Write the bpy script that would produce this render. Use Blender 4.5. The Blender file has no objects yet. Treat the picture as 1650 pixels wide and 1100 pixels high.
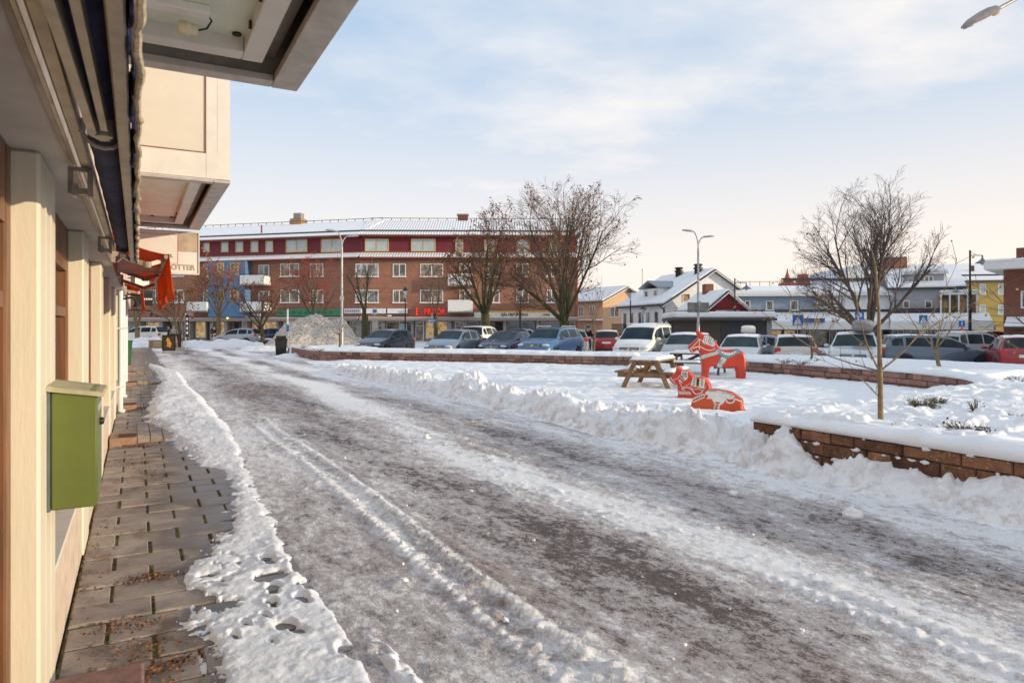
import bpy, math, random
import numpy as np
from mathutils import Vector, Matrix
random.seed(7)
SC = bpy.context.scene
COL = SC.collection
F = 1100.0; CX = 825.0; HY = 526.0; EYE = 1.65
A0 = math.radians(28.8)
CA, SA = math.cos(A0), math.sin(A0)
def W(v, u, z=0.0):
    "street coordinates (v across, u along) -> world"
    return Vector((v*CA - u*SA, v*SA + u*CA, z))
def at(px, Y, z=0.0):
    "a spot of the place, given by bearing and distance"
    return Vector(((px-CX)/F*Y, Y, z))
def zz(py, Y): return EYE + (HY-py)/F*Y
def ss(a, b, x):
    t = np.clip((x-a)/(b-a), 0, 1); return t*t*(3-2*t)
# ---------------------------------------------------------------- noise
def _h(ix, iy, s):
    n = (ix*374761393 + iy*668265263 + s*974634777) & 0x7fffffff
    n = ((n ^ (n >> 13))*1274126177) & 0x7fffffff
    n = n ^ (n >> 16)
    return (n & 0xffff)/65535.0
def vn(x, y, s=0):
    ix = np.floor(x).astype(np.int64); iy = np.floor(y).astype(np.int64)
    fx = x-ix; fy = y-iy
    fx = fx*fx*(3-2*fx); fy = fy*fy*(3-2*fy)
    a = _h(ix, iy, s); b = _h(ix+1, iy, s); c = _h(ix, iy+1, s); d = _h(ix+1, iy+1, s)
    return (a*(1-fx)+b*fx)*(1-fy)+(c*(1-fx)+d*fx)*fy
def fbm(x, y, s=0, o=4, g=0.5):
    r = 0; a = 1; t = 0
    for k in range(o):
        r = r + a*vn(x*2**k+17.3*k, y*2**k-9.1*k, s+k); t += a; a *= g
    return r/t - 0.5
# ---------------------------------------------------------------- materials
MATS = {}
class NT:
    def __init__(s, m):
        s.t = m.node_tree; s.n = s.t.nodes; s.l = s.t.links
    def add(s, ty, **kw):
        n = s.n.new(ty)
        for k, v in kw.items():
            if hasattr(n, k): setattr(n, k, v)
        return n
    def link(s, a, b): s.l.new(a, b)
    def tex(s, scale, detail=3, rough=0.55, co=None, stretch=None):
        if co is None:
            co = s.add('ShaderNodeTexCoord').outputs['Object']
        if stretch:
            mp = s.add('ShaderNodeMapping'); mp.inputs['Scale'].default_value = stretch
            s.link(co, mp.inputs['Vector']); co = mp.outputs[0]
        t = s.add('ShaderNodeTexNoise'); t.inputs['Scale'].default_value = scale
        t.inputs['Detail'].default_value = detail; t.inputs['Roughness'].default_value = rough
        s.link(co, t.inputs['Vector']); return t.outputs['Fac']
    def ramp(s, fac, stops):
        r = s.add('ShaderNodeValToRGB'); e = r.color_ramp.elements
        while len(e) < len(stops): e.new(0.5)
        for k, (p, c) in enumerate(stops):
            e[k].position = p; e[k].color = (*c, 1) if len(c) == 3 else c
        s.link(fac, r.inputs[0]); return r.outputs[0]
    def mix(s, fac, a, b, mode='MIX'):
        m = s.add('ShaderNodeMix', data_type='RGBA', blend_type=mode)
        for inp, v in ((m.inputs[0], fac), (m.inputs[6], a), (m.inputs[7], b)):
            if isinstance(v, (int, float)): inp.default_value = v
            elif isinstance(v, tuple): inp.default_value = (*v, 1)
            else: s.link(v, inp)
        return m.outputs[2]
    def math(s, op, a, b=0.0, clamp=False):
        m = s.add('ShaderNodeMath', operation=op, use_clamp=clamp)
        for inp, v in ((m.inputs[0], a), (m.inputs[1], b)):
            if isinstance(v, (int, float)): inp.default_value = v
            else: s.link(v, inp)
        return m.outputs[0]
    def bump(s, fac, strength, dist, normal=None):
        b = s.add('ShaderNodeBump'); b.inputs['Strength'].default_value = strength
        b.inputs['Distance'].default_value = dist; s.link(fac, b.inputs['Height'])
        if normal is not None: s.link(normal, b.inputs['Normal'])
        return b.outputs[0]
def new_mat(name):
    m = bpy.data.materials.new(name); m.use_nodes = True
    return m, NT(m), m.node_tree.nodes['Principled BSDF']
def mat(name, col, rough=0.6, metal=0.0, var=0.25, scale=6.0, bump=0.0, bscale=40.0, bdist=0.01, col2=None, emit=0.0, spec=0.5, coat=0.0, stretch=None, attr=None, trans=0.0):
    if name in MATS: return MATS[name]
    m, t, b = new_mat(name)
    f = t.tex(scale, 4, 0.6, stretch=stretch)
    c2 = col2 if col2 else tuple(c*(1-var) for c in col)
    c1 = col if col2 else tuple(min(1, c*(1+var*0.5)) for c in col)
    out = t.ramp(f, [(0.35, c1), (0.68, c2)])
    if attr:
        a = t.add('ShaderNodeAttribute'); a.attribute_name = attr
        k = t.ramp(a.outputs['Fac'], [(0, (0.55, 0.52, 0.52)), (0.5, (0.95, 0.95, 0.95)), (1, (1.35, 1.3, 1.2))])
        out = t.mix(1.0, out, k, 'MULTIPLY')
    t.link(out, b.inputs['Base Color'])
    b.inputs['Metallic'].default_value = metal
    r = t.math('ADD', t.math('MULTIPLY', f, 0.2), rough-0.1, True)
    t.link(r, b.inputs['Roughness'])
    b.inputs['Specular IOR Level'].default_value = spec
    if coat: b.inputs['Coat Weight'].default_value = coat; b.inputs['Coat Roughness'].default_value = 0.06
    if trans: b.inputs['Transmission Weight'].default_value = trans
    if emit:
        t.link(out, b.inputs['Emission Color']); b.inputs['Emission Strength'].default_value = emit
    if bump: t.link(t.bump(t.tex(bscale, 4, 0.6, stretch=stretch), bump, bdist), b.inputs['Normal'])
    MATS[name] = m; return m
# ---------------------------------------------------------------- mesh builder
class MB:
    def __init__(s): s.v = []; s.f = []; s.mi = []; s.tint = []; s.cur = 0; s.t = 0.5
    def add(s, vs, fs):
        o = len(s.v); s.v += [tuple(p) for p in vs]
        for f in fs:
            s.f.append(tuple(i+o for i in f)); s.mi.append(s.cur)
        s.tint += [s.t]*len(vs)
    def hexa(s, p):
        s.add(p, [(0, 3, 2, 1), (4, 5, 6, 7), (0, 1, 5, 4), (1, 2, 6, 5), (2, 3, 7, 6), (3, 0, 4, 7)])
    def box(s, x0, x1, y0, y1, z0, z1, bev=0.0):
        if x0 > x1: x0, x1 = x1, x0
        if y0 > y1: y0, y1 = y1, y0
        if z0 > z1: z0, z1 = z1, z0
        if bev <= 0:
            s.hexa([(x0, y0, z0), (x1, y0, z0), (x1, y1, z0), (x0, y1, z0), (x0, y0, z1), (x1, y0, z1), (x1, y1, z1), (x0, y1, z1)])
        else:
            b = min(bev, (x1-x0)*.45, (y1-y0)*.45, (z1-z0)*.45)
            P = []
            for z, i in ((z0, b), (z0+b, 0), (z1-b, 0), (z1, b)):
                P.append([(x0+i+b*(i == 0), y0+i, z), (x1-i-b*(i == 0), y0+i, z), (x1-i, y0+i+b*(i == 0), z), (x1-i, y1-i-b*(i == 0), z),
                          (x1-i-b*(i == 0), y1-i, z), (x0+i+b*(i == 0), y1-i, z), (x0+i, y1-i-b*(i == 0), z), (x0+i, y0+i+b*(i == 0), z)])
            vs = [q for r in P for q in r]; fs = []
            for r in range(3):
                for k in range(8): fs.append((r*8+k, r*8+(k+1) % 8, (r+1)*8+(k+1) % 8, (r+1)*8+k))
            fs.append(tuple(range(7, -1, -1))); fs.append(tuple(range(24, 32)))
            s.add(vs, fs)
    def bar(s, a, b, w, h=None, up=(0, 0, 1)):
        "rectangular bar from a to b"
        a = Vector(a); b = Vector(b); h = h or w
        d = (b-a).normalized(); r = d.cross(Vector(up))
        if r.length < 1e-4: r = d.cross(Vector((1, 0, 0)))
        r.normalize(); q = r.cross(d)
        p = []
        for c in (a, b):
            for sx, sy in ((-1, -1), (1, -1), (1, 1), (-1, 1)): p.append(c + r*sx*w/2 + q*sy*h/2)
        s.hexa(p)
    def tube(s, pts, rad, n=8, caps=True):
        pts = [Vector(p) for p in pts]
        if not isinstance(rad, (list, tuple)): rad = [rad]*len(pts)
        vs = []; fs = []; ref = None
        for i, p in enumerate(pts):
            d = (pts[min(i+1, len(pts)-1)]-pts[max(i-1, 0)])
            if d.length < 1e-9: d = Vector((0, 0, 1))
            d.normalize()
            if ref is None or abs(ref.dot(d)) > 0.98: ref = d.orthogonal()
            x = (ref - d*ref.dot(d)).normalized(); y = d.cross(x); ref = x
            for k in range(n):
                a = 2*math.pi*k/n; vs.append(p + (x*math.cos(a)+y*math.sin(a))*rad[i])
        for i in range(len(pts)-1):
            for k in range(n): fs.append((i*n+k, i*n+(k+1) % n, (i+1)*n+(k+1) % n, (i+1)*n+k))
        if caps: fs.append(tuple(range(n-1, -1, -1))); fs.append(tuple((len(pts)-1)*n+k for k in range(n)))
        s.add(vs, fs)
    def lathe(s, prof, n=16, c=(0, 0, 0), axis='z'):
        vs = []; fs = []
        for r, z in prof:
            for k in range(n):
                a = 2*math.pi*k/n; x, y = r*math.cos(a), r*math.sin(a)
                p = (x, y, z) if axis == 'z' else ((z, x, y) if axis == 'x' else (y, z, x))
                vs.append((p[0]+c[0], p[1]+c[1], p[2]+c[2]))
        for i in range(len(prof)-1):
            for k in range(n): fs.append((i*n+k, i*n+(k+1) % n, (i+1)*n+(k+1) % n, (i+1)*n+k))
        fs.append(tuple(range(n-1, -1, -1))); fs.append(tuple((len(prof)-1)*n+k for k in range(n)))
        s.add(vs, fs)
    def prism(s, poly, axis, a, b):
        "extrude 2-D polygon; axis y: poly is (x,z); axis x: poly is (y,z); axis z: poly is (x,y)"
        n = len(poly)
        def P(q, t): return {'y': (q[0], t, q[1]), 'x': (t, q[0], q[1]), 'z': (q[0], q[1], t)}[axis]
        vs = [P(q, a) for q in poly]+[P(q, b) for q in poly]
        fs = [tuple(range(n-1, -1, -1)), tuple(range(n, 2*n))]
        for k in range(n): fs.append((k, (k+1) % n, n+(k+1) % n, n+k))
        s.add(vs, fs)
    def ball(s, c, r, n=8, m=6, sc=(1, 1, 1)):
        prof = [(max(1e-4, math.sin(math.pi*i/m)), -math.cos(math.pi*i/m)) for i in range(m+1)]
        vs = []; fs = []
        for q, z in prof:
            for k in range(n):
                a = 2*math.pi*k/n; vs.append((c[0]+q*math.cos(a)*r*sc[0], c[1]+q*math.sin(a)*r*sc[1], c[2]+z*r*sc[2]))
        for i in range(m):
            for k in range(n): fs.append((i*n+k, i*n+(k+1) % n, (i+1)*n+(k+1) % n, (i+1)*n+k))
        s.add(vs, fs)
    def build(s, name, mats, parent=None, smooth=False, bevel=0.0, loc=None, rotz=0.0, sharp=40, tri=False):
        me = bpy.data.meshes.new(name)
        me.from_pydata(s.v, [], s.f)
        if not isinstance(mats, (list, tuple)): mats = [mats]
        for m in mats: me.materials.append(m)
        if len(mats) > 1: me.polygons.foreach_set('material_index', s.mi)
        if any(t != 0.5 for t in s.tint):
            at_ = me.attributes.new('tint', 'FLOAT', 'POINT'); at_.data.foreach_set('value', s.tint)
        if smooth:
            me.polygons.foreach_set('use_smooth', [True]*len(s.f))
            try: me.set_sharp_from_angle(angle=math.radians(sharp))
            except Exception: pass
        me.update()
        import bmesh
        bm = bmesh.new(); bm.from_mesh(me)
        if tri: bmesh.ops.triangulate(bm, faces=[f for f in bm.faces if len(f.verts) > 4], ngon_method='EAR_CLIP')
        bmesh.ops.recalc_face_normals(bm, faces=bm.faces); bm.to_mesh(me); bm.free()
        o = bpy.data.objects.new(name, me); COL.objects.link(o)
        if bevel:
            md = o.modifiers.new('Bevel', 'BEVEL'); md.width = bevel; md.segments = 2; md.limit_method = 'ANGLE'
        if parent is not None: o.parent = parent
        if loc is not None: o.location = loc
        if rotz: o.rotation_euler.z = rotz
        return o
def tag(o, label=None, cat=None, group=None, kind=None):
    if label: o['label'] = label
    if cat: o['category'] = cat
    if group: o['group'] = group
    if kind: o['kind'] = kind
    return o
def thing(name, loc, rotz, label, cat, group=None):
    o = bpy.data.objects.new(name, None); COL.objects.link(o)
    o.empty_display_size = 0.2
    o.location = loc; o.rotation_euler = (0, 0, rotz)
    return tag(o, label, cat, group)
def copy_tree(o, parent=None):
    c = o.copy(); COL.objects.link(c)
    if parent is not None: c.parent = parent
    for ch in list(o.children): copy_tree(ch, c)
    return c
def text(body, size, m, name, parent, loc, rot=(math.pi/2, 0, 0), depth=0.006, align='CENTER', sx=1.0, sh=0.0):
    cu = bpy.data.curves.new(name, 'FONT'); cu.body = body; cu.size = size; cu.extrude = depth; cu.align_x = align; cu.align_y = 'CENTER'; cu.offset = sh
    cu.resolution_u = 4
    t = bpy.data.objects.new('tmp', cu); COL.objects.link(t)
    dg = bpy.context.evaluated_depsgraph_get()
    me = bpy.data.meshes.new_from_object(t.evaluated_get(dg))
    bpy.data.objects.remove(t)
    me.name = name; me.materials.clear(); me.materials.append(m)
    o = bpy.data.objects.new(name, me); COL.objects.link(o)
    o.parent = parent; o.location = loc; o.rotation_euler = rot; o.scale = (sx, 1, 1)
    return o
def grid_obj(name, X, Y, Z, keep, m, attrs=None, smooth=True):
    "height field: X,Y,Z are (rows, cols), keep is (rows-1, cols-1)"
    R, Cn = X.shape
    idx = np.arange(R*Cn).reshape(R, Cn)
    q = np.stack([idx[:-1, :-1], idx[:-1, 1:], idx[1:, 1:], idx[1:, :-1]], -1)[keep]
    used = np.unique(q); remap = np.zeros(R*Cn, np.int64); remap[used] = np.arange(len(used))
    q = remap[q]
    co = np.stack([X.ravel()[used], Y.ravel()[used], Z.ravel()[used]], -1).astype(np.float32)
    me = bpy.data.meshes.new(name)
    me.vertices.add(len(used)); me.vertices.foreach_set('co', co.ravel())
    me.loops.add(q.size); me.loops.foreach_set('vertex_index', q.ravel().astype(np.int32))
    me.polygons.add(len(q)); me.polygons.foreach_set('loop_start', np.arange(0, q.size, 4, dtype=np.int32))
    me.update(calc_edges=True)
    me.polygons.foreach_set('use_smooth', np.full(len(q), smooth))
    for k, a in (attrs or {}).items():
        at_ = me.attributes.new(k, 'FLOAT', 'POINT'); at_.data.foreach_set('value', a.ravel()[used].astype(np.float32))
    me.materials.append(m); me.update(); me.validate()
    o = bpy.data.objects.new(name, me); COL.objects.link(o)
    return o
# ---------------------------------------------------------------- ground
WALL_A = [(-12.35, 38.2), (-9.3, 32.4), (-4.8, 30.3), (-0.66, 28.9), (1.84, 27.6), (3.6, 26.9), (5.0, 26.6)]
WALL_B = [(7.7, 23.3), (8.9, 20.7), (9.7, 18.5), (10.1, 16.5), (9.98, 15.0), (9.3, 13.6)]
WALLS = WALL_A + WALL_B
WT = 0.47        # wall top
def wall_dist(x, y):
    best = np.full(x.shape, 1e9); sg = np.zeros(x.shape)
    for (ax, ay), (bx, by) in zip(WALLS[:-1], WALLS[1:]):
        dx, dy = bx-ax, by-ay; L = dx*dx+dy*dy
        t_ = np.clip(((x-ax)*dx+(y-ay)*dy)/L, 0, 1)
        d = np.hypot(x-ax-t_*dx, y-ay-t_*dy)
        cr = (dx*(y-ay)-dy*(x-ax))/math.sqrt(L)
        m_ = d < best
        best = np.where(m_, d, best); sg = np.where(m_, np.sign(cr), sg)
    return best*sg      # positive beyond the wall
def lot_level(x): return -0.20*ss(2.0, 10.0, x)
STRIP = [(0.5, .35, 1.3), (2.2, .30, 1.22), (3.2, .26, 1.14), (4.3, .24, 1.05), (5.0, .28, 1.0), (5.5, .42, .99), (6.2, .70, 1.06), (7.4, .84, 1.08), (8.3, .80, 1.14),
         (9.2, .66, 1.2), (10.2, .50, 1.27), (11.2, .32, 1.33), (12.5, .18, 1.34), (14, .12, 1.33), (16, .18, 1.33), (18, .34, 1.35), (20.5, .45, 1.3), (22, .55, 1.3), (26, .6, 1.36), (29, .55, 1.1), (32, .4, .8), (33.5, .5, .55)]
def foot(px, py, a=0.0, s=1.0):
    Y = EYE*F/(py-HY); x = (px-CX)/F*Y
    return (x*CA+Y*SA, -x*SA+Y*CA, a, s)
FEET = [foot(*k) for k in ((432, 908, .2, 1), (440, 955, -.1, 1), (438, 978, .1, .85), (493, 948, .3, 1.1), (488, 972, .2, .9), (467, 1018, .5, 1.15), (428, 1000, .3, .5), (397, 1014, .2, .5), (378, 1034, .2, .55),
        (560, 1012, .1, .9), (562, 1058, .2, 1.0), (612, 1052, .1, .9), (452, 860, .2, .7), (484, 906, 0, .6), (352, 950, .6, .6))]
def road_snow(u, v):
    "how much packed snow lies on the street: 0 gritty asphalt, 1 white"
    su, sv = u*0.22, v*1.3
    n = fbm(su, sv, 5, 5, .6)*1.1
    n2 = fbm(u*1.2, v*3.5, 9, 4, .6)
    g = lambda c, w_: np.exp(-((v-c)/w_)**2)
    mid = 3.72 + 0.55*ss(7, 20, u) + 0.1*np.sin(u*0.7)
    n3 = fbm(u*.8, v*5.5, 14, 4, .6)
    s = 0.43 + 0.66*n + 0.30*n2 + 0.30*n3
    s = s + 0.58*np.exp(-((v-mid-.35*n)/0.40)**2)*(0.15+1.2*vn(u*0.35, v*.4+3.3, 3))
    s = s + 0.30*g(5.75, 0.55) + 0.20*g(1.35, 0.40)
    s = s - 0.16*g(2.75, 0.6) - 0.16*g(4.75, 0.5)
    s = s + 0.26*np.exp(-((v-1.86-0.03*np.sin(u))/0.17)**2)*ss(15, 9, u)*(.3+vn(u*1.3, v*2, 19))
    for c_, w_ in ((1.86, .13), (3.74, .10)): s = s + .26*np.exp(-((np.abs(v-c_-0.03*np.sin(u*0.8+c_))-w_)/.045)**2)*(ss(15, 10, u) if c_ < 3 else ss(4.2, 2.6, u))*(.4+.6*vn(u*2.1, v*3, 29))
    s = s + 0.25*ss(18, 40, u)*(n+.3) + 0.15*ss(6.1, 7.5, v)
    return np.clip(s, 0, 1)
def ground(u, v):
    x = v*CA-u*SA; y = v*SA+u*CA
    s = road_snow(u, v)
    z = 0.010*fbm(u*.5, v*.9, 21, 3) + 0.006*(s-.3)
    near = ss(24, 6, u)
    z = z + near*(0.016*s*fbm(u*9, v*14, 31, 4, .6) + 0.008*fbm(u*26, v*26, 33, 3, .6))
    z = z + near*0.020*ss(.10, .28, fbm(u*5, v*9, 35, 5, .65))*ss(.2, .6, s+.3*fbm(u*.8, v*1.1, 36, 3))
    # tyre ruts with tread lugs
    for c, w_, a in ((1.86, .13, 1.0), (3.74, .10, .8), (2.02, .07, .6)):
        cc = c + 0.03*np.sin(u*0.8+c)
        d = np.abs(v-cc)
        ridge = np.exp(-((d-w_)/.045)**2)
        lug = ss(-.3, .5, np.sin((u+np.sign(v-cc)*.6*(v-cc))*2*math.pi/0.10 + 2*vn(u*3, v*8, 3)))
        fade = ss(15, 8, u)*(0.5+0.5*vn(u*0.9+c*7, v*0, 12)) if c < 3 else ss(3.6, 2.6, u)
        z = z + a*fade*(ridge*(0.010+0.018*lug) - 0.008*np.exp(-(d/(w_*.7))**2))
    tb = ss(.17, .10, np.abs(v-1.88-.02*np.sin(u)))*ss(14.5, 11.5, u)*(.35+.65*ss(.25, .6, vn(u*.7, v*0+2, 23)))
    z = z + tb*(0.026*ss(.45, .72, vn(u*19+v*9, v*15, 24))-.006)*near
    z = z + 0.016 - ss(1.3, .8, v)*.0 - np.clip((1.02-v)*.11, 0, .06) + ss(1.25, .9, v)*0.055*fbm(u*1.3, v*2.2, 37, 4, .6)
    # ---- heaped edge and plaza
    edge = 6.08 + 0.10*fbm(u*0.6, u*0+2.2, 41, 3)*2 + 0.05*fbm(u*4, u*0, 43, 2) + 0.9*ss(24, 34, u)
    t_ = v-edge
    wx_, wy_ = .25*fbm(u*1.7, v*1.7, 55, 3), .25*fbm(u*1.7+9, v*1.7, 56, 3)
    lum = fbm(x*1.3+wx_, y*1.3, 51, 5, .58); lum2 = 1-np.abs(fbm((x+wx_)*2.6, (y+wy_)*2.6, 53, 4, .6))*3.4
    crest = 0.30*(0.55+1.4*np.clip(fbm(u*0.55, u*0+.5, 61, 4, .6)+.25, 0, 1))*ss(30, 20, u)+0.05
    crest = crest*(1-.5*np.exp(-((u-6.25)/.35)**2))
    crest = np.where(u < 6.0, np.interp(u, [0, 2.6, 3.4, 4.2, 4.7, 5.0, 5.3, 5.75, 6], [.3, .28, .25, .24, .17, .10, .22, .20, .20])+.04*fbm(u*3, u*0, 63, 3), crest)
    bank = crest*ss(-0.02, 0.62, t_)*(1-0.70*ss(0.75, 1.7, t_)*ss(5.8, 6.6, u))
    heap = np.exp(-(((u-5.35)/.24)**2+((v-6.45)/.26)**2))*0.40 + np.exp(-(((u-6.9)/.40)**2+((v-6.5)/.30)**2))*0.16 + np.exp(-(((u-7.6)/.5)**2+((v-6.75)/.35)**2))*0.22 + np.exp(-(((u-10.3)/.6)**2+((v-6.6)/.35)**2))*.12
    on = ss(-0.02, 0.25, t_)
    blk = ss(.06, .12, fbm((x+wx_)*2.4, (y+wy_)*2.4, 57, 4, .55))*.12+ss(.08, .13, fbm((x+wy_)*6.0+3, (y+wx_)*6.0, 58, 4, .55))*.055-.05
    bank = bank + heap*on + on*(0.30*lum+0.06*(lum2-.7)+blk+0.05*fbm(x*13, y*13, 59, 4, .6))*(1-0.72*ss(1.0, 2.2, t_))*ss(34, 22, u)*np.where(u < 5.2, .62, 1)
    plaza = 0.13 + 0.07*fbm(x*.7, y*.7, 71, 4) + 0.06*fbm(x*2.6, y*2.6, 73, 4) + 0.03*fbm(x*8, y*8, 75, 3) - .035*ss(.08, .2, fbm(x*3.6+5, y*3.6, 76, 3))
    zs = np.where(t_ > 0, np.maximum(bank, plaza*ss(.5, 1.6, t_)*ss(34, 30, u)+0.02*(t_ > 0)), -1)
    # near planter behind the street-side wall
    ub = 6.05 + (v-6.7)*0.16
    inside = ss(0.55, -0.25, u-ub+0.25*fbm(x*1.5, y*1.5, 77, 3))*ss(6.86, 6.98, v)
    top = 0.58 + 0.14*fbm(x*.8, y*.8, 81, 4) + 0.09*fbm(x*3.2, y*3.2, 83, 5, .6)+.05*ss(.05,.2,fbm(x*4.5, y*4.5, 84, 3))
    lip = np.where(u < 6.0, ss(6.58, 6.70, v), 0)
    zs = np.maximum(zs, np.where(inside > 0.001, zs*(1-inside)+top*inside, -1))
    # planter beyond the curved wall
    wd = wall_dist(x, y)
    deep = np.interp(x, [-14, -9, 0, 5, 8, 11, 16], [5.0, 4.0, 3.6, 2.7, 3.4, 4.6, 5.6])
    far = ss(0.14, 0.34, wd)*(1-ss(deep-.5, deep+.4, wd+.3*fbm(x*.9, y*.9, 85, 3)))
    far = far*ss(42, 39.5, u)
    top2 = 0.58 + 0.06*fbm(x*.9, y*.9, 87, 3)+0.03*fbm(x*4, y*4, 88, 3)
    beyond = (wd > 0) & (v > 6.9)
    lot = lot_level(x) + 0.03*fbm(x*.6, y*.6, 91, 4)
    gap = np.exp(-(((x-6.3)/1.6)**2+((y-24.9)/1.3)**2))
    zb = lot*(1-far)+top2*far
    zs = np.where(beyond & (u > ub+0.6), zb, zs)
    zs = np.where((v > 6.5) & (gap > .05), np.maximum(zs, (0.25+.55*gap)*ss(.05, .3, gap)+0.14*lum*gap), zs)
    zs = np.where((u > 41) & (v > 6.5), np.where(v > 6.5, 0.02*fbm(x, y, 93, 3)-.0, zs), zs)
    z = np.where(t_ > 0, zs, z)
    return x, y, z, s, t_, far, wd
def strip_h(u, v):
    a = np.array(STRIP)
    vl = np.interp(u, a[:, 0], a[:, 1]); vr = np.interp(u, a[:, 0], a[:, 2])
    k = ss(12, 5, u)
    vl = vl + 0.20*fbm(u*2.4, u*0, 101, 4, .6) + 0.26*fbm(u*6, v*6, 103, 5, .68)
    vr = vr + 0.10*fbm(u*1.6, u*0+4, 105, 4, .6) + 0.05*fbm(u*6, v*6, 107, 3)
    d = np.minimum(v-vl, vr-v)
    mound = np.interp(u, [0, 8.5, 10, 12, 17, 21, 24, 28, 33.5], [.012, .012, .035, .09, .10, .08, .07, .06, .03])
    e = ss(-0.01, 0.10, d)
    h = 0.010*e + mound*ss(0.0, 0.10+mound*1.5, d) + e*(0.013*fbm(u*4, v*5, 109, 5, .65)+0.012*fbm(u*19, v*19, 111, 4, .65)+mound*1.1*fbm(u*1.8, v*2.4, 113, 4))+e*.007*ss(.08,.2,fbm(u*9, v*9, 119, 3))
    h = h + 0.03*np.exp(-((v-vr+.06)/.05)**2)*ss(6, 4.5, u)*e
    h = np.where(d > 0, h, np.maximum(d*.4, -.03))
    # bare wet patches and footprints
    hole = fbm(u*1.7+3, v*2.6, 117, 4, .6)
    h = h - 0.05*ss(0.20, 0.30, hole)*ss(11, 8, u) - .045*ss(.10, .20, fbm(u*3.2+1, v*4.5, 123, 5, .68))*ss(.75, .45, v)*ss(9.5, 8, u) - .04*ss(.05,.17,fbm(u*5, v*7, 121, 5, .65))*ss(.16,.0,d)
    # a wheel rut through the strip
    h = h - 0.06*np.exp(-((v-(1.0-0.035*(4.6-u)*0-.02*np.sin(u*3)))/.045)**2)*ss(4.9, 4.4, u)*(1-ss(1.18, 1.24, v))
    for fu, fv_, a_, s_ in [(b, a, c, e) for a, b, c, e in FEET]:
        du, dv = u-fu, v-fv_
        p = du*math.cos(a_)-dv*math.sin(a_); q = du*math.sin(a_)+dv*math.cos(a_)
        e = (p/(.110*s_))**2+(q/(.046*s_*(1-.35*np.exp(-((p+.03)/.025)**2))))**2
        e = e*(1+.9*fbm(u*14, v*14, 131, 3))
        h = h - 0.034*np.exp(-e**3)+.006*np.exp(-(e-1.7)**2)*(h > 0.004)
    return h
us = [0.3]
while us[-1] < 95: us.append(us[-1]+min(0.40, max(0.016, 0.0042*us[-1])))
vs_ = [0.55]
while vs_[-1] < 62:
    c = vs_[-1]; vs_.append(c+(0.02 if c < 7.6 else min(.6, 0.02+(c-7.6)*0.012)))
U, V = np.meshgrid(np.array(us), np.array(vs_), indexing='ij')
GX, GY, GZ, GS, GT, GF, GWD = ground(U, V)
def cell(a): return (a[:-1, :-1]+a[1:, :-1]+a[:-1, 1:]+a[1:, 1:])/4
ct = cell(GT); cu = cell(U); cv = cell(V)
far_road = (cu > 41)
# snow material
def snow_mat(name, tint=(0.86, 0.87, 0.89), dirt=None, bs=0.5):
    m, t, b = new_mat(name)
    n1 = t.tex(1.3, 5, .6); n2 = t.tex(34, 5, .65); n3 = t.tex(9, 4, .6)
    c = t.ramp(n1, [(.35, tint), (.7, tuple(k*.955 for k in tint))])
    if dirt:
        c = t.mix(t.ramp(n3, [(.46, (0, 0, 0)), (.60, (1, 1, 1))]), c, dirt)
        c = t.mix(t.ramp(t.tex(55, 4, .7), [(.55, (0, 0, 0)), (.72, (.8,)*3)]), c, tuple(k*.45 for k in dirt))
    else:
        sp = t.ramp(t.tex(70, 3, .7), [(.71, (0, 0, 0)), (.76, (1, 1, 1))])
        spm = t.math('MULTIPLY', sp, t.ramp(t.tex(1.1, 3, .6), [(.5, (0,)*3), (.7, (.5,)*3)]))
        c = t.mix(spm, c, (.22, .17, .13))
    t.link(c, b.inputs['Base Color']); b.inputs['Roughness'].default_value = 0.75
    b.inputs['Specular IOR Level'].default_value = 0.25
    b.inputs['Subsurface Weight'].default_value = 0.0
    nb = t.bump(n3, bs*.7, .035); nb = t.bump(n2, bs, .012, nb)
    t.link(nb, b.inputs['Normal']); MATS[name] = m; return m
SNOW = snow_mat('snow')
DSNOW = snow_mat('ploughed_snow', (.66, .61, .545), (.31, .25, .20), 1.3)
SNOWB = snow_mat('bank_snow'); _t = NT(SNOWB); _b = SNOWB.node_tree.nodes['Principled BSDF']
_c = _b.inputs['Base Color'].links[0].from_socket
mp = _t.add('ShaderNodeMapping'); mp.inputs['Rotation'].default_value = (0, 0, -A0); _t.link(_t.add('ShaderNodeTexCoord').outputs['Object'], mp.inputs[0])
sx_ = _t.add('ShaderNodeSeparateXYZ'); _t.link(mp.outputs[0], sx_.inputs[0])
near_ = _t.ramp(_t.math('MULTIPLY', sx_.outputs[0], .1), [(.61, (.85,)*3), (.665, (.25,)*3), (.70, (0,)*3)])
sp_ = _t.ramp(_t.tex(5.5, 6, .72), [(.47, (0,)*3), (.60, (1,)*3)])
_c = _t.mix(_t.math('MULTIPLY', near_, sp_), _c, (.50, .44, .40))
sp_ = _t.ramp(_t.tex(38, 4, .75), [(.60, (0,)*3), (.68, (1,)*3)]); _c = _t.mix(_t.math('MULTIPLY', _t.math('MULTIPLY', near_, sp_), .8), _c, (.20, .15, .12))
_t.link(_c, _b.inputs['Base Color'])
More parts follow.
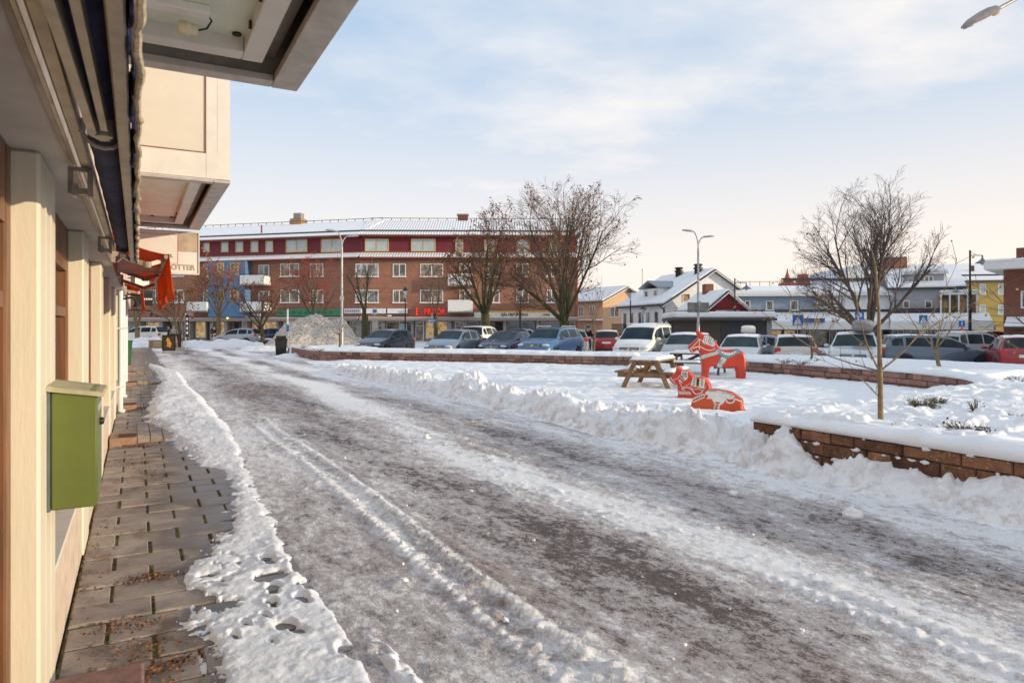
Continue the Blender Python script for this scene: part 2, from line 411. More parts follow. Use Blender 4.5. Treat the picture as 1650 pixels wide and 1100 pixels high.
def road_mat():
    m, t, b = new_mat('icy_road')
    a = t.add('ShaderNodeAttribute'); a.attribute_name = 'snow'; s = a.outputs['Fac']
    co_ = t.add('ShaderNodeTexCoord').outputs['Object']
    mp = t.add('ShaderNodeMapping'); mp.inputs['Rotation'].default_value = (0, 0, -A0); t.link(co_, mp.inputs[0]); co_ = mp.outputs[0]
    st = t.tex(3.2, 7, .72, co_, (1, .30, 1)); fine = t.tex(22, 6, .75, co_, (1, .6, 1)); grit = t.tex(62, 3, .75, co_); grit2 = t.tex(130, 2, .7, co_)
    mid_ = t.tex(7.5, 5, .7, co_, (1, .55, 1)); k = t.math('ADD', s, t.math('MULTIPLY', t.math('SUBTRACT', st, .5), .70))
    k = t.math('ADD', k, t.math('MULTIPLY', t.math('SUBTRACT', mid_, .5), .9))
    gran = t.tex(75, 4, .75, co_, (1, .8, 1)); k = t.math('ADD', k, t.math('MULTIPLY', t.math('SUBTRACT', gran, .5), .9))
    k = t.math('ADD', k, t.math('MULTIPLY', t.math('SUBTRACT', fine, .5), 1.35))
    base = t.ramp(k, [(0.10, (.085, .060, .052)), (0.22, (.21, .165, .15)), (0.30, (.38, .335, .325)), (0.50, (.49, .45, .445)), (0.575, (.66, .64, .64)), (0.78, (.84, .84, .85))])
    br = t.ramp(t.tex(.35, 4, .6, co_, (1.6, .5, 1)), [(.50, (0,)*3), (.66, (.55,)*3)])
    base = t.mix(t.math('MULTIPLY', br, t.ramp(k, [(.45, (1,)*3), (.7, (0,)*3)])), base, (.27, .185, .14))
    gm = t.ramp(grit, [(.53, (0,)*3), (.63, (1,)*3)])
    g2 = t.ramp(grit2, [(.60, (0,)*3), (.68, (1,)*3)])
    amt = t.ramp(s, [(.1, (.62,)*3), (.45, (.42,)*3), (.8, (.05,)*3)])
    pat = t.ramp(t.tex(.8, 4, .6, co_, (1, .4, 1)), [(.38, (.15,)*3), (.62, (1,)*3)])
    gsum = t.math('MULTIPLY', t.math('MULTIPLY', t.math('MAXIMUM', gm, g2), amt), pat)
    c = t.mix(gsum, base, (.075, .048, .042))
    lum_ = t.ramp(t.tex(95, 2, .6, co_), [(.62, (0,)*3), (.70, (.7,)*3)])
    c = t.mix(t.math('MULTIPLY', lum_, .55), c, (.78, .77, .78))
    t.link(c, b.inputs['Base Color'])
    r = t.ramp(t.math('ADD', k, t.math('MULTIPLY', fine, .2)), [(.2, (.62,)*3), (.45, (.30,)*3), (.75, (.7,)*3)])
    t.link(r, b.inputs['Roughness']); b.inputs['Specular IOR Level'].default_value = .4
    nb = t.bump(fine, .7, .02); nb = t.bump(gran, .6, .008, nb); t.link(nb, b.inputs['Normal'])
    return m
ROAD = road_mat()
is_road = (ct <= 0) | (far_road & (cv < 14))
tag(grid_obj('road', GX, GY, GZ, is_road, ROAD, {'snow': GS}), kind='structure')
snowc = (ct > 0) & ~is_road
lotm = snowc & (cell(GWD) > 0.3) & (cell(GF) < 0.02) & (cu > 8.5) & (cell(GZ) < .15)
tag(grid_obj('snow_ground', GX, GY, GZ, snowc & ~lotm, SNOWB), kind='structure')
tag(grid_obj('parking_lot', GX, GY, GZ, lotm, ROAD, {'snow': np.clip(GS+.25, 0, 1)}), kind='structure')
# snow strip along the pavement
us2 = [0.6]
while us2[-1] < 34: us2.append(us2[-1]+min(.06, max(0.009, 0.0030*us2[-1])))
U2, V2 = np.meshgrid(np.array(us2), np.arange(-0.05, 1.62, 0.0105), indexing='ij')
H2 = strip_h(U2, V2)
Z2 = 0.013 + np.maximum(H2, -0.024)
tag(grid_obj('snow_strip', V2*CA-U2*SA, V2*SA+U2*CA, Z2, cell(H2) > -0.012, snow_mat('trodden_snow', (.83, .84, .87), None, .45)), kind='structure')
# far ground to the horizon
mb = MB(); g = -0.42
xs = [-2500, -300, -90, 90, 300, 2500]
mb.add([(x, y, g) for y in xs for x in xs], [(j*6+i, j*6+i+1, j*6+i+7, j*6+i+6) for j in range(5) for i in range(5)])
tag(mb.build('ground', SNOW), kind='structure')
# ---- paved footway of worn concrete slabs
mb = MB(); rnd = random.Random(3)
u = 0.2; row = 0
while u < 60:
    dep = 0.30; v = -0.335 - (0.22 if row % 2 else 0.0)
    while v < 0.98:
        w_ = 0.42; a, b_ = max(v, -0.335), min(v+w_, 0.98)
        if b_-a > 0.06:
            j = rnd.uniform(-.005, .004); mb.t = rnd.uniform(.15, .85)
            tl = [rnd.uniform(-.004, .004) for _ in range(4)]
            g_ = 0.006+rnd.random()*.008; gg = 0.006+rnd.random()*.009
            z = 0.0165+j
            bot = [W(a+g_, u+gg, -.05), W(b_-g_, u+gg, -.05), W(b_-g_, u+dep-gg, -.05), W(a+g_, u+dep-gg, -.05)]
            mid = [W(a+g_, u+gg, z-.008), W(b_-g_, u+gg, z-.008), W(b_-g_, u+dep-gg, z-.008), W(a+g_, u+dep-gg, z-.008)]
            e = 0.007
            topv = [W(a+g_+e, u+gg+e, z+tl[0]), W(b_-g_-e, u+gg+e, z+tl[1]), W(b_-g_-e, u+dep-gg-e, z+tl[2]), W(a+g_+e, u+dep-gg-e, z+tl[3])]
            mb.add(bot+mid+topv, [(0, 1, 5, 4), (1, 2, 6, 5), (2, 3, 7, 6), (3, 0, 4, 7), (4, 5, 9, 8), (5, 6, 10, 9), (6, 7, 11, 10), (7, 4, 8, 11), (8, 9, 10, 11)])
        v += w_
    u += dep; row += 1
m, t, b = new_mat('footway_slab')
n1 = t.tex(3.2, 5, .65); n2 = t.tex(30, 4, .7)
c = t.ramp(n1, [(.3, (.40, .345, .30)), (.52, (.30, .255, .225)), (.72, (.17, .14, .125))])
a = t.add('ShaderNodeAttribute'); a.attribute_name = 'tint'
c = t.mix(1.0, c, t.ramp(a.outputs['Fac'], [(0, (.72, .70, .70)), (1, (1.25, 1.2, 1.15))]), 'MULTIPLY')
c = t.mix(t.ramp(n2, [(.62, (0,)*3), (.75, (.6,)*3)]), c, (.09, .075, .065))
mp = t.add('ShaderNodeMapping'); mp.inputs['Rotation'].default_value = (0, 0, -A0); t.link(t.add('ShaderNodeTexCoord').outputs['Object'], mp.inputs[0])
sx_ = t.add('ShaderNodeSeparateXYZ'); t.link(mp.outputs[0], sx_.inputs[0])
wet = t.math('ADD', sx_.outputs[0], t.math('MULTIPLY', t.math('SUBTRACT', t.tex(1.6, 5, .65), .5), 1.1))
wet = t.ramp(wet, [(.12, (0,)*3), (.55, (.72,)*3)])
c = t.mix(wet, c, (.085, .066, .058))
dirt = t.ramp(t.tex(2.3, 6, .7), [(.54, (0,)*3), (.66, (.75,)*3)]); c = t.mix(dirt, c, (.10, .065, .04))
t.link(c, b.inputs['Base Color'])
t.link(t.ramp(wet, [(.1, (.75,)*3), (.7, (.34,)*3)]), b.inputs['Roughness'])
t.link(t.bump(n2, .5, .006), b.inputs['Normal'])
tag(mb.build('pavement', m), kind='structure')
# joints: soil and moss under the slabs
mb = MB(); mb.add([W(-.336, 0, .006), W(.99, 0, .006), W(.99, 60, .006), W(-.336, 60, .006)], [(0, 1, 2, 3)])
m, t, b = new_mat('moss_joint')
t.link(t.ramp(t.tex(7, 4, .7), [(.38, (.035, .025, .018)), (.50, (.08, .055, .02)), (.56, (.14, .19, .012)), (.72, (.06, .04, .02))]), b.inputs['Base Color'])
b.inputs['Roughness'].default_value = .95; t.link(t.bump(t.tex(60, 4, .7), 1, .01), b.inputs['Normal'])
tag(mb.build('pavement_bed', m), kind='structure')

# crumbs of snow scattered by the plough
m = MB(); R_ = random.Random(77)
for k in range(360):
    if R_.random() < .72: u_ = 2.5+R_.random()**1.6*14; v_ = 6.05-abs(R_.gauss(0, .28))
    else: u_ = 2.4+R_.random()**1.5*12; v_ = R_.uniform(1.1, 6.0)
    r_ = R_.choice((.006, .007, .008, .01, .012, .02))*R_.uniform(.7, 1.2); c_ = W(v_, u_, .016+r_*.3); vs = []
    for q in range(6):
        a_ = q*1.047+R_.uniform(-.3, .3); vs.append(c_+Vector((math.cos(a_)*r_*R_.uniform(.7, 1.4), math.sin(a_)*r_*R_.uniform(.7, 1.3), -r_*.6)))
    for q in range(5):
        a_ = q*1.257+R_.uniform(-.3, .3); vs.append(c_+Vector((math.cos(a_)*r_*R_.uniform(.5, .9), math.sin(a_)*r_*R_.uniform(.5, .9), r_*R_.uniform(.3, .7))))
    m.add(vs, [(q, (q+1) % 6, 6+min(q, 4)) for q in range(6)]+[(6+q, (q+1) % 6, 6+(q+1) % 5) for q in range(5)]+[(10, 0, 6), (6, 7, 8, 9, 10)])
tag(m.build('snow_crumbs', SNOW, None), kind='stuff')
# ---------------------------------------------------------------- the shop front on the left (street frame: x = across, y = along)
class Street:
    "a thing standing in the street frame; shapes are given in (v, u, z)"
    def __init__(s, name, v, u, z, label, cat, group=None):
        s.o = thing(name, W(v, u, z), A0, label, cat, group); s.b = Vector((v, u, z))
    def part(s, mb, name, m, parent=None, **k):
        o = mb.build(name, m, parent or s.o, **k)
        o.data.transform(Matrix.Translation(-s.b)); return o
    def loc(s, v, u, z): return Vector((v, u, z))-s.b
CREAM = mat('cream_paint', (.76, .685, .53), .55, var=.055, scale=4, bump=.2, bscale=40, stretch=(1, 1, .2))
CREAMW = mat('pale_trim', (.82, .77, .66), .5, var=.08, scale=5, bump=.15, bscale=30)
BROWN = mat('brown_wood', (.20, .085, .035), .45, var=.4, scale=20, stretch=(1, 1, .1))
PEACH = mat('peach_render', (.70, .56, .43), .75, var=.18, scale=7, bump=.3, bscale=80)
SOFF = mat('soffit_board', (.58, .555, .52), .7, var=.12, scale=3, bump=.1)
def glass_mat(name, col=(.03, .035, .04), rough=.05, warm=None):
    m, t, b = new_mat(name)
    f = t.tex(1.1, 3, .6)
    c = t.ramp(f, [(.4, col), (.65, warm or tuple(k*1.8 for k in col))])
    t.link(c, b.inputs['Base Color']); b.inputs['Roughness'].default_value = rough
    b.inputs['Specular IOR Level'].default_value = .9; b.inputs['IOR'].default_value = 1.6
    return m
GLASS = glass_mat('dark_glass')
GLASSW = glass_mat('shop_glass', (.04, .03, .025), .06, (.16, .11, .07))
ALU = mat('weathered_aluminium', (.50, .46, .42), .42, .25, var=.2, scale=8)
ALUD = mat('brown_aluminium', (.30, .25, .22), .45, .2, var=.2, scale=8)
ALUW = mat('cream_aluminium', (.67, .64, .595), .4, var=.08, scale=4)
BLACK = mat('black_metal', (.018, .018, .02), .45, .3, var=.3)
DARK = mat('dark_void', (.03, .028, .027), .8)
GREENP = mat('pale_green_panel', (.66, .71, .60), .55, var=.12, scale=3)
WHITEP = mat('white_plastic', (.78, .77, .72), .4, var=.06)
OFFW = mat('milky_panel', (.62, .57, .49), .3, var=.06, scale=2)
RED = mat('red_stone', (.24, .125, .105), .75, var=.3, scale=14, bump=.4, bscale=70)
GREY = mat('grey_paint', (.35, .35, .35), .5, .2)
S = Street('shop_building', -.33, 0, 0, 'long single-storey shop front of cream pilasters and brown window frames at the left edge', 'building')
m = MB(); m.box(-7, -.62, -6, 36, 0, 4.35); m.box(-.62, -.25, -6, 36, 2.372, 4.35); S.part(m, 'wall', PEACH)
m = MB(); m.box(-7.2, -.12, -6.2, 36.2, 4.352, 4.6); m.cur = 1; m.box(-7.15, -.16, -6.15, 36.15, 4.602, 4.75, .05); S.part(m, 'roof', [ALUD, SNOW])
m = MB(); m.box(-.616, -.252, -6, 36, 2.34, 2.37); m.cur = 1; m.box(-.25, -.235, -6, 36, 2.33, 2.46); S.part(m, 'soffit', [SOFF, ALUD])
m = MB()

for y0, y1 in ((-5.9, 1.13), (3.26, 35.9)):
    m.cur = 0; m.box(-.60, -.345, y0, y1, 0, .50); m.cur = 1; m.box(-.60, -.333, y0, y1, .502, .53)

S.part(m, 'plinth', [PEACH, CREAMW])
us_p = [-4.8, -2.1, .55, 3.24, 5.77, 8.5, 11.2, 13.9, 16.6, 19.3, 22, 24.7, 27.4, 30.1, 32.8]
for k, u0 in enumerate(us_p):
    m = MB(); w_ = .58
    m.box(-.44, -.332, u0, u0+w_, .0, 2.338, .012)
    m.box(-.52, -.442, u0+.05, u0+w_-.05, .0, 2.338)
    for q in (.19, .38): m.box(-.3335, -.3305, u0+q, u0+q+.006, .0, 2.33)
    S.part(m, 'pilaster', CREAM)
    if k+1 < len(us_p):
        a, b = u0+w_, us_p[k+1]
        m = MB(); z0, z1 = (.532 if k != 2 else .06), 2.336
        for (y0, y1) in ((a, a+.12), (b-.12, b), ((a+b)/2-.04, (a+b)/2+.04)): m.box(-.50, -.425, y0, y1, z0, z1, .008)
        m.box(-.498, -.427, a+.12, b-.12, z1-.30, z1); m.box(-.498, -.427, a+.12, b-.12, z0, z0+.10); m.box(-.496, -.432, a+.12, b-.12, 1.72, 1.78)
        wf = S.part(m, 'window', BROWN)
        m = MB(); m.box(-.475, -.465, a+.12, b-.12, z0+.1, z1-.3); S.part(m, 'pane', GLASSW, wf)
for u0, r in ((14.9, .045), (18.0, .05), (22.0, .055)):
    m = MB(); m.tube([(-.27, u0, .05), (-.27, u0, 2.33)], r, 12)
    for z in (.5, 1.6): m.box(-.335, -.21, u0-.07, u0+.07, z, z+.03)
    m.tube([(-.27, u0, .06), (-.2, u0, .03)], r, 10)
    S.part(m, 'downpipe', mat('pale_pipe', (.72, .74, .74), .4, var=.08), smooth=True)
# ---- mailbox
S = Street('mailbox', -.33, 3.64, .875, 'green metal mailbox with a beige lid hung on the nearest cream pilaster', 'mailbox')
GRN = mat('green_enamel', (.125, .155, .028), .42, var=.12, scale=3, coat=.15)
m = MB(); m.box(-.318, -.148, 3.446, 3.84, .875, 1.375, .008)
body = S.part(m, 'body', GRN, smooth=True)
m = MB(); m.box(-.331, -.319, 3.45, 3.836, .87, 1.39); S.part(m, 'back_plate', mat('blue_grey_metal', (.15, .18, .2), .45, .3))
m = MB(); m.prism([(-.333, 1.402), (-.128, 1.366), (-.124, 1.352), (-.128, 1.348), (-.333, 1.380)], 'y', 3.425, 3.86)
S.part(m, 'lid', mat('beige_lid', (.46, .42, .27), .6, var=.25, scale=12))
m = MB(); m.lathe([(.017, 0), (.017, .012), (.012, .018)], 12, (-.148, 3.64, 1.22), 'x'); S.part(m, 'lock', BLACK, smooth=True)
m = MB(); m.box(-.149, -.1455, 3.50, 3.78, 1.28, 1.31); S.part(m, 'letter_slot', ALU)
# ---- light boxes over the footway
def light_box(name, u0, u1, v1, z0, z1, label, inner, near_panel):
    S = Street(name, -.25, u0, z0, label, 'sign box', 'light boxes projecting over the footway')
    v0 = -.248; m = MB(); T = .02
    m.box(v0, v1, u0, u0+T, z0+.02, z1); m.box(v0, v1, u1-T, u1, z0+.02, z1); m.box(v1-T, v1, u0+T, u1-T, z0+.02, z1); m.box(v0, v1, u0, u1, z1+.001, z1+.03)
    S.part(m, 'casing', ALUW if near_panel else ALU)
    m = MB(); R = .135                                     # outer rim
    m.box(v1-R, v1+.006, u0, u1, z0, z0+.045, .004); m.box(v0, v1-R-.002, u1-.10, u1-.004, z0, z0+.04, .004); m.box(v0, v1-R-.002, u0+.004, u0+.10, z0, z0+.04, .004)
    S.part(m, 'rim', ALU)
    m = MB(); m.box(v0, v1-R+.001, u0+.1, u1-.1, z0+.13, z0+.16); S.part(m, 'channel', ALUD)
    a, b = v0+.02, v1-R-.085; c, d = u0+.19, u1-.26
    m = MB(); I = .10
    m.box(b-I, b, c, d, z0+.03, z0+.125, .004); m.box(a, b-I-.001, d-I, d, z0+.03, z0+.12, .004); m.box(a, b-I-.001, c, c+I, z0+.03, z0+.12, .004)
    S.part(m, 'inner_frame', ALUW)
    m = MB(); m.box(a, b-I, c+I, d-I, z0+.10, z0+.118); S.part(m, 'panel', inner)
    m = MB()
    for k in range(3):
        vv = b-I-.04-k*.22
        m.lathe([(.022, z0+.09), (.022, z0+.0985)], 12, (vv, d-I-.05, 0))
    for k in range(2): m.lathe([(.02, b-I-.012), (.02, b-I-.002)], 12, (0, d-I-.25-k*.3, z0+.07), 'x')
    S.part(m, 'cable_hole', BLACK)
    if near_panel:
        m = MB(); f0 = u0-.012
        fr = .20
        m.box(v1-fr, v1+.002, f0, u0-.001, z0+.03, z1); m.box(v0, v1-fr-.002, f0, u0-.001, z0+.03, z0+.26); m.box(v0, v1-fr-.002, f0, u0-.001, z1-.2, z1); m.box(v1-.105, v1-.1, f0-.002, f0-.0005, z0+.26, z1)
        S.part(m, 'face_frame', ALUW)
        m = MB(); m.box(v0, v1-fr-.005, u0-.004, u0-.001, z0+.265, z1-.205); S.part(m, 'face_panel', OFFW)
        m = MB(); m.box(v1-fr-.012, v1-fr-.002, f0-.003, f0+.003, z0+.262, z1-.2); m.box(v0, v1-fr-.002, f0-.003, f0+.003, z0+.256, z0+.266); S.part(m, 'bead', BROWN)
    return S, (a, b, c, d)
S, (a, b, c, d) = light_box('light_box', .75, 3.95, .785, 2.97, 4.05, 'nearest grey light box overhead, open pale green underside with a loose lamp holder', GREENP, False)
m = MB(); m.box(a+.02, b-.28, d-.40, d-.33, 3.03, 3.072, .006)
for k in range(5): m.box(a+.08+k*.1, a+.12+k*.1, d-.372, d-.366, 3.0285, 3.0305)
ft = S.part(m, 'lamp_batten', WHITEP)
m = MB(); m.lathe([(.026, -.045), (.03, -.04), (.03, 0), (.024, .005), (.024, .03), (.016, .034)], 14, (b-.36, d-.36, 2.965), 'x')
S.part(m, 'lamp_holder', mat('ivory_plastic', (.70, .62, .42), .4, var=.15, scale=30), ft, smooth=True)
m = MB(); m.tube([(b-.325, d-.36, 2.965), (b-.29, d-.36, 2.98), (b-.27, d-.355, 3.02), (b-.29, d-.35, 3.055), (b-.32, d-.35, 3.07)], .0045, 6); S.part(m, 'wire', BLACK, smooth=True)
S, _q = light_box('light_box', 6.8, 10.28, .755, 2.97, 4.4, 'cream light box overhead with a blank milky panel, second from the camera', mat('cream_under', (.84, .78, .64), .5, var=.08), True)
# ---- hanging sign board
S = Street('sign_board', -.25, 10.36, 2.36, 'white hanging board lettered SPEL and LOTTER under the cream light box', 'sign')
m = MB(); m.box(-.22, .752, 10.34, 10.375, 2.375, 2.945); S.part(m, 'board', mat('white_board', (.80, .76, .70), .4, var=.05))
m = MB()
m.box(-.222, .758, 10.325, 10.339, 2.36, 2.378); m.box(-.222, .758, 10.325, 10.339, 2.932, 2.95); m.box(.744, .76, 10.325, 10.339, 2.379, 2.931); S.part(m, 'frame', ALUW)
m = MB(); m.box(.50, .742, 10.3365, 10.3395, 2.67, 2.93); S.part(m, 'beige_field', mat('beige_print', (.50, .40, .30), .5))
m = MB(); r0, r1, q0, q1 = .015, .495, 2.505, 2.90
for (x0, x1, y0, y1) in ((r0, r1, q0, q0+.006), (r0, r1, q1-.006, q1), (r0, r0+.006, q0+.006, q1-.006), (r1-.006, r1, q0+.006, q1-.006)): m.box(x0, x1, 10.336, 10.3395, y0, y1)
S.part(m, 'red_border', mat('red_print', (.62, .22, .22), .5))
def stext(body, v, u, z, size, mt, **k): return text(body, size, mt, 'lettering', S.o, S.loc(v, u, z), depth=.001, **k)
stext('SPEL', .372, 10.336, 2.605, .062, mat('dark_print', (.10, .09, .07), .6), sh=.001)
lt = stext('LOTTER', .53, 10.336, 2.455, .098, mat('brown_print', (.40, .33, .26), .6), sh=.003)
lt.scale.x = .345/max(.01, lt.dimensions.x)
# ---- retracted awning over the nearest shop window
S = Street('folded_awning', -.2, .9, 2.33, 'rolled dark blue awning with tan rails and a fringed edge along the nearest shop front', 'awning')
TAN = mat('tan_aluminium', (.42, .36, .29), .4, .3, var=.2, scale=10)
NAVY = mat('navy_canvas', (.028, .036, .105), .85, var=.4, scale=8, bump=.3, bscale=120)
U0, U1 = .8, 7.0
m = MB(); m.box(-.205, -.165, U0, U1, 2.315, 2.365, .006); m.box(-.232, -.222, U0, U1-.1, 2.326, 2.336); S.part(m, 'mounting_rail', TAN)
for k, uu in enumerate((3.35, 5.85)):
    m = MB()
    m.box(-.25, -.165, uu, uu+.03, 2.20, 2.225); m.box(-.25, -.165, uu, uu+.03, 2.295, 2.312); m.box(-.25, -.232, uu, uu+.03, 2.226, 2.294); m.box(-.18, -.162, uu-.01, uu+.05, 2.19, 2.30); m.box(-.235, -.215, uu-.02, uu+.06, 2.19, 2.24)
    S.part(m, 'bracket', ALUD)
m = MB(); n = 40
m.tube([(-.098, U0+(U1-.3-U0)*k/n, 2.335+.004*math.sin(k*1.7)) for k in range(n+1)], [.055+.002*math.sin(k*2.3) for k in range(n+1)], 14); S.part(m, 'fabric_roll', NAVY, smooth=True)
m = MB(); m.bar((-.158, U0, 2.262), (-.118, 2.45, 2.262), .022, .05); m.bar((-.118, 2.45, 2.262), (-.085, 2.52, 2.262), .03, .05); S.part(m, 'folding_arm', TAN)
m = MB(); m.bar((-.108, U0, 2.262), (-.086, 2.40, 2.262), .018, .045); m.lathe([(.024, 2.235), (.024, 2.29)], 12, (-.088, 2.46, 0)); S.part(m, 'folding_arm', TAN)
m = MB(); m.bar((-.15, 6.98, 2.24), (-.10, 6.45, 2.24), .022, .045); m.bar((-.10, 6.45, 2.24), (-.06, 6.9, 2.24), .018, .04); m.ball((-.10, 6.42, 2.24), .03); S.part(m, 'folding_arm', TAN)
for uu in (2.75,):
    m = MB(); pts = [(-.098+.068*math.cos(a_), uu, 2.335+.068*math.sin(a_)) for a_ in [math.pi*(.9+.12*k) for k in range(11)]]; m.tube(pts, .008, 6); m.bar((-.165, uu, 2.31), (-.16, uu, 2.36), .02); S.part(m, 'support_ring', ALU, smooth=True)
m = MB(); m.box(-.052, -.018, U0, U1+.05, 2.225, 2.345, .004); S.part(m, 'front_bar', TAN)
m = MB(); n = 420; ua, ub = U0, U1+.02
for k in range(n):
    a_ = ua+(ub-ua)*k/n; b_ = ua+(ub-ua)*(k+1)/n
    def vv(t_): return -.008+.006*math.sin(t_*11)+.003*math.sin(t_*31)
    def zb(t_): return 2.235-.022*abs(math.sin(t_*math.pi/.22))
    m.add([(vv(a_), a_, zb(a_)), (vv(b_), b_, zb(b_)), (vv(b_), b_, 2.345), (vv(a_), a_, 2.345)], [(0, 1, 2, 3)])
o = S.part(m, 'valance', NAVY, smooth=True); md = o.modifiers.new('Solidify', 'SOLIDIFY'); md.thickness = .003
m = MB(); n = 300
m.tube([(.004+.004*math.sin(k*.31)+.0015*math.sin(k*1.1), ua+(ub-ua)*k/n, 2.232-.022*abs(math.sin((ua+(ub-ua)*k/n)*math.pi/.22))) for k in range(n+1)], [.0085+.0012*math.sin(k*.7) for k in range(n+1)], 7)
for k in range(0):
    t_ = ua+(ub-ua)*(k+.5)/90; z_ = 2.232-.022*abs(math.sin(t_*math.pi/.22)); m.bar((.006, t_, z_), (.007+rnd.uniform(-.004, .004), t_+rnd.uniform(-.01, .01), z_-.018), .007)
S.part(m, 'fringe', mat('cream_braid', (.52, .43, .30), .9, var=.45, scale=70), smooth=True)
# ---- orange awning
ORG = mat('orange_canvas', (.70, .12, .025), .8, var=.18, scale=4, bump=.2, bscale=150)
_t = NT(ORG); _b = ORG.node_tree.nodes['Principled BSDF']; _o = ORG.node_tree.nodes['Material Output']
_tr = _t.add('ShaderNodeBsdfTranslucent'); _tr.inputs['Color'].default_value = (.70, .17, .04, 1); _m = _t.add('ShaderNodeMixShader'); _m.inputs[0].default_value = .5
_t.link(_b.outputs[0], _m.inputs[1]); _t.link(_tr.outputs[0], _m.inputs[2]); _t.link(_m.outputs[0], _o.inputs['Surface'])
def canvas_awning(u0, u1, reach, z0, z1, drop, label, near):
    S = Street('canvas_awning', -.22, u0, 2.3, label, 'awning', 'orange awnings')
    m = MB(); n = 14; r = 6
    for i in range(r+1):
        for k in range(n+1):
            f = i/r; uu = u0+(u1-u0)*k/n
            m.v.append((-.22+(reach+.22)*f, uu, z0+(z1-z0)*f-.03*math.sin(math.pi*f)*(1+.5*math.sin(k*1.1)))); m.tint.append(.5)
    for i in range(r):
        for k in range(n): m.f.append((i*(n+1)+k, i*(n+1)+k+1, (i+1)*(n+1)+k+1, (i+1)*(n+1)+k)); m.mi.append(0)
    o = S.part(m, 'canvas', ORG, smooth=True); md = o.modifiers.new('Solidify', 'SOLIDIFY'); md.thickness = .004
    m = MB(); n = 44
    for i in range(4):
        for k in range(n+1):
            uu = u0-.03+(u1-u0+.06)*k/n; f = i/3
            m.v.append((reach+.022+f*(.035+.03*math.sin(k*.9)), uu, z1+.01-f*(drop+.05*math.sin(k*.55)*f+ .05*abs(math.sin(k*.28))))); m.tint.append(.5)
    for i in range(3):
        for k in range(n): m.f.append((i*(n+1)+k, i*(n+1)+k+1, (i+1)*(n+1)+k+1, (i+1)*(n+1)+k)); m.mi.append(0)
    o = S.part(m, 'valance', ORG, smooth=True); md = o.modifiers.new('Solidify', 'SOLIDIFY'); md.thickness = .004
    m = MB(); m.box(reach-.03, reach+.012, u0-.02, u1+.02, z1-.05, z1-.005, .006); S.part(m, 'front_bar', TAN)
    for k, uu in enumerate((u0+.1, (u0+u1)/2, u1-.1)[:3 if near else 2]):
        m = MB(); mid = (reach*.35, uu-.10, z1-.12)
        m.bar((-.24, uu, z0-.17), mid, .045, .05); m.bar(mid, (reach-.02, uu, z1-.05), .04, .045); m.lathe([(.04, mid[2]-.03), (.04, mid[2]+.03)], 10, (mid[0], mid[1], 0)); m.box(-.25, -.20, uu-.06, uu+.06, z0-.28, z0-.08)
        S.part(m, 'folding_arm', TAN)
    m = MB(); m.tube([(-.19, u0, z0), (-.19, u1, z0)], .05, 12); S.part(m, 'roller', ORG, smooth=True)
canvas_awning(8.4, 13.6, .29, 2.62, 2.44, .42, 'orange canvas awning let out below the white hanging board', True)
canvas_awning(18.0, 22.0, .10, 2.66, 2.55, .45, 'small orange awning farther along the shop front, beyond the larger one', False)
# ---- little projecting signs farther on
def shop_sign(u, v1, z0, z1, label, m1, line=None):
    S = Street('shop_sign', -.25, u, z0, label, 'sign')
    m = MB(); m.box(-.05, v1, u, u+.10, z0, z1, .01); S.part(m, 'panel', m1)
    m = MB(); m.bar((-.25, u+.05, z1+.04), (v1, u+.05, z1+.04), .03); m.bar((-.25, u+.05, z1-.05), (-.04, u+.05, z1-.05), .03); S.part(m, 'arm', BLACK)
    if line:
        m = MB()
        for k in range(6): m.box(v1*.35+k*.055, v1*.35+k*.055+.035, u-.004, u-.001, (z0+z1)/2-.03, (z0+z1)/2+.03)
        S.part(m, 'lettering', WHITEP)
shop_sign(24.5, .35, 2.90, 3.22, 'small white light box hung beyond the orange awnings', WHITEP)
shop_sign(27.5, .50, 2.40, 2.85, 'small black hanging sign with pale lettering beyond the orange awnings', BLACK, True)
# black lamp arms over windows
for k, (u, v1, z) in enumerate(((15.6, .0, 2.18), (24.0, .42, 2.12))):
    S = Street('wall_lamp', -.25, u, z, ['black wall lamp arm on the near white pipes', 'black swan-neck wall lamp reaching out below the black hanging sign'][k], 'lamp')
    m = MB(); m.tube([(-.32, u, z), (-.1, u, z+.05), (v1-.04, u, z+.03), (v1, u, z-.06)], .022, 8); S.part(m, 'arm', BLACK, smooth=True)
    m = MB(); m.lathe([(.03, z-.05), (.045, z-.08), (.07, z-.14)], 10, (v1, u, 0)); S.part(m, 'shade', BLACK, smooth=True)
# ---- stone blocks and raised footway pieces
S = Street('stone_step', -.15, 2.9, 0, 'reddish stone doorstep at the bottom left corner beneath the pilaster', 'step')
m = MB(); m.box(-.33, .03, 2.0, 3.57, 0, .115, .012); S.part(m, 'slab', RED)
blk = mat('sandstone_block', (.36, .22, .15), .8, var=.3, scale=12, bump=.4, bscale=60)
for k, (u, h, lb) in enumerate(((10.75, .12, 'reddish stone block with an iron grate, nearest of those along the shop front'), (15.3, .11, 'reddish stone block with an iron grate, second from the camera'), (21.6, .10, 'stone block with a grate beside the far white pipe'), (26.5, .10, 'farthest stone block along the shop front'))):
    S = Street('grate_block', -.15, u, 0, lb, 'stone block', 'stone blocks with grates along the shop front')
    m = MB(); m.box(-.33, .0, u, u+.7, 0, h, .012); S.part(m, 'block', blk)
    m = MB(); m.box(-.22, -.01, u+.1, u+.42, h+.001, h+.006)
    g = S.part(m, 'grate', DARK); m = MB()
    for i in range(11): m.box(-.22+.021*i, -.213+.021*i, u+.1, u+.42, h+.0065, h+.012)
    for i in range(4): m.box(-.22, -.003, u+.1+.105*i, u+.11+.105*i, h+.0125, h+.015)
    S.part(m, 'bar', mat('rusty_iron', (.16, .10, .07), .7, .3), g)
slabm = bpy.data.materials['footway_slab']
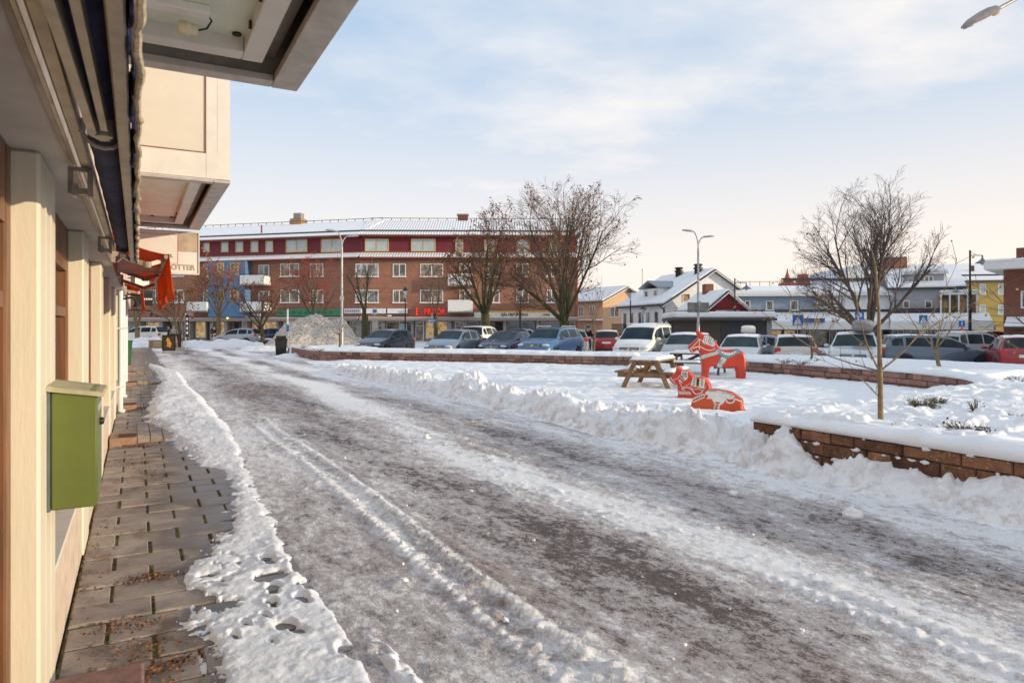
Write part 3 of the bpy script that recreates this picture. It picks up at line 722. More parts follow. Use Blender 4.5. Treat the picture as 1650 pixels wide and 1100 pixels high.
for u, L, v1, h in ((10.95, 2.2, .82, .10), (21.9, 2.2, .75, .11), (26.6, 2.0, .6, .10), (15.5, 1.2, .30, .05)):
    m = MB(); n = 5
    for k in range(n):
        a_ = .005+(v1-.005)*k/n; b_ = .005+(v1-.005)*(k+1)/n
        z_ = lambda q: .03+h*(1-q/v1)
        p = [W(a_+.006, u, -.02), W(b_-.004, u, -.02), W(b_-.004, u+L, -.02), W(a_+.006, u+L, -.02), W(a_+.006, u, z_(a_)), W(b_-.004, u, z_(b_)), W(b_-.004, u+L, .02), W(a_+.006, u+L, .02)]
        m.t = .35+.3*rnd.random(); m.hexa(p)
    tag(m.build('pavement_ramp', slabm), kind='structure')
# ---- leaf litter
m = MB()
def leaf(v, u, z, r):
    a_ = rnd.random()*6.28; c_ = W(v, u, z); tl = rnd.uniform(-.4, .4)
    p = [(math.cos(a_)*r, math.sin(a_)*r), (-math.sin(a_)*r*.5, math.cos(a_)*r*.5), (-math.cos(a_)*r, -math.sin(a_)*r), (math.sin(a_)*r*.5, -math.cos(a_)*r*.5)]
    m.cur = rnd.choice((0, 0, 1, 2)); m.add([(c_.x+x, c_.y+y, z+.004+abs(x)*tl*.6+.003*k) for k, (x, y) in enumerate(p)], [(0, 1, 2, 3)])
for k in range(1500):
    cl_ = rnd.choice(((3.62, .07, .25), (3.9, .0, .2), (4.25, -.02, .12), (5.0, .05, .10), (10.62, .12, .22), (10.6, .0, .2), (8.5, .1, .5), (9.3, 0, .4), (21.7, .1, .2), (15.1, -.1, .2), (3.68, .16, .1), (6, -.3, 1.5)))
    leaf(min(.6, max(-.32, rnd.gauss(cl_[1], .10))), rnd.gauss(cl_[0], cl_[2]*.45), .016+rnd.random()*.012, rnd.uniform(.006, .017))
tag(m.build('leaf_litter', [mat('brown_leaf', (.17, .075, .03), .85, var=.4), mat('orange_leaf', (.36, .13, .035), .8, var=.4), mat('dark_leaf', (.06, .035, .022), .9)]), kind='stuff')
# ---- what closes the street beyond the shop front
S = Street('corner_shop', -.7, 44, 0, 'narrow dark red shop with a gutter post at the far end of the shop row', 'building')
m = MB(); m.box(-8, -.75, 38, 52, 0, 4.2); S.part(m, 'wall', mat('oxblood_wall', (.22, .06, .045), .7)); m = MB(); m.box(-8.2, -.5, 37.8, 52.2, 4.2, 4.5); S.part(m, 'roof', SNOW)
m = MB(); m.tube([(-.55, 38.3, 0), (-.55, 38.3, 4.2)], .09, 8); S.part(m, 'post', mat('red_post', (.40, .09, .06), .5))
S = Street('wheelie_bin', -.45, 33.2, 0, 'green wheelie bin at the far end of the shop front', 'bin')
m = MB(); m.hexa([(-.62, 33, 0.05), (-.22, 33, 0.05), (-.22, 33.5, 0.05), (-.62, 33.5, 0.05), (-.68, 32.95, 1.0), (-.16, 32.95, 1.0), (-.16, 33.55, 1.0), (-.68, 33.55, 1.0)]); S.part(m, 'body', mat('bin_green', (.03, .12, .05), .5))
m = MB(); m.box(-.70, -.14, 32.92, 33.58, 1.0, 1.07, .02); S.part(m, 'lid', mat('bin_green', (.03, .12, .05), .5))
# ---------------------------------------------------------------- stone walls, horses, picnic tables
STONE = mat('red_sandstone', (.33, .185, .15), .85, var=.35, scale=5, bump=.6, bscale=45, bdist=.015, attr='tint', col2=(.24, .135, .115))
def mossy():
    m, t, b = new_mat('mossy_sandstone')
    f = t.tex(6, 6, .7); c = t.ramp(f, [(.32, (.12, .06, .035)), (.48, (.27, .125, .07)), (.62, (.34, .17, .10)), (.75, (.16, .10, .045))])
    c = t.mix(t.ramp(t.tex(11, 5, .7), [(.56, (0,)*3), (.68, (.85,)*3)]), c, (.10, .095, .02))
    c = t.mix(t.ramp(t.tex(26, 5, .75), [(.62, (0,)*3), (.68, (1,)*3)]), c, (.72, .71, .70))
    a = t.add('ShaderNodeAttribute'); a.attribute_name = 'tint'
    c = t.mix(1.0, c, t.ramp(a.outputs['Fac'], [(0, (.5, .45, .42)), (1, (1.45, 1.4, 1.35))]), 'MULTIPLY')
    t.link(c, b.inputs['Base Color']); b.inputs['Roughness'].default_value = .9
    t.link(t.bump(t.tex(24, 5, .7), 1.0, .03), b.inputs['Normal']); return m
STONEM = mossy()
MORT = mat('dark_joint', (.07, .05, .04), .95)
def stone_wall(name, pts, z0, z1, thick, label, courses=(.15, .13, .13, .12), seed=1, blen=(.22, .62), sm=None, extra_snow=False):
    "dry wall of squared blocks along a polyline; the face is on the right-hand side of the direction of travel"
    R = random.Random(seed); pts = [Vector((p[0], p[1], 0)) for p in pts]
    c0 = sum(pts, Vector())/len(pts); o = thing(name, (c0.x, c0.y, 0), 0, label, 'wall', 'low red stone planter walls')
    L = [0]
    for a, b in zip(pts[:-1], pts[1:]): L.append(L[-1]+(b-a).length)
    def P(s):
        for k in range(len(pts)-1):
            if s <= L[k+1] or k == len(pts)-2:
                f = (s-L[k])/(L[k+1]-L[k]); return pts[k].lerp(pts[k+1], f)
    def Nn(s):
        d = (P(min(L[-1], s+.05))-P(max(0, s-.05))).normalized(); return Vector((d.y, -d.x, 0))   # right-hand normal
    m = MB(); z = z1; ci = 0
    while z > z0+.02:
        h = courses[ci % len(courses)]*R.uniform(.92, 1.08); s = -R.random()*.3
        if z-h < z0+.04: h = z-z0
        while s < L[-1]:
            w_ = R.uniform(*blen); a = max(0, s); b = min(L[-1], s+w_)
            if b-a > .06:
                g = .007; off = R.uniform(-.018, .018); m.t = R.random()
                ta = R.uniform(-.006, .006)
                n = 2 if b-a > .3 else 1
                for q in range(n):
                    aa = a+(b-a)*q/n; bb = a+(b-a)*(q+1)/n
                    A, B = P(aa+(g if q == 0 else 0)), P(bb-(g if q == n-1 else 0)); NA, NB = Nn(aa), Nn(bb)
                    k = .012
                    def ring(d, i):
                        e = i if q == 0 else 0; e2 = i if q == n-1 else 0
                        dd = (B-A).normalized()
                        return [A+dd*e+NA*(d+ta)+Vector((0, 0, z-h+g+i)), B-dd*e2+NB*d+Vector((0, 0, z-h+g+i)), B-dd*e2+NB*d+Vector((0, 0, z-g*.5-i)), A+dd*e+NA*(d+ta)+Vector((0, 0, z-g*.5-i))]
                    r0, r1, r2 = ring(-thick, 0), ring(off-k, 0), ring(off, k)
                    vs = [p-Vector((c0.x, c0.y, 0)) for p in r0+r1+r2]
                    m.add(vs, [(0, 1, 5, 4), (1, 2, 6, 5), (2, 3, 7, 6), (3, 0, 4, 7), (4, 5, 9, 8), (5, 6, 10, 9), (6, 7, 11, 10), (7, 4, 8, 11), (8, 9, 10, 11), (3, 2, 1, 0)])
            s += w_
        z -= h; ci += 1
    m.build('stonework', sm or STONE, o)
    m = MB(); n = max(2, int(L[-1]/.5)); vs = []
    for k in range(n+1):
        s = L[-1]*k/n; p = P(s)-Vector((c0.x, c0.y, 0)); N = Nn(s)
        vs += [p-N*.03+Vector((0, 0, z0)), p-N*.03+Vector((0, 0, z1-.01)), p-N*(thick-.02)+Vector((0, 0, z1-.01)), p-N*(thick-.02)+Vector((0, 0, z0))]
    fs = [(4*k+j, 4*k+(j+1) % 4, 4*k+4+(j+1) % 4, 4*k+4+j) for k in range(n) for j in range(4)]+[(0, 1, 2, 3), (4*n, 4*n+1, 4*n+2, 4*n+3)]
    m.add(vs, fs); m.build('core', MORT, o)
    if extra_snow:
        m = MB()
        for k in range(50):
            s_ = R.uniform(.1, L[-1]-.1); N = Nn(s_); p = P(s_)-Vector((c0.x, c0.y, 0)); zz_ = R.choice((z1-.01, z1-.137, z1-.285, z1-.14, z1-.29)); rr = R.uniform(.015, .05)
            d_ = Vector((-N.y, N.x, 0)); c_ = p+N*.018+Vector((0, 0, zz_)); nn = 9; ring = []
            for q in range(nn):
                a_ = 6.283*q/nn; ring.append(c_+d_*math.cos(a_)*rr*R.uniform(.7, 1.9)+Vector((0, 0, math.sin(a_)*rr*R.uniform(.25, .8)))-N*.012)
            m.add(ring+[c_+N*rr*.18+Vector((0, 0, -rr*.1))], [(q, (q+1) % nn, nn) for q in range(nn)])
        o2 = m.build('snow_patches', SNOW, o, smooth=True, sharp=80); o2['kind'] = 'stuff'
    # snow cap
    m = MB(); n = max(4, int(L[-1]/.12)); vs = []; prof = [(.02, -.004), (.045, .02), (.04, .055), (.0, .095), (-.2, .125), (-.42, .12), (-.45, 0)]
    for k in range(n+1):
        s = L[-1]*k/n; p = P(s)-Vector((c0.x, c0.y, 0)); N = Nn(s)
        q = float(fbm(np.array(s*1.9), np.array(seed*3.1), 3, 4)); q2 = float(fbm(np.array(s*5.3), np.array(seed*1.7), 5, 3))
        e = 1 if 0 < k < n else .5
        q3 = float(fbm(np.array(s*11.), np.array(seed*2.3), 7, 3))
        for d, z in prof: vs.append(p+N*(d-.02+(.06*q2+.05*q3)*(d > 0))+Vector((0, 0, z1+.005+z*e*(1+1.1*q+.7*q2*(z > .03)+.5*q3*(z > .03)))))
    np_ = len(prof)
    fs = [(np_*k+j, np_*k+j+1, np_*k+np_+j+1, np_*k+np_+j) for k in range(n) for j in range(np_-1)]+[tuple(range(np_)), tuple(np_*n+j for j in range(np_))]
    m.add(vs, fs); m.build('snow_cap', SNOW, o, smooth=True, sharp=80)
    return o
def dens(pts, n=6):
    out = []
    P_ = [pts[0]]+list(pts)+[pts[-1]]
    for i in range(1, len(P_)-2):
        for k in range(n):
            t_ = k/n; p0, p1, p2, p3 = (np.array(P_[i+j], float) for j in (-1, 0, 1, 2))
            out.append(tuple(.5*((2*p1)+(p2-p0)*t_+(2*p0-5*p1+4*p2-p3)*t_**2+(3*p1-p0-3*p2+p3)*t_**3)))
    out.append(tuple(pts[-1])); return out
A_front = [WALL_A[1]]+WALL_A[2:]
stone_wall('stone_wall', dens(A_front), -.1, WT, .42, 'long low wall of red stone blocks under a snow cap in front of the blue wagon and parked cars', seed=2)
stone_wall('stone_wall', WALL_A[:2], -.1, WT, .42, 'short run of red stone wall along the street behind the trash bin', seed=3)
stone_wall('stone_wall', dens(WALL_B), -.2, WT, .42, 'curved red stone wall behind the standing horse at the right of the snowy plaza', seed=5)
# street-side wall at the right
def SW(v, u): p = W(v, u); return (p.x, p.y)
stone_wall('stone_wall', [SW(6.68, 5.98), SW(6.70, 4.5), SW(6.70, 3.0), SW(6.72, .8)], -.1, .475, .40, 'rough mossy red stone wall half buried in snow at the right foreground', courses=(.135, .15, .16), seed=8, blen=(.20, .56), extra_snow=True, sm=STONEM)
stone_wall('stone_wall', [SW(8.0, 5.98), SW(6.70, 5.98)], -.1, .475, .40, 'end of the foreground red stone wall facing the picnic tables', courses=(.135, .15, .16), seed=9, blen=(.28, .62), sm=STONEM)
stone_wall('stone_wall', [(-18.9, 53.0), (-16.6, 52.2)], -.1, .5, .4, 'short red stone planter wall near the trash bin, below the dirty snow heap', seed=11)
stone_wall('stone_wall', [(-23.6, 60.0), (-20.4, 58.6)], -.1, .5, .4, 'farthest red stone planter wall, by the silver hatchback', seed=12)
# ---- painted wooden horses
HR = mat('horse_red', (.58, .045, .016), .45, var=.10, scale=3, coat=.15); HO = mat('horse_orange', (.62, .085, .016), .5, var=.12, scale=3, coat=.1)
PW = mat('paint_white', (.80, .76, .70), .5, var=.1); PT = mat('paint_teal', (.16, .42, .45), .5, var=.15); PB = mat('paint_blue', (.18, .20, .36), .5); PO = mat('paint_ochre', (.62, .33, .06), .5); PG = mat('paint_grey', (.25, .24, .23), .5)
class Horse:
    def __init__(s, name, loc, rot, label, k, x0, y0, thick):
        s.o = thing(name, loc, rot, label, 'horse sculpture', 'painted horse sculptures on the plaza'); s.k = k; s.x0 = x0; s.y0 = y0; s.t = thick
    def q(s, p): return ((p[0]-s.x0)/s.k, (s.y0-p[1])/s.k)
    def smooth(s, pts, n=4):
        pts = [s.q(p) for p in pts]; out = []
        N = len(pts)
        for i in range(N):
            p0, p1, p2, p3 = (np.array(pts[(i+j) % N]) for j in (-1, 0, 1, 2))
            for k in range(n):
                t_ = k/n; out.append(tuple(.5*((2*p1)+(p2-p0)*t_*.9+(2*p0-5*p1+4*p2-p3)*t_**2*.9+(3*p1-p0-3*p2+p3)*t_**3*.9)+.05*t_*0))
        return out
    def body(s, pts, m_, r=.05):
        P = s.smooth(pts, 4); N = len(P); m = MB(); c = np.array(P)
        prv = np.roll(c, 1, 0); nxt = np.roll(c, -1, 0); tg = nxt-prv; tg /= (np.linalg.norm(tg, axis=1)[:, None]+1e-9); nm = np.stack([tg[:, 1], -tg[:, 0]], 1)
        area = .5*np.sum(c[:, 0]*nxt[:, 1]-nxt[:, 0]*c[:, 1])
        if area < 0: nm = -nm
        rings = []
        def inset_poly(k):
            cc = c-nm*k
            for _ in range(40):
                e0 = np.roll(c, -1, 0)-c; e1 = np.roll(cc, -1, 0)-cc
                bad = np.where((e0*e1).sum(1) < 0)[0]
                if not len(bad): break
                for i in bad:
                    j = (i+1) % N; mid = (cc[i]+cc[j])/2; cc[i] = mid; cc[j] = mid+e0[i]*1e-3
            return cc
        from mathutils.geometry import tessellate_polygon
        for inset, y in ((r, -s.t/2), (r*.3, -s.t/2+r*.25), (0, -s.t/2+r), (0, s.t/2-r), (r*.3, s.t/2-r*.25), (r, s.t/2)):
            cc = inset_poly(inset); rings.append([(x, y, z) for x, z in cc])
        vs = [p for R in rings for p in R]
        fs = [(i*N+k, i*N+(k+1) % N, (i+1)*N+(k+1) % N, (i+1)*N+k) for i in range(5) for k in range(N)]
        tris = tessellate_polygon([[Vector((x, z, 0)) for x, y, z in rings[0]]])
        fs += [tuple(t_) for t_ in tris]+[tuple(5*N+q for q in t_) for t_ in tris]
        m.add(vs, fs); return m.build('body', m_, s.o, smooth=True, sharp=50)
    def decor(s, name, items):
        "items: (layer, material, polygon) painted on both flanks"
        by = []; mts = []
        m = MB()
        for layer, mt, poly in items:
            if mt not in mts: mts.append(mt)
            m.cur = mts.index(mt); P = [s.q(p) for p in poly]
            for sg in (-1, 1):
                a = sg*s.t/2; m.prism(P, 'y', a, a+sg*(.002+.0018*layer))
        return m.build(name, mts, s.o)
def line(pts, w_):
    L = []; R_ = []; n = len(pts)
    for i, p in enumerate(pts):
        a = np.array(pts[max(0, i-1)], float); b = np.array(pts[min(n-1, i+1)], float); d = (b-a)/np.linalg.norm(b-a); q = np.array((-d[1], d[0]))*w_/2
        L.append(tuple(np.array(p)+q)); R_.append(tuple(np.array(p)-q))
    return L+R_[::-1]
def curve(pts, n=8):
    return [tuple(p) for p in dens(pts, n)]
def disc(c, r, n=14, sx=1): return [(c[0]+r*sx*math.cos(2*math.pi*k/n), c[1]+r*math.sin(2*math.pi*k/n)) for k in range(n)]
# standing horse
H = Horse('standing_horse', at(1155, 20.0, .10), math.radians(-9), 'tall standing red painted wooden horse with a white and turquoise harness', 424.0, 600, 690, .34)
H.body([(358, 78), (388, 92), (440, 132), (500, 142), (560, 192), (606, 258), (640, 308), (700, 320), (800, 314), (862, 322), (910, 352), (936, 425), (940, 560), (928, 690), (838, 690), (830, 610), (812, 545), (760, 548), (640, 547), (550, 525), (512, 545), (500, 620), (497, 690), (415, 690), (416, 600), (414, 470), (402, 400), (388, 352), (368, 326), (330, 342), (296, 360), (256, 305), (252, 282), (300, 235), (366, 170), (352, 112)], HR, .06)
it = [(0, PW, [(442, 142), (500, 152), (545, 182), (572, 262), (548, 276), (500, 262), (420, 226)])]
for k in range(5):
    x = 440+k*25; it.append((1, (PB, PO, PG, PB, PT)[k], line([(x+12, 158+k*5), (x+2, 200+k*7), (x+12, 232+k*9)], 9)))
for k in range(6): it.append((2, PO if k % 2 else PB, disc((500+(k % 2)*10, 165+k*17), 7)))
for k in range(9): it.append((0, PW, disc((425+k*17, 238+k*6), 4)))
it += [(0, PW, disc((440+k*13, 300-abs(k-4)*1.0), 3)) for k in range(0)]
H.decor('painted_mane', it)
it = [(0, PW, line(curve([(268, 312), (320, 262), (384, 188)]), 7)), (0, PW, line(curve([(384, 188), (380, 250), (382, 322)]), 7)), (0, PW, line([(272, 306), (304, 350)], 8)), (0, PW, line([(384, 188), (360, 180)], 6)),
      (0, PW, line(curve([(300, 305), (345, 286), (400, 286), (450, 312), (510, 326), (570, 306)]), 9)), (1, PW, line([(384, 190), (430, 215)], 6)), (0, BLACK, disc((345, 215), 5))]
H.decor('painted_bridle', it)
it = []
for k in range(7):
    c_ = (420+k*27, 408-k*8); it.append((0, PT, disc(c_, 24))); it.append((1, PW, disc((c_[0], c_[1]), 17))); it.append((2, PT, disc(c_, 9)))
it.append((3, PW, line([(408, 400), (585, 350)], 16))); it.append((4, PO, line([(412, 402), (580, 352)], 6)))
H.decor('painted_breast_band', it)
it = [(0, PT, disc((605, 342), 32)), (1, PW, disc((605, 342), 20)), (2, PT, disc((608, 340), 13))]
for k in range(8):
    a_ = k/7; c_ = (645+a_*195, 360+62*math.sin(math.pi*min(1, a_*1.05))**1.0*(1-.75*a_)-a_*24); it += [(0, PT, disc(c_, 28)), (1, PG, disc(c_, 22)), (1.6, PT, disc(c_, 16))]
it += [(2.4, PW, [(632, 332), (700, 350), (775, 350), (830, 328), (800, 362), (745, 388), (690, 378), (645, 358)])]
for k in range(8): it.append((3.2, PT if k % 3 == 0 else HR, disc((650+k*20, 348+(k % 2)*10), 6)))
H.decor('painted_saddle', it)
it = [(0, PT, [(632, 412), (665, 398), (716, 430), (690, 474), (662, 500), (655, 540), (596, 534), (588, 500), (612, 470), (625, 440)]), (1, PW, [(642, 420), (664, 410), (702, 434), (680, 470), (650, 494), (640, 528), (606, 524), (602, 500), (624, 474), (636, 446)]), (2, PO, line([(668, 428), (640, 470), (622, 520)], 12)), (2, PT, line([(690, 436), (664, 474), (640, 510)], 5)), (2, PT, line([(646, 430), (628, 470), (610, 505)], 5))]
H.decor('painted_girth', it)
# head half
H = Horse('horse_head_sculpture', at(1114, 14.3, .05), math.radians(-24), 'half-sunk red wooden horse with head and white painted mane, left of the two low ones', 560.0, 275, 905, .30)
H.body([(118, 478), (145, 488), (178, 520), (240, 535), (285, 560), (318, 598), (400, 590), (445, 615), (492, 680), (505, 740), (545, 860), (550, 905), (105, 905), (130, 820), (125, 740), (118, 690), (78, 684), (32, 640), (38, 610), (90, 560), (108, 515)], HR, .04)
it = [(0, PW, [(178, 528), (245, 535), (252, 600), (215, 632), (168, 575)])]+[(1, BLACK, line([(186+k*15, 540), (182+k*15, 600)], 6)) for k in range(3)]+[(1, PG, line([(226, 545), (234, 600)], 16))]
it += [(0, PW, [(305, 600), (445, 612), (432, 722), (360, 715), (282, 690)]), (1, PO, [(345, 598), (385, 600), (375, 712), (342, 706)]), (2, BLACK, [(355, 610), (378, 612), (370, 690), (350, 690)])]
for k in range(5):
    it += [(1, BLACK, line([(310-k*2, 622+k*17), (338-k*2, 612+k*17)], 6)), (1, BLACK, line([(395, 628+k*17), (422, 612+k*17)], 6))]
it += [(0, PW, line(curve([(270, 700), (320, 735), (370, 730), (420, 742), (455, 690)]), 6))]
H.decor('painted_mane', it)
it = [(0, PW, line(curve([(60, 640), (130, 615), (160, 575)]), 6)), (0, PW, line([(45, 605), (100, 670)], 8)), (0, PW, line(curve([(160, 590), (180, 620), (215, 634), (250, 600)]), 6)), (0, PW, line(curve([(140, 630), (185, 720), (215, 765)]), 6)), (0, PW, line(curve([(175, 740), (240, 715), (290, 740), (340, 790), (400, 770), (425, 735)]), 10)), (0, PW, line([(190, 720), (280, 665)], 5)), (1, PW, line([(150, 630), (185, 665)], 12))]
H.decor('painted_bridle', it)
it = []
for k in range(8): it += [(0, PW, disc((145+k*18, 775+(k % 2)*12), 14)), (1, HO if k % 2 else BLACK, disc((145+k*18, 775+(k % 2)*12), 6))]
H.decor('painted_breast_band', it)
# body half
H = Horse('horse_body_sculpture', at(1153, 12.55, .02), math.radians(-22), 'low orange wooden horse body without head, white painted saddle, half sunk in snow', 640.0, 575, 1050, .30)
H.body([(440, 790), (490, 745), (570, 738), (660, 748), (760, 768), (835, 820), (878, 858), (884, 930), (862, 1050), (265, 1050), (300, 940), (325, 860)], HO, .05)
it = [(0, PW, [(470, 775), (505, 750), (600, 748), (700, 762), (775, 790), (800, 815), (780, 840), (740, 848), (705, 838), (668, 898), (620, 925), (565, 895), (540, 850), (490, 850), (462, 815)])]
it += [(1, PB, line(curve([(505, 760), (560, 758), (600, 762)]), 9)), (1, PT, line(curve([(650, 770), (720, 780), (775, 805)]), 9)), (1, HR, disc((482, 820), 18)), (1, HO, [(575, 880), (640, 885), (620, 902), (590, 898)])]
it += [(0, PW, line(curve([(700, 850), (715, 880), (750, 888), (785, 872), (800, 840), (850, 860), (872, 850)]), 16)), (1, HO, [(715, 850), (770, 852), (750, 866), (725, 862)])]
H.decor('painted_saddle', it)
it = []
for k in range(5): it += [(0, PW, disc((338+k*26, 872-k*13), 27, sx=.75)), (1, HO, disc((338+k*26, 872-k*13), 15, sx=.7)), (2, BLACK, disc((344+k*26, 872-k*13), 7, sx=.5))]
H.decor('painted_breast_band', it)
it = []
for k in range(3): it += [(0, PW, disc((598-k*8, 925+k*35), 30)), (1, HO, disc((600-k*8, 925+k*35), 14)), (2, PO, disc((598-k*8, 925+k*35), 7))]
it += [(0, PW, line([(575, 915), (555, 1005)], 10)), (0, PW, line([(630, 915), (612, 1005)], 10))]
H.decor('painted_girth', it)
# ---- picnic tables
WOOD = mat('weathered_pine', (.27, .165, .085), .7, var=.4, scale=9, bump=.3, bscale=40, stretch=(.3, 1, 1))
WOODD = mat('grey_pine', (.15, .105, .075), .75, var=.4, scale=9, bump=.3, bscale=40)
def lumpy(x0, x1, y0, y1, z, h, seed, nx=14, ny=18, r=.05):
    m = MB(); vs = []
    for j in range(ny+1):
        for i in range(nx+1):
            fx, fy = i/nx, j/ny; x = x0+(x1-x0)*fx; y = y0+(y1-y0)*fy
            d = min(x-x0, x1-x, y-y0, y1-y); e = min(1, (d/r))**.5 if d > 0 else 0
            vs.append((x+.02*(vn(np.array(y*9), np.array(seed*1.), 1)-.5)*(i in (0, nx)), y+.02*(vn(np.array(x*9), np.array(seed*1.), 2)-.5)*(j in (0, ny)), z+.002+h*e*(1+.5*float(fbm(np.array(x*3.), np.array(y*3.), seed, 4)))))
    m.add(vs, [(j*(nx+1)+i, j*(nx+1)+i+1, (j+1)*(nx+1)+i+1, (j+1)*(nx+1)+i) for j in range(ny) for i in range(nx)])
    return m
def picnic_table(loc, rot, label, wd, L=1.75):
    o = thing('picnic_table', loc, rot, label, 'table', 'wooden picnic tables on the plaza')
    m = MB(); n = 5; wT = .74
    for k in range(n): m.box(-wT/2+k*wT/n+.006, -wT/2+(k+1)*wT/n-.006, 0, L, .70, .745, .006)
    m.build('table_top', wd, o)
    for sx in (-1, 1):
        m = MB()
        for k in range(2): m.box(sx*.60+k*.135-.135, sx*.60+k*.135-.01, -.02, L+.02, .425, .47, .006)
        m.build('seat', wd, o)
    for y in (.18, L-.22):
        for sx in (-1, 1):
            m = MB(); m.bar((sx*.27, y, .70), (sx*.62, y, -.08), .11, .05, up=(0, 1, 0)); m.build('leg', wd, o)
        m = MB(); m.box(-.74, .74, y+.052, y+.095, .30, .42, .005); m.box(-.35, .35, y+.052, y+.095, .60, .698, .005); m.build('crossbar', wd, o)
    m = MB(); m.bar((0, .22, .36), (0, L/2, .69), .045, .09); m.bar((0, L-.2, .36), (0, L/2, .69), .045, .09); m.build('brace', wd, o)
    lumpy(-wT/2+.01, wT/2-.01, .01, L-.01, .745, .075, 5).build('snow_cover', SNOW, o, smooth=True)
    for sx in (-1, 1): lumpy(sx*.60-.13, sx*.60+.12, .0 if sx > 0 else .7, L, .47, .06, 7+sx).build('snow_cover', SNOW, o, smooth=True)
    return o
picnic_table(at(1037, 16.6, .09), math.radians(-27), 'wooden picnic table with snow on its top, left of the painted horses', WOOD)
picnic_table(at(1172, 21.6, .05), math.radians(62), 'dark wooden picnic table behind the standing red horse', WOODD)
# ---------------------------------------------------------------- parked cars
TYRE = mat('tyre_rubber', (.02, .02, .021), .85, var=.3); RIM = mat('alloy_rim', (.42, .42, .43), .3, .8); CGLASS = glass_mat('car_glass', (.012, .022, .028), .04, (.03, .05, .055)); CGLASS.node_tree.nodes['Principled BSDF'].inputs['Specular IOR Level'].default_value = .22; CGLASS.node_tree.nodes['Principled BSDF'].inputs['IOR'].default_value = 1.45
HL = mat('headlamp_glass', (.62, .63, .62), .12, .3, var=.2, scale=20); TL = mat('tail_lamp', (.50, .015, .02), .2, var=.2, scale=10, coat=.5); CHR = mat('chrome', (.6, .6, .6), .15, .9); PLATE = mat('number_plate', (.72, .72, .70), .4); TRIM = mat('black_trim', (.03, .03, .032), .55)
AMB = mat('amber_lamp', (.7, .22, .03), .3)
def paint(name, c, metal=.25): return mat('paint_'+name, c, .32, metal, var=.05, scale=2, coat=.7)
KIND = {
 # name: L, half width, top profile, cowl, roof front, roof end, tail, belt front, belt rear
 'hatch': dict(L=4.05, w=.87, top=[(0, .60), (.10, .70), (.45, .82), (1.02, .98), (1.80, 1.40), (2.4, 1.49), (3.2, 1.47), (3.55, 1.42), (3.93, 1.02), (4.02, .90), (4.05, .78)], c=1.02, r=1.80, e=3.55, t=3.93, b0=.92, b1=.99),
 'sedan': dict(L=4.45, w=.90, top=[(0, .58), (.10, .68), (.45, .79), (1.15, .94), (1.98, 1.33), (2.6, 1.41), (3.4, 1.39), (3.75, 1.35), (4.28, .99), (4.4, .92), (4.45, .78)], c=1.15, r=1.98, e=3.75, t=4.28, b0=.89, b1=.97),
 'wagon': dict(L=4.65, w=.90, top=[(0, .60), (.10, .70), (.45, .81), (1.15, .96), (1.95, 1.38), (2.6, 1.47), (3.6, 1.47), (4.12, 1.42), (4.52, 1.03), (4.62, .95), (4.65, .78)], c=1.15, r=1.95, e=4.12, t=4.52, b0=.90, b1=1.0),
 'suv': dict(L=4.6, w=.94, top=[(0, .70), (.08, .84), (.40, .97), (1.10, 1.10), (1.82, 1.56), (2.5, 1.67), (3.6, 1.66), (4.08, 1.60), (4.46, 1.12), (4.57, 1.02), (4.6, .85)], c=1.10, r=1.82, e=4.08, t=4.46, b0=1.05, b1=1.14),
 'van': dict(L=4.40, w=.90, top=[(0, .66), (.08, .80), (.40, .95), (.92, 1.12), (1.62, 1.66), (2.2, 1.80), (3.8, 1.82), (4.20, 1.78), (4.36, 1.14), (4.39, 1.0), (4.40, .8)], c=.92, r=1.62, e=4.20, t=4.36, b0=1.08, b1=1.14),
}
WHEEL_MESH = {}
def wheel(parent, x, y, r, side):
    key = round(r, 3)
    if key not in WHEEL_MESH:
        m = MB(); m.lathe([(r*.62, -.09), (r*.93, -.10), (r, -.07), (r, .07), (r*.93, .10), (r*.62, .09)], 20, axis='y')
        t_ = m.build('tyre', TYRE, None, smooth=True)
        m = MB(); m.lathe([(r*.60, .03), (r*.64, .085), (r*.58, .075)], 20, axis='y')
        for k in range(7):
            a_ = 2*math.pi*k/7; m.bar((math.cos(a_)*r*.1, .07, math.sin(a_)*r*.1), (math.cos(a_)*r*.58, .075, math.sin(a_)*r*.58), r*.17, .02, up=(0, 1, 0))
        m.lathe([(r*.15, .06), (r*.15, .085), (.005, .09)], 10, axis='y')
        ri = m.build('rim', RIM, None, smooth=True); WHEEL_MESH[key] = (t_.data, ri.data)
        bpy.data.objects.remove(t_); bpy.data.objects.remove(ri)
    a, b = WHEEL_MESH[key]
    w_ = bpy.data.objects.new('wheel', a); COL.objects.link(w_); w_.parent = parent; w_.location = (x, y, r); w_.rotation_euler = (0, 0, 0 if side > 0 else math.pi)
    q = bpy.data.objects.new('rim', b); COL.objects.link(q); q.parent = w_
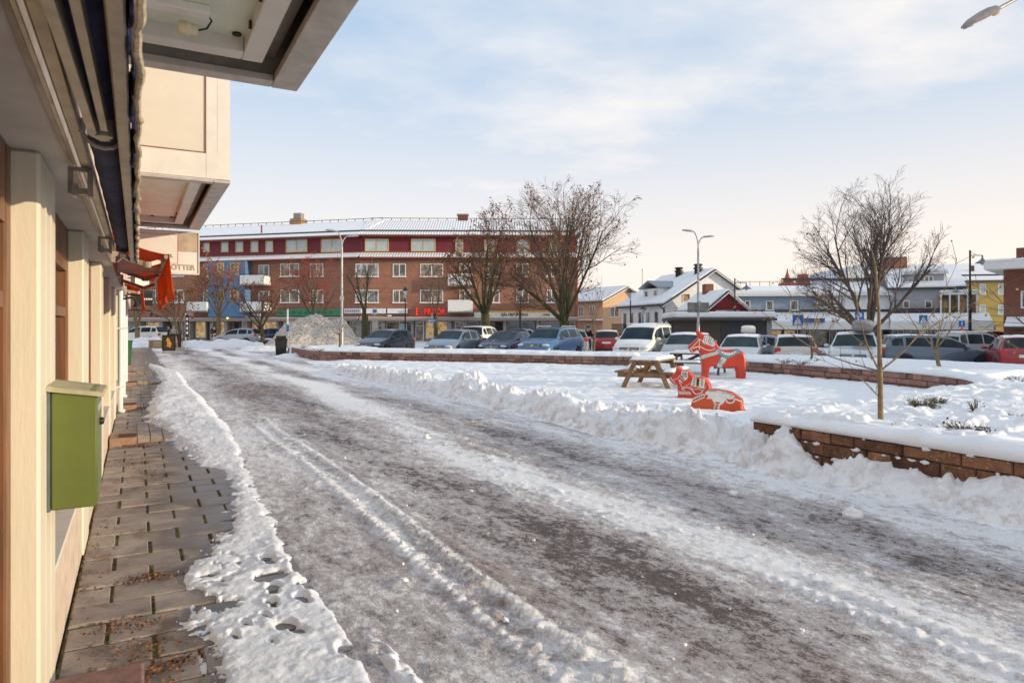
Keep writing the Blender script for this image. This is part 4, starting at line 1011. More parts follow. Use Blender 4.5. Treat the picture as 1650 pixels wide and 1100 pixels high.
def car(kind, pm, front, yaw, label, group='cars parked beside the plaza', snow=0.0, extra=(), sc=1.0, origin='front', detail=True, plate=True):
    "front: where the middle of the bumper (or boot) stands; yaw: heading of the nose"
    K = KIND[kind]; L, w = K['L'], K['w']; r = .315 if kind != 'suv' else .35
    rot = yaw+math.pi                                   # local +x runs from nose to tail
    off = Vector((math.cos(rot), math.sin(rot), 0))
    base = Vector(front)+off*L/2*(1 if origin == 'front' else -1 if origin == 'rear' else 0)
    o = thing('parked_car', base, rot, label, 'car', group); o.scale = (sc,)*3
    wx = (.82, L-.86); R = r+.07
    xs = {0.0, .05, .12, .25, .5, L-.3, L-.12, L-.04, L, K['c'], K['r'], K['e'], K['t'], (K['c']+K['r'])/2, (K['e']+K['t'])/2}
    span = K['e']-K['r']; p1 = K['r']+span*.36; p2 = K['r']+span*.84
    win = [(K['c']+.32, p1-.05), (p1+.05, p2-.05), (p2+.05, K['e']+(K['t']-K['e'])*.35)]
    for a, b in win: xs |= {a, b}
    for x in np.arange(K['r']+.2, K['e'], .4): xs.add(round(float(x), 3))
    for c in wx:
        for k in range(-5, 6): xs.add(c+R*k/5*.999)
    xs = sorted(xs); xs = [x for i, x in enumerate(xs) if i == 0 or x-xs[i-1] > .012]
    tp = np.array(K['top'])
    def sec(x):
        zt = float(np.interp(x, tp[:, 0], tp[:, 1])); wf = float(np.interp(x, [0, .05, .14, .4, .9, L-.6, L-.12, L-.03, L], [.76, .86, .93, .985, 1, 1, .965, .92, .86]))*w
        belt = float(np.interp(x, [0, .12, K['c'], K['t'], L], [.56, .64, K['b0'], K['b1'], .76])); belt = min(belt, zt-.03)
        tall = (zt-belt)
        g = float(np.interp(tall, [.03, .10, .45], [.93, .90, .755 if kind != 'van' else .82]))
        zb = float(np.interp(x, [0, .15, .5, L-.5, L-.1, L], [.30, .22, .20, .20, .24, .32]))
        za = zb
        for c in wx:
            if abs(x-c) < R: za = max(za, r+math.sqrt(max(0, R*R-(x-c)**2)))
        mid = max(za+.04, belt*.62)
        if belt < mid+.04: mid = belt-.04
        wt = wf*g
        return [(0, zb), (wf*.72, zb), (wf*.955, max(zb, za)), (wf*1.0, max(za+.02, min(mid, .52))), (wf*1.0, mid+.02), (wf*.965, belt), (wf*.965+(wt-wf*.965)*.07, belt+tall*.07), (wf*.965+(wt-wf*.965)*.86, belt+tall*.80), (wt, zt-.045*min(1, tall*3)), (wt*.93, zt-.012*min(1, tall*3)), (wt*.5, zt+.012), (0, zt+.02)]
    S_ = [sec(x) for x in xs]; n = len(S_[0])
    bodies = {'body': MB(), 'windscreen': MB(), 'rear_window': MB(), 'side_window': MB(), 'side_window2': MB(), 'snow': MB()}
    def pos(i, j, sg): y, z = S_[i][j]; return (xs[i]-L/2, sg*y, z)
    def face(mb, i, j, sg):
        q = [pos(i, j, sg), pos(i+1, j, sg), pos(i+1, j+1, sg), pos(i, j+1, sg)]
        mb.add(q if sg > 0 else q[::-1], [(0, 1, 2, 3)])
    for i in range(len(xs)-1):
        xm = (xs[i]+xs[i+1])/2
        for sg in (1, -1):
            for j in range(n-1):
                tgt = 'body'
                if j >= 9 and K['c'] < xm < K['r']: tgt = 'windscreen'
                elif j >= 9 and K['e']+.03 < xm < K['t']-.02: tgt = 'rear_window'
                elif j == 6 and any(a-1e-3 < xm < b+1e-3 for a, b in win): tgt = 'side_window' if sg > 0 else 'side_window2'
                face(bodies[tgt], i, j, sg)
    B = bodies['body']
    for i in (0, len(xs)-1):
        ring = [pos(i, j, 1) for j in range(n)]+[pos(i, j, -1) for j in range(n-2, 0, -1)]
        B.add(ring, [tuple(range(len(ring)))])
    import bmesh
    for k, nm, m_ in (('body', 'body', pm), ('windscreen', 'windscreen', CGLASS), ('rear_window', 'rear_window', CGLASS), ('side_window', 'side_window', CGLASS), ('side_window2', 'side_window', CGLASS)):
        ob = bodies[k].build(nm, m_, o, smooth=False)
        bm = bmesh.new(); bm.from_mesh(ob.data); bmesh.ops.remove_doubles(bm, verts=bm.verts, dist=.0005); bmesh.ops.recalc_face_normals(bm, faces=bm.faces); bm.to_mesh(ob.data); bm.free()
        ob.data.polygons.foreach_set('use_smooth', [True]*len(ob.data.polygons)); ob.data.set_sharp_from_angle(angle=math.radians(38))
    for sx in wx:
        for sg in (1, -1): wheel(o, sx-L/2, sg*(w*.90), r, sg)
    def zt(x): return float(np.interp(x, tp[:, 0], tp[:, 1]))
    hz = zt(.2)-.10
    for sg in (1, -1):
        m = MB(); m.ball((.17-L/2, sg*w*.70, hz), 1, 12, 8, (.19, .20, .078)); m.build('headlight', HL, o, smooth=True)
        m = MB(); tz = min(K['b1']-.10, .92)
        m.box(L-.22-L/2, L-.012-L/2, sg*w*.66, sg*w*.945, tz-.12, tz+.10, .03); m.build('taillight', TL, o, smooth=True)
        m = MB(); m.ball((K['c']+.30-L/2, sg*(w+.09), K['b0']+.07), 1, 10, 6, (.07, .11, .075)); m.bar((K['c']+.30-L/2, sg*(w*.93), K['b0']+.02), (K['c']+.30-L/2, sg*(w+.05), K['b0']+.05), .05); m.build('wing_mirror', pm, o, smooth=True)
    m = MB(); gz = hz-.02
    m.box(-.012-L/2, .10-L/2, -w*.50, w*.50, gz-.085, gz+.055, .03); m.cur = 1
    for k in range(3): m.box(-.018-L/2, -.011-L/2, -w*.46, w*.46, gz-.06+k*.04, gz-.048+k*.04)
    m.ball((-.015-L/2, 0, gz), .05, 10, 6, (.4, 1, 1)); m.build('grille', [TRIM, CHR], o)
    m = MB(); m.box(-.02-L/2, .12-L/2, -w*.62, w*.62, .27, .36, .03); m.build('bumper_trim', TRIM, o)
    m = MB(); m.box(L-.1-L/2, L+.01-L/2, -w*.7, w*.7, .30, .42, .03); m.build('bumper_trim', TRIM, o)
    if plate:
        m = MB(); m.box(-.025-L/2, -.005-L/2, -.26, .26, .40, .51, .004); m.build('number_plate', PLATE, o)
        m = MB(); pz = .74 if kind != 'van' else .6
        m.box(L-.01-L/2, L+.012-L/2, -.26, .26, pz-.055, pz+.055, .004); m.build('number_plate', PLATE, o)
    if snow > 0:
        for nm, a, b in (('snow_cover', K['r']+.08, K['e']+.02),)+((('snow_cover', .30, K['c']-.06),) if snow > .6 else ()):
            m = MB(); vs = []; nx, ny = 14, 10
            for i in range(nx+1):
                x = a+(b-a)*i/nx; q = sec(x); wt = q[8][0]*(.95 if a > .9 else .90)
                for j in range(ny+1):
                    f = 2*j/ny-1; e = min(1, min(i, nx-i)/1.2)*min(1, (1-abs(f))*4)
                    z = q[9][1]+(q[11][1]-q[9][1])*(1-abs(f)) if a > .9 else float(np.interp(abs(f), [0, .55, 1], [q[11][1], q[10][1], q[9][1]]))
                    vs.append((x-L/2, f*wt, z+.004+(.05*snow if a > .9 else .02)*e*(1+.6*float(fbm(np.array(x*3.), np.array(f*4.), int(w*1000), 3)))))
            m.add(vs, [(i*(ny+1)+j, i*(ny+1)+j+1, (i+1)*(ny+1)+j+1, (i+1)*(ny+1)+j) for i in range(nx) for j in range(ny)])
            m.build('snow_cover', SNOW, o, smooth=True)
    if 'rails' in extra:
        for sg in (1, -1):
            m = MB(); q = sec((K['r']+K['e'])/2)
            pts = [(K['r']+.15-L/2, sg*q[8][0]*.97, q[8][1]+.02), (K['r']+.3-L/2, sg*q[8][0]*.97, q[8][1]+.09), (K['e']-.4-L/2, sg*q[8][0]*.97, q[8][1]+.09), (K['e']-.2-L/2, sg*q[8][0]*.97, q[8][1]+.02)]
            m.tube(pts, .02, 6); m.build('roof_rail', ALU, o, smooth=True)
    if 'spots' in extra:
        for y in (-.24, 0, .24):
            m = MB(); m.lathe([(.03, 0), (.095, -.04), (.10, -.07), (.09, -.075)], 14, (-.06-L/2, y, .60), 'x'); m.build('spot_lamp', mat('spot_white', (.75, .73, .66), .4), o, smooth=True)
    return o
def roof_box(c, label, m_, L=1.9):
    root = c
    m = MB(); n = 10; vs = []
    t_ = thing('roof_box', (0, 0, 0), 0, label, 'roof box'); t_.parent = None
    K = c['roof']
    m.ball((0, 0, 0), 1, 14, 8, (L/2, .40, .17)); b = m.build('shell', m_, t_, smooth=True)
    m = MB()
    for x in (-.5, .5): m.box(x-.03, x+.03, -.55, .55, -.20, -.16)
    m.build('roof_bar', TRIM, t_)
    return t_
Y22 = math.radians(-90-22)
LZ = lambda px, Y: float(lot_level(np.array((px-CX)/F*Y)))
def P0(px, Y): return at(px, Y, LZ(px, Y)+.01)
NAVYP = paint('midnight', (.012, .018, .04)); SILV = paint('silver', (.36, .38, .40), .6); DBLUE = paint('dark_blue', (.012, .03, .10)); BLUE = paint('mid_blue', (.06, .15, .31)); WHT = paint('white', (.70, .70, .69), .0); GRYP = paint('grey', (.06, .063, .068)); REDP = paint('red', (.30, .012, .018), .1); BEI = paint('light_beige', (.55, .50, .44), .2); SLATE = paint('slate', (.10, .14, .19), .4); STEEL = paint('steel_blue', (.20, .25, .31), .5); BLK = paint('black', (.015, .015, .017)); PALEW = paint('pale_silver', (.56, .58, .58), .4)
car('hatch', NAVYP, P0(590, 38), Y22, 'dark navy hatchback parked nose out, leftmost of the cars behind the long stone wall')
car('hatch', STEEL, P0(703, 34.5), Y22, 'steel blue-grey hatchback nose out beside the dark navy hatchback')
car('sedan', DBLUE, P0(791, 35.5), Y22, 'dark blue saloon nose out, left of the bright blue estate')
car('suv', BLUE, P0(856, 32), Y22-.10, 'bright blue tall estate car with roof rails nose out behind the long stone wall', extra=('rails',), sc=.97)
car('van', WHT, P0(1013, 30.3), Y22-.12, 'white van with three round spot lamps and snow on its roof', snow=1.0, extra=('spots', 'rails'))
car('hatch', SILV, P0(1093, 29.2), Y22, 'silver car with snow dusted roof between the white van and the standing horse', snow=.5)
car('wagon', PALEW, P0(1186, 28.0), Y22-.05, 'pale silver estate nose out just right of the standing horse', snow=.4)
car('suv', PALEW, P0(1374, 25.6), Y22-.12, 'pale off-road car with a dark roof box behind the curved wall', snow=.2, sc=.97)
# tails towards us, or broadside
BK = math.radians(90-18)
car('suv', WHT, P0(756, 42), BK, 'white car seen from behind between the steel hatchback and the dark blue saloon', origin='rear')
car('hatch', BLK, P0(829, 46), BK, 'black car seen from behind between the dark blue saloon and the blue estate', origin='rear')
car('wagon', GRYP, P0(924, 39.0), math.radians(90-4), 'grey estate seen from behind with red lamps, right of the bright blue estate', origin='rear')
car('hatch', SILV, P0(942, 52), math.radians(8), 'silver car standing sideways behind the man in blue jeans', origin='mid')
car('hatch', REDP, P0(977, 42), math.radians(90-10), 'dark red hatchback seen from behind, left of the white van', origin='rear', snow=.3)
car('wagon', SILV, P0(1120, 37), BK, 'silver estate in the row behind, above the roof of the snow dusted silver car', origin='rear', snow=.4)
rc = car('sedan', REDP, P0(1202, 37.5), Y22, 'red car under a white roof box in front of the dark shed')
car('sedan', SLATE, P0(1248, 33.5), math.radians(-20), 'slate grey car behind and between the pale estate and the beige hatchback', origin='mid')
car('hatch', BEI, P0(1283, 27.6), BK, 'light beige hatchback with red rear lamps seen from behind', origin='rear', snow=.3)
car('wagon', SLATE, P0(1508, 29.5), math.radians(-14), 'dark slate estate parked broadside behind the right planter', origin='mid', snow=.25)
car('sedan', SLATE, P0(1476, 36), math.radians(-10), 'blue-grey car roof showing behind the broadside dark estate', origin='mid', snow=.4)
car('van', SILV, P0(1567, 33), math.radians(22), 'silver people carrier parked sideways right of the dark slate estate', origin='mid', sc=.88, snow=.2)
car('hatch', REDP, P0(1656, 25.2), BK-.15, 'bright red hatchback seen from behind at the right edge of the picture', origin='rear', snow=.3)
car('hatch', REDP, P0(1604, 56), math.radians(10), 'small far red car between the yellow house and the brick tower', origin='mid', snow=.3)
car('suv', WHT, at(232, 62, .02), math.radians(168), 'white off-road car standing broadside at the far end of the street', 'cars at the far end of the street', origin='mid')
car('hatch', SILV, at(384, 59, .02), math.radians(172), 'silver hatchback standing broadside beside the man in black', 'cars at the far end of the street', origin='mid')
car('hatch', DBLUE, at(436, 62, .02), math.radians(160), 'dark blue car half hidden behind the dirty snow heap', 'cars at the far end of the street', origin='mid')
car('hatch', NAVYP, at(458, 66, .02), math.radians(160), 'navy car deeper behind the dirty snow heap, only its roof showing', 'cars at the far end of the street', origin='mid')
def rbox(base, rot, z, m_, label):
    t_ = thing('roof_box', (base.x, base.y, base.z+z), rot, label, 'roof box')
    m = MB(); n = 14; prof = [(-1.0, .2), (-.97, .55), (-.8, .85), (-.3, 1), (.4, .95), (.85, .7), (1.0, .25)]
    vs = []; 
    for x, k in prof:
        for q in range(n):
            a_ = 2*math.pi*q/n; vs.append((x*1.0, .40*k**.4*math.copysign(abs(math.cos(a_))**.6, math.cos(a_)), .04+.19*k*math.copysign(abs(math.sin(a_))**.7, math.sin(a_))+.15*(math.sin(a_) > 0)*k))
    fs = [(i*n+q, i*n+(q+1) % n, (i+1)*n+(q+1) % n, (i+1)*n+q) for i in range(len(prof)-1) for q in range(n)]+[tuple(range(n)), tuple((len(prof)-1)*n+q for q in range(n))]
    m.add(vs, fs); m.build('shell', m_, t_, smooth=True)
    for x in (-.45, .45):
        m = MB(); m.box(x-.03, x+.03, -.55, .55, -.20, -.165); m.box(x-.03, x+.03, -.5, -.46, -.30, -.2); m.box(x-.03, x+.03, .46, .5, -.30, -.2); m.build('roof_bar', TRIM, t_)
rbox(P0(1206, 39.6), math.radians(68), 1.53, WHT, 'white roof box on the red car')
rbox(P0(1390, 27.9), math.radians(62), 1.74, GRYP, 'dark roof box on the pale off-road car')
# ---------------------------------------------------------------- people
def skin(name, parent, nodes, edges, m_, root=0, sub=2):
    me = bpy.data.meshes.new(name); me.from_pydata([n[0] for n in nodes], edges, []); me.materials.append(m_)
    o = bpy.data.objects.new(name, me); COL.objects.link(o); o.parent = parent
    md = o.modifiers.new('Skin', 'SKIN'); md.use_smooth_shade = True
    me.skin_vertices[0].data.foreach_set('radius', [r for n in nodes for r in ((n[1], n[1]) if not isinstance(n[1], tuple) else n[1])])
    for i, sv in enumerate(me.skin_vertices[0].data): sv.use_root = (i == root)
    s2 = o.modifiers.new('Subdivision', 'SUBSURF'); s2.levels = sub; s2.render_levels = sub
    dg = bpy.context.evaluated_depsgraph_get(); dg.update()
    nm = bpy.data.meshes.new_from_object(o.evaluated_get(dg)); o.modifiers.clear(); o.data = nm; nm.name = name
    return o
SKINM = mat('skin', (.50, .30, .22), .6, var=.1)
def person(loc, rot, label, h, jacket, trousers, hair, stride=.10, lean=0.0, bag=None, group=None):
    o = thing('person', loc, rot, label, 'person', group); k = h/1.75
    V_ = lambda x, y, z: (x*k, (y+lean*max(0, z-.9))*k, z*k)
    hip, ch, nk, hd = V_(0, 0, .95), V_(0, 0, 1.30), V_(0, .0, 1.50), V_(0, -.03, 1.63)
    N = [(hip, (.15*k, .11*k)), (V_(0, 0, 1.12), (.135*k, .10*k)), (ch, (.165*k, .11*k)), (nk, .055*k), (hd, (.075*k, .095*k)), (V_(0, -.02, 1.72), (.06*k, .075*k))]
    E = [(0, 1), (1, 2), (2, 3), (3, 4), (4, 5)]
    jk = [(V_(0, 0, .86), (.17*k, .13*k)), (V_(0, 0, 1.12), (.165*k, .13*k)), (V_(0, .0, 1.34), (.175*k, .125*k)), (V_(0, 0, 1.47), (.09*k, .08*k))]; jE = [(0, 1), (1, 2), (2, 3)]
    tr = [(V_(0, 0, .93), (.15*k, .115*k))]; tE = []
    for sg in (-1, 1):
        sh = V_(sg*.19, 0, 1.40); el = V_(sg*.27, .05, 1.13); wr = V_(sg*.20, -.12, .95); i = len(N)
        N += [(sh, .06*k), (el, .045*k), (wr, .035*k)]; E += [(2, i), (i, i+1), (i+1, i+2)]
        j = len(jk); jk += [(sh, .075*k), (el, .062*k), (V_(sg*.205, -.11, .96), .056*k)]; jE += [(2, j), (j, j+1), (j+1, j+2)]
        kn = V_(sg*.10, sg*stride*.5-.02, .50); an = V_(sg*.105, sg*stride, .09); i = len(N)
        N += [(kn, .06*k), (an, .04*k)]; E += [(0, i), (i, i+1)]
        j = len(tr); tr += [(V_(sg*.095, 0, .80), .10*k), (kn, .075*k), (V_(sg*.105, sg*stride, .08), .062*k)]; tE += [(0, j), (j, j+1), (j+1, j+2)]
        m = MB(); ax, ay, az = an; m.ball((ax, ay-.05*k, .045*k), 1, 10, 6, (.05*k, .135*k, .05*k)); m.build('shoe', BLACK, o, smooth=True)
        m = MB(); wx_, wy_, wz_ = wr        # hand with fingers curled at the pocket
        m.ball((wx_, wy_-.02*k, wz_-.03*k), 1, 8, 6, (.035*k, .022*k, .045*k))
        for q in range(4): m.tube([(wx_-sg*(.02-.013*q)*k, wy_-.025*k, wz_-.06*k), (wx_-sg*(.02-.013*q)*k, wy_-.03*k, wz_-(.095-.006*abs(q-1))*k), (wx_-sg*(.02-.013*q)*k, wy_-.015*k, wz_-(.115-.006*abs(q-1))*k)], .008*k, 5)
        m.tube([(wx_-sg*.03*k, wy_-.03*k, wz_-.02*k), (wx_-sg*.05*k, wy_-.04*k, wz_-.05*k), (wx_-sg*.045*k, wy_-.04*k, wz_-.075*k)], .009*k, 5)
        m.build('hand', SKINM, o, smooth=True)
    body = skin('body', o, N, E, SKINM)
    skin('jacket', o, jk, jE, jacket); skin('trousers', o, tr, tE, trousers)
    m = MB(); m.ball((hd[0], hd[1]+.02*k, hd[2]+.045*k), 1, 12, 8, (.088*k, .105*k, .095*k)); m.build('hair', hair, o, smooth=True)
    m = MB(); m.ball((hd[0], hd[1]-.105*k, hd[2]-.01*k), 1, 8, 5, (.014*k, .018*k, .022*k))
    for sg in (-1, 1): m.ball((sg*.085*k, hd[1]+.0, hd[2]), 1, 6, 5, (.012*k, .02*k, .03*k))
    m.build('face', SKINM, o, smooth=True)
    if bag:
        m = MB(); m.box(.17*k, .30*k, -.12*k, .16*k, .80*k, 1.06*k, .04); m.tube([(.22*k, 0, 1.05*k), (.05*k, -.15*k, 1.3*k), (-.13*k, 0, 1.45*k), (.0, .15*k, 1.32*k), (.22*k, .05*k, 1.05*k)], .015, 6); m.build('shoulder_bag', bag, o, smooth=True)
    return o
CL = lambda n, c: mat('cloth_'+n, c, .85, var=.3, scale=20, bump=.2, bscale=60)
BLKC = CL('black', (.012, .012, .016)); JEAN = CL('denim', (.03, .07, .19)); GREYC = CL('grey', (.30, .29, .29)); DK = mat('dark_hair', (.025, .018, .014), .7); LTH = mat('fair_hair', (.28, .17, .09), .7)
person(at(345, 62, .02), math.radians(200), 'person all in black standing by the rowan trees at the far street end', 1.78, BLKC, BLKC, DK)
person(at(948, 46, .03), math.radians(150), 'person in blue jeans and black jacket with a bag near the red hatchback', 1.66, BLKC, JEAN, DK, bag=BLKC, stride=.12)
person(at(272, 55, .02), math.radians(-60), 'person in dark clothes behind the advertising board, left one of the pair', 1.74, BLKC, BLKC, DK)
person(at(280, 53, .02), math.radians(15), 'person in a pale grey jacket behind the advertising board', 1.72, GREYC, BLKC, LTH)
# ---------------------------------------------------------------- buildings round the square
def brick_mat(name, c1, c2, mortar, sc=1.0):
    m, t, b = new_mat(name)
    co_ = t.add('ShaderNodeTexCoord').outputs['Object']
    mp = t.add('ShaderNodeMapping'); mp.inputs['Rotation'].default_value = (math.pi/2, 0, 0); t.link(co_, mp.inputs[0])
    br = t.add('ShaderNodeTexBrick'); br.inputs['Scale'].default_value = sc
    br.inputs['Brick Width'].default_value = .25; br.inputs['Row Height'].default_value = .075; br.inputs['Mortar Size'].default_value = .008
    br.inputs['Color1'].default_value = (*c1, 1); br.inputs['Color2'].default_value = (*c2, 1); br.inputs['Mortar'].default_value = (*mortar, 1)
    t.link(mp.outputs[0], br.inputs['Vector'])
    v = t.ramp(t.tex(.35, 5, .65, co_), [(.3, (.8, .8, .8)), (.7, (1.15, 1.1, 1.05))])
    row = t.ramp(t.tex(1.2, 3, .6, co_, (.15, .15, 4)), [(.35, (.86,)*3), (.65, (1.1,)*3)])
    t.link(t.mix(1, t.mix(1, br.outputs[0], v, 'MULTIPLY'), row, 'MULTIPLY'), b.inputs['Base Color']); b.inputs['Roughness'].default_value = .85
    return m
BRICK = brick_mat('brown_brick', (.35, .15, .088), (.27, .11, .068), (.26, .175, .14))
BRICKD = brick_mat('red_brown_brick', (.25, .085, .05), (.20, .065, .04), (.16, .10, .08))
MAROON = mat('maroon_boards', (.175, .022, .032), .7, var=.15, scale=3, stretch=(1, 1, 6)); RDTRIM = mat('red_brown_trim', (.20, .045, .03), .6)
YEL = mat('yellow_trim', (.66, .40, .10), .5); WTRIM = mat('white_trim', (.75, .74, .71), .5, var=.06)
PALEG = glass_mat('painted_sky_glass', (.36, .45, .46), .06, (.46, .52, .52)); WARMG = glass_mat('curtained_glass', (.10, .075, .05), .08, (.42, .30, .15)); DARKG = glass_mat('dim_glass', (.05, .05, .05), .06, (.16, .12, .09))  # PALEG: pale base colour stands in for the sky mirrored in the panes
def curtain_mat(name, a, b_, c_, sc):
    m, t, b = new_mat(name)
    co_ = t.add('ShaderNodeTexCoord').outputs['Object']
    f = t.tex(sc, 3, .6, co_, (1, 1, .22)); g = t.tex(.9, 4, .6, co_)
    c = t.ramp(f, [(.36, a), (.5, b_), (.58, c_), (.7, a)])
    c = t.mix(t.ramp(g, [(.42, (0,)*3), (.6, (.9,)*3)]), c, (.045, .045, .045))
    t.link(c, b.inputs['Base Color']); b.inputs['Roughness'].default_value = .06; b.inputs['IOR'].default_value = 1.6; return m
PANES = [curtain_mat('pane_lace', (.50, .47, .40), (.10, .09, .07), (.35, .26, .15), 2.6), curtain_mat('pane_gold', (.42, .30, .13), (.16, .10, .05), (.55, .50, .42), 1.7), curtain_mat('pane_dusk', (.06, .06, .06), (.20, .17, .13), (.45, .43, .40), 2.1), curtain_mat('pane_russet', (.22, .09, .05), (.40, .34, .26), (.07, .06, .05), 1.3), curtain_mat('pane_painted_sky', (.38, .44, .46), (.14, .15, .16), (.55, .56, .55), 1.5)]  # the last pane has a pale sky reflection painted into its colour
PR = random.Random(9)
def lit_mat(name, c, e):
    m, t, b = new_mat(name)
    f = t.tex(2.2, 5, .7); cc = t.ramp(f, [(.33, tuple(k*.18 for k in c)), (.47, tuple(k*.55 for k in c)), (.62, c), (.75, (.25, .2, .2))])
    t.link(cc, b.inputs['Base Color']); b.inputs['Roughness'].default_value = .1
    t.link(cc, b.inputs['Emission Color']); b.inputs['Emission Strength'].default_value = e
    return m
SHOPLIT = lit_mat('lit_shop_window', (.62, .40, .17), .45); SHOPDIM = lit_mat('dim_shop_window', (.22, .20, .18), .25)
BLUER = mat('blue_render', (.095, .195, .345), .8, var=.12, scale=2); CONC = mat('grey_concrete', (.30, .28, .27), .85, var=.25, scale=4); GSIGN = mat('green_sign', (.03, .21, .10), .4)
ROOFD = mat('dark_roof', (.06, .055, .055), .6)
def snow_roof_mat():
    m, t, b = new_mat('roof_snow')
    co_ = t.add('ShaderNodeTexCoord').outputs['Object']
    wv = t.add('ShaderNodeTexWave'); wv.wave_type = 'BANDS'; wv.bands_direction = 'X'; wv.inputs['Scale'].default_value = 1.05; wv.inputs['Distortion'].default_value = .6; wv.inputs['Detail'].default_value = 2
    t.link(co_, wv.inputs['Vector'])
    c = t.mix(t.ramp(wv.outputs['Fac'], [(.0, (1,)*3), (.22, (0,)*3)]), (.84, .85, .88), (.42, .40, .42))
    t.link(c, b.inputs['Base Color']); b.inputs['Roughness'].default_value = .8
    t.link(t.bump(wv.outputs['Fac'], .6, .05), b.inputs['Normal']); return m
ROOFS = snow_roof_mat()
class Bld:
    "a building; wings are facades standing on their own line, local x along, y away from the street, z up"
    def __init__(s, name, loc, rot, label, cat='building', group=None):
        s.o = thing(name, loc, rot, label, cat, group); s.M = Matrix.Identity(4); s.loc = Vector(loc); s.rot = rot
    def wing(s, a, b):
        a = Vector((a[0], a[1], 0)); b = Vector((b[0], b[1], 0)); d = b-a; s.a = a; s.dir = d.normalized(); s.len = d.length
        r = math.atan2(d.y, d.x)
        s.M = (Matrix.Translation(s.loc) @ Matrix.Rotation(s.rot, 4, 'Z')).inverted() @ Matrix.Translation(a) @ Matrix.Rotation(r, 4, 'Z')
        return s
    def x(s, px):
        k = (px-CX)/F     # X = k Y on the facade line
        return (k*s.a.y-s.a.x)/(s.dir.x-k*s.dir.y)
    def Yd(s, px): return s.a.y+s.dir.y*s.x(px)
    def z(s, px, py): return zz(py, s.Yd(px))
    def part(s, m, name, mt, parent=None, **k):
        o = m.build(name, mt, parent or s.o, **k)
        if parent is None: o.matrix_local = s.M.copy()
        return o
    def window(s, x0, x1, z0, z1, frame, pane, mull=(.5,), y=0, t_=.09, proud=.05, sill=None, deep=.06, trans=()):
        m = MB(); m.box(x0, x1, y-proud, y+deep, z0, z0+t_); m.box(x0, x1, y-proud, y+deep, z1-t_, z1); m.box(x0, x0+t_, y-proud, y+deep, z0+t_, z1-t_); m.box(x1-t_, x1, y-proud, y+deep, z0+t_, z1-t_)
        for f in mull: xm = x0+(x1-x0)*f; m.box(xm-.05, xm+.05, y-proud+.01, y+deep-.01, z0+t_, z1-t_)
        for f in trans: zm = z0+(z1-z0)*f; m.box(x0+t_, x1-t_, y-proud+.012, y+deep-.012, zm-.035, zm+.035)
        if sill is not None: m.cur = 1; m.box(x0-.08, x1+.08, y-proud-.10, y-proud-.004, z0-.03, z0+.05)
        f = s.part(m, 'window', [frame, SNOW] if sill is not None else frame)
        if pane in (WARMG, DARKG): pane = PR.choice(PANES)
        q = PR.uniform(-40, 40); m = MB(); m.box(x0+t_, x1-t_, y-.005, y+.012, z0+t_, z1-t_); pn = s.part(m, 'pane', pane, f)
        pn.data.transform(Matrix.Translation((q, 0, q))); pn.location = (-q, 0, -q); return f
    def pwindow(s, px0, px1, py0, py1, frame, pane, **k):
        return s.window(s.x(px0), s.x(px1), s.z(px0, py1), s.z(px0, py0), frame, pane, **k)
    def balcony(s, px0, px1, py0, py1, mt, rail=True):
        x0, x1, z0, z1 = s.x(px0), s.x(px1), s.z(px0, py1), s.z(px0, py0)
        m = MB(); m.box(x0, x1, -1.3, -1.22, z0+.1, z1); m.box(x0, x0+.06, -1.219, 0, z0+.1, z1); m.box(x1-.06, x1, -1.219, 0, z0+.1, z1); m.cur = 1; m.box(x0-.03, x1+.03, -1.33, 0, z0-.06, z0+.098)
        m.cur = 2; m.box(x0, x1, -1.32, -1.2, z1+.002, z1+.07)
        b = s.part(m, 'balcony', [mt, CONC, SNOW])
        if rail:
            m = MB(); m.box(x0, x1, -1.28, -1.24, z1+.22, z1+.26)
            for k in range(6): xx = x0+.03+(x1-x0-.06)*k/5; m.box(xx-.015, xx+.015, -1.27, -1.25, z1+.07, z1+.22)
            s.part(m, 'railing', TRIM, b)
    def sign(s, px0, px1, py0, py1, mt, body=None, tm=None, y=-.25, font=1.0, nm='sign'):
        x0, x1, z0, z1 = s.x(px0), s.x(px1), s.z(px0, py1), s.z(px0, py0)
        m = MB(); m.box(x0, x1, y, y+.2, z0, z1, .02); f = s.part(m, nm, mt)
        if body:
            t_ = text(body, (z1-z0)*.95*font, tm, 'lettering', f, ((x0+x1)/2, y-.012, (z0+z1)/2), depth=.01, sh=.012)
            w_ = t_.dimensions.x
            if w_ > (x1-x0)*.94: t_.scale.x = (x1-x0)*.94/w_
        return f
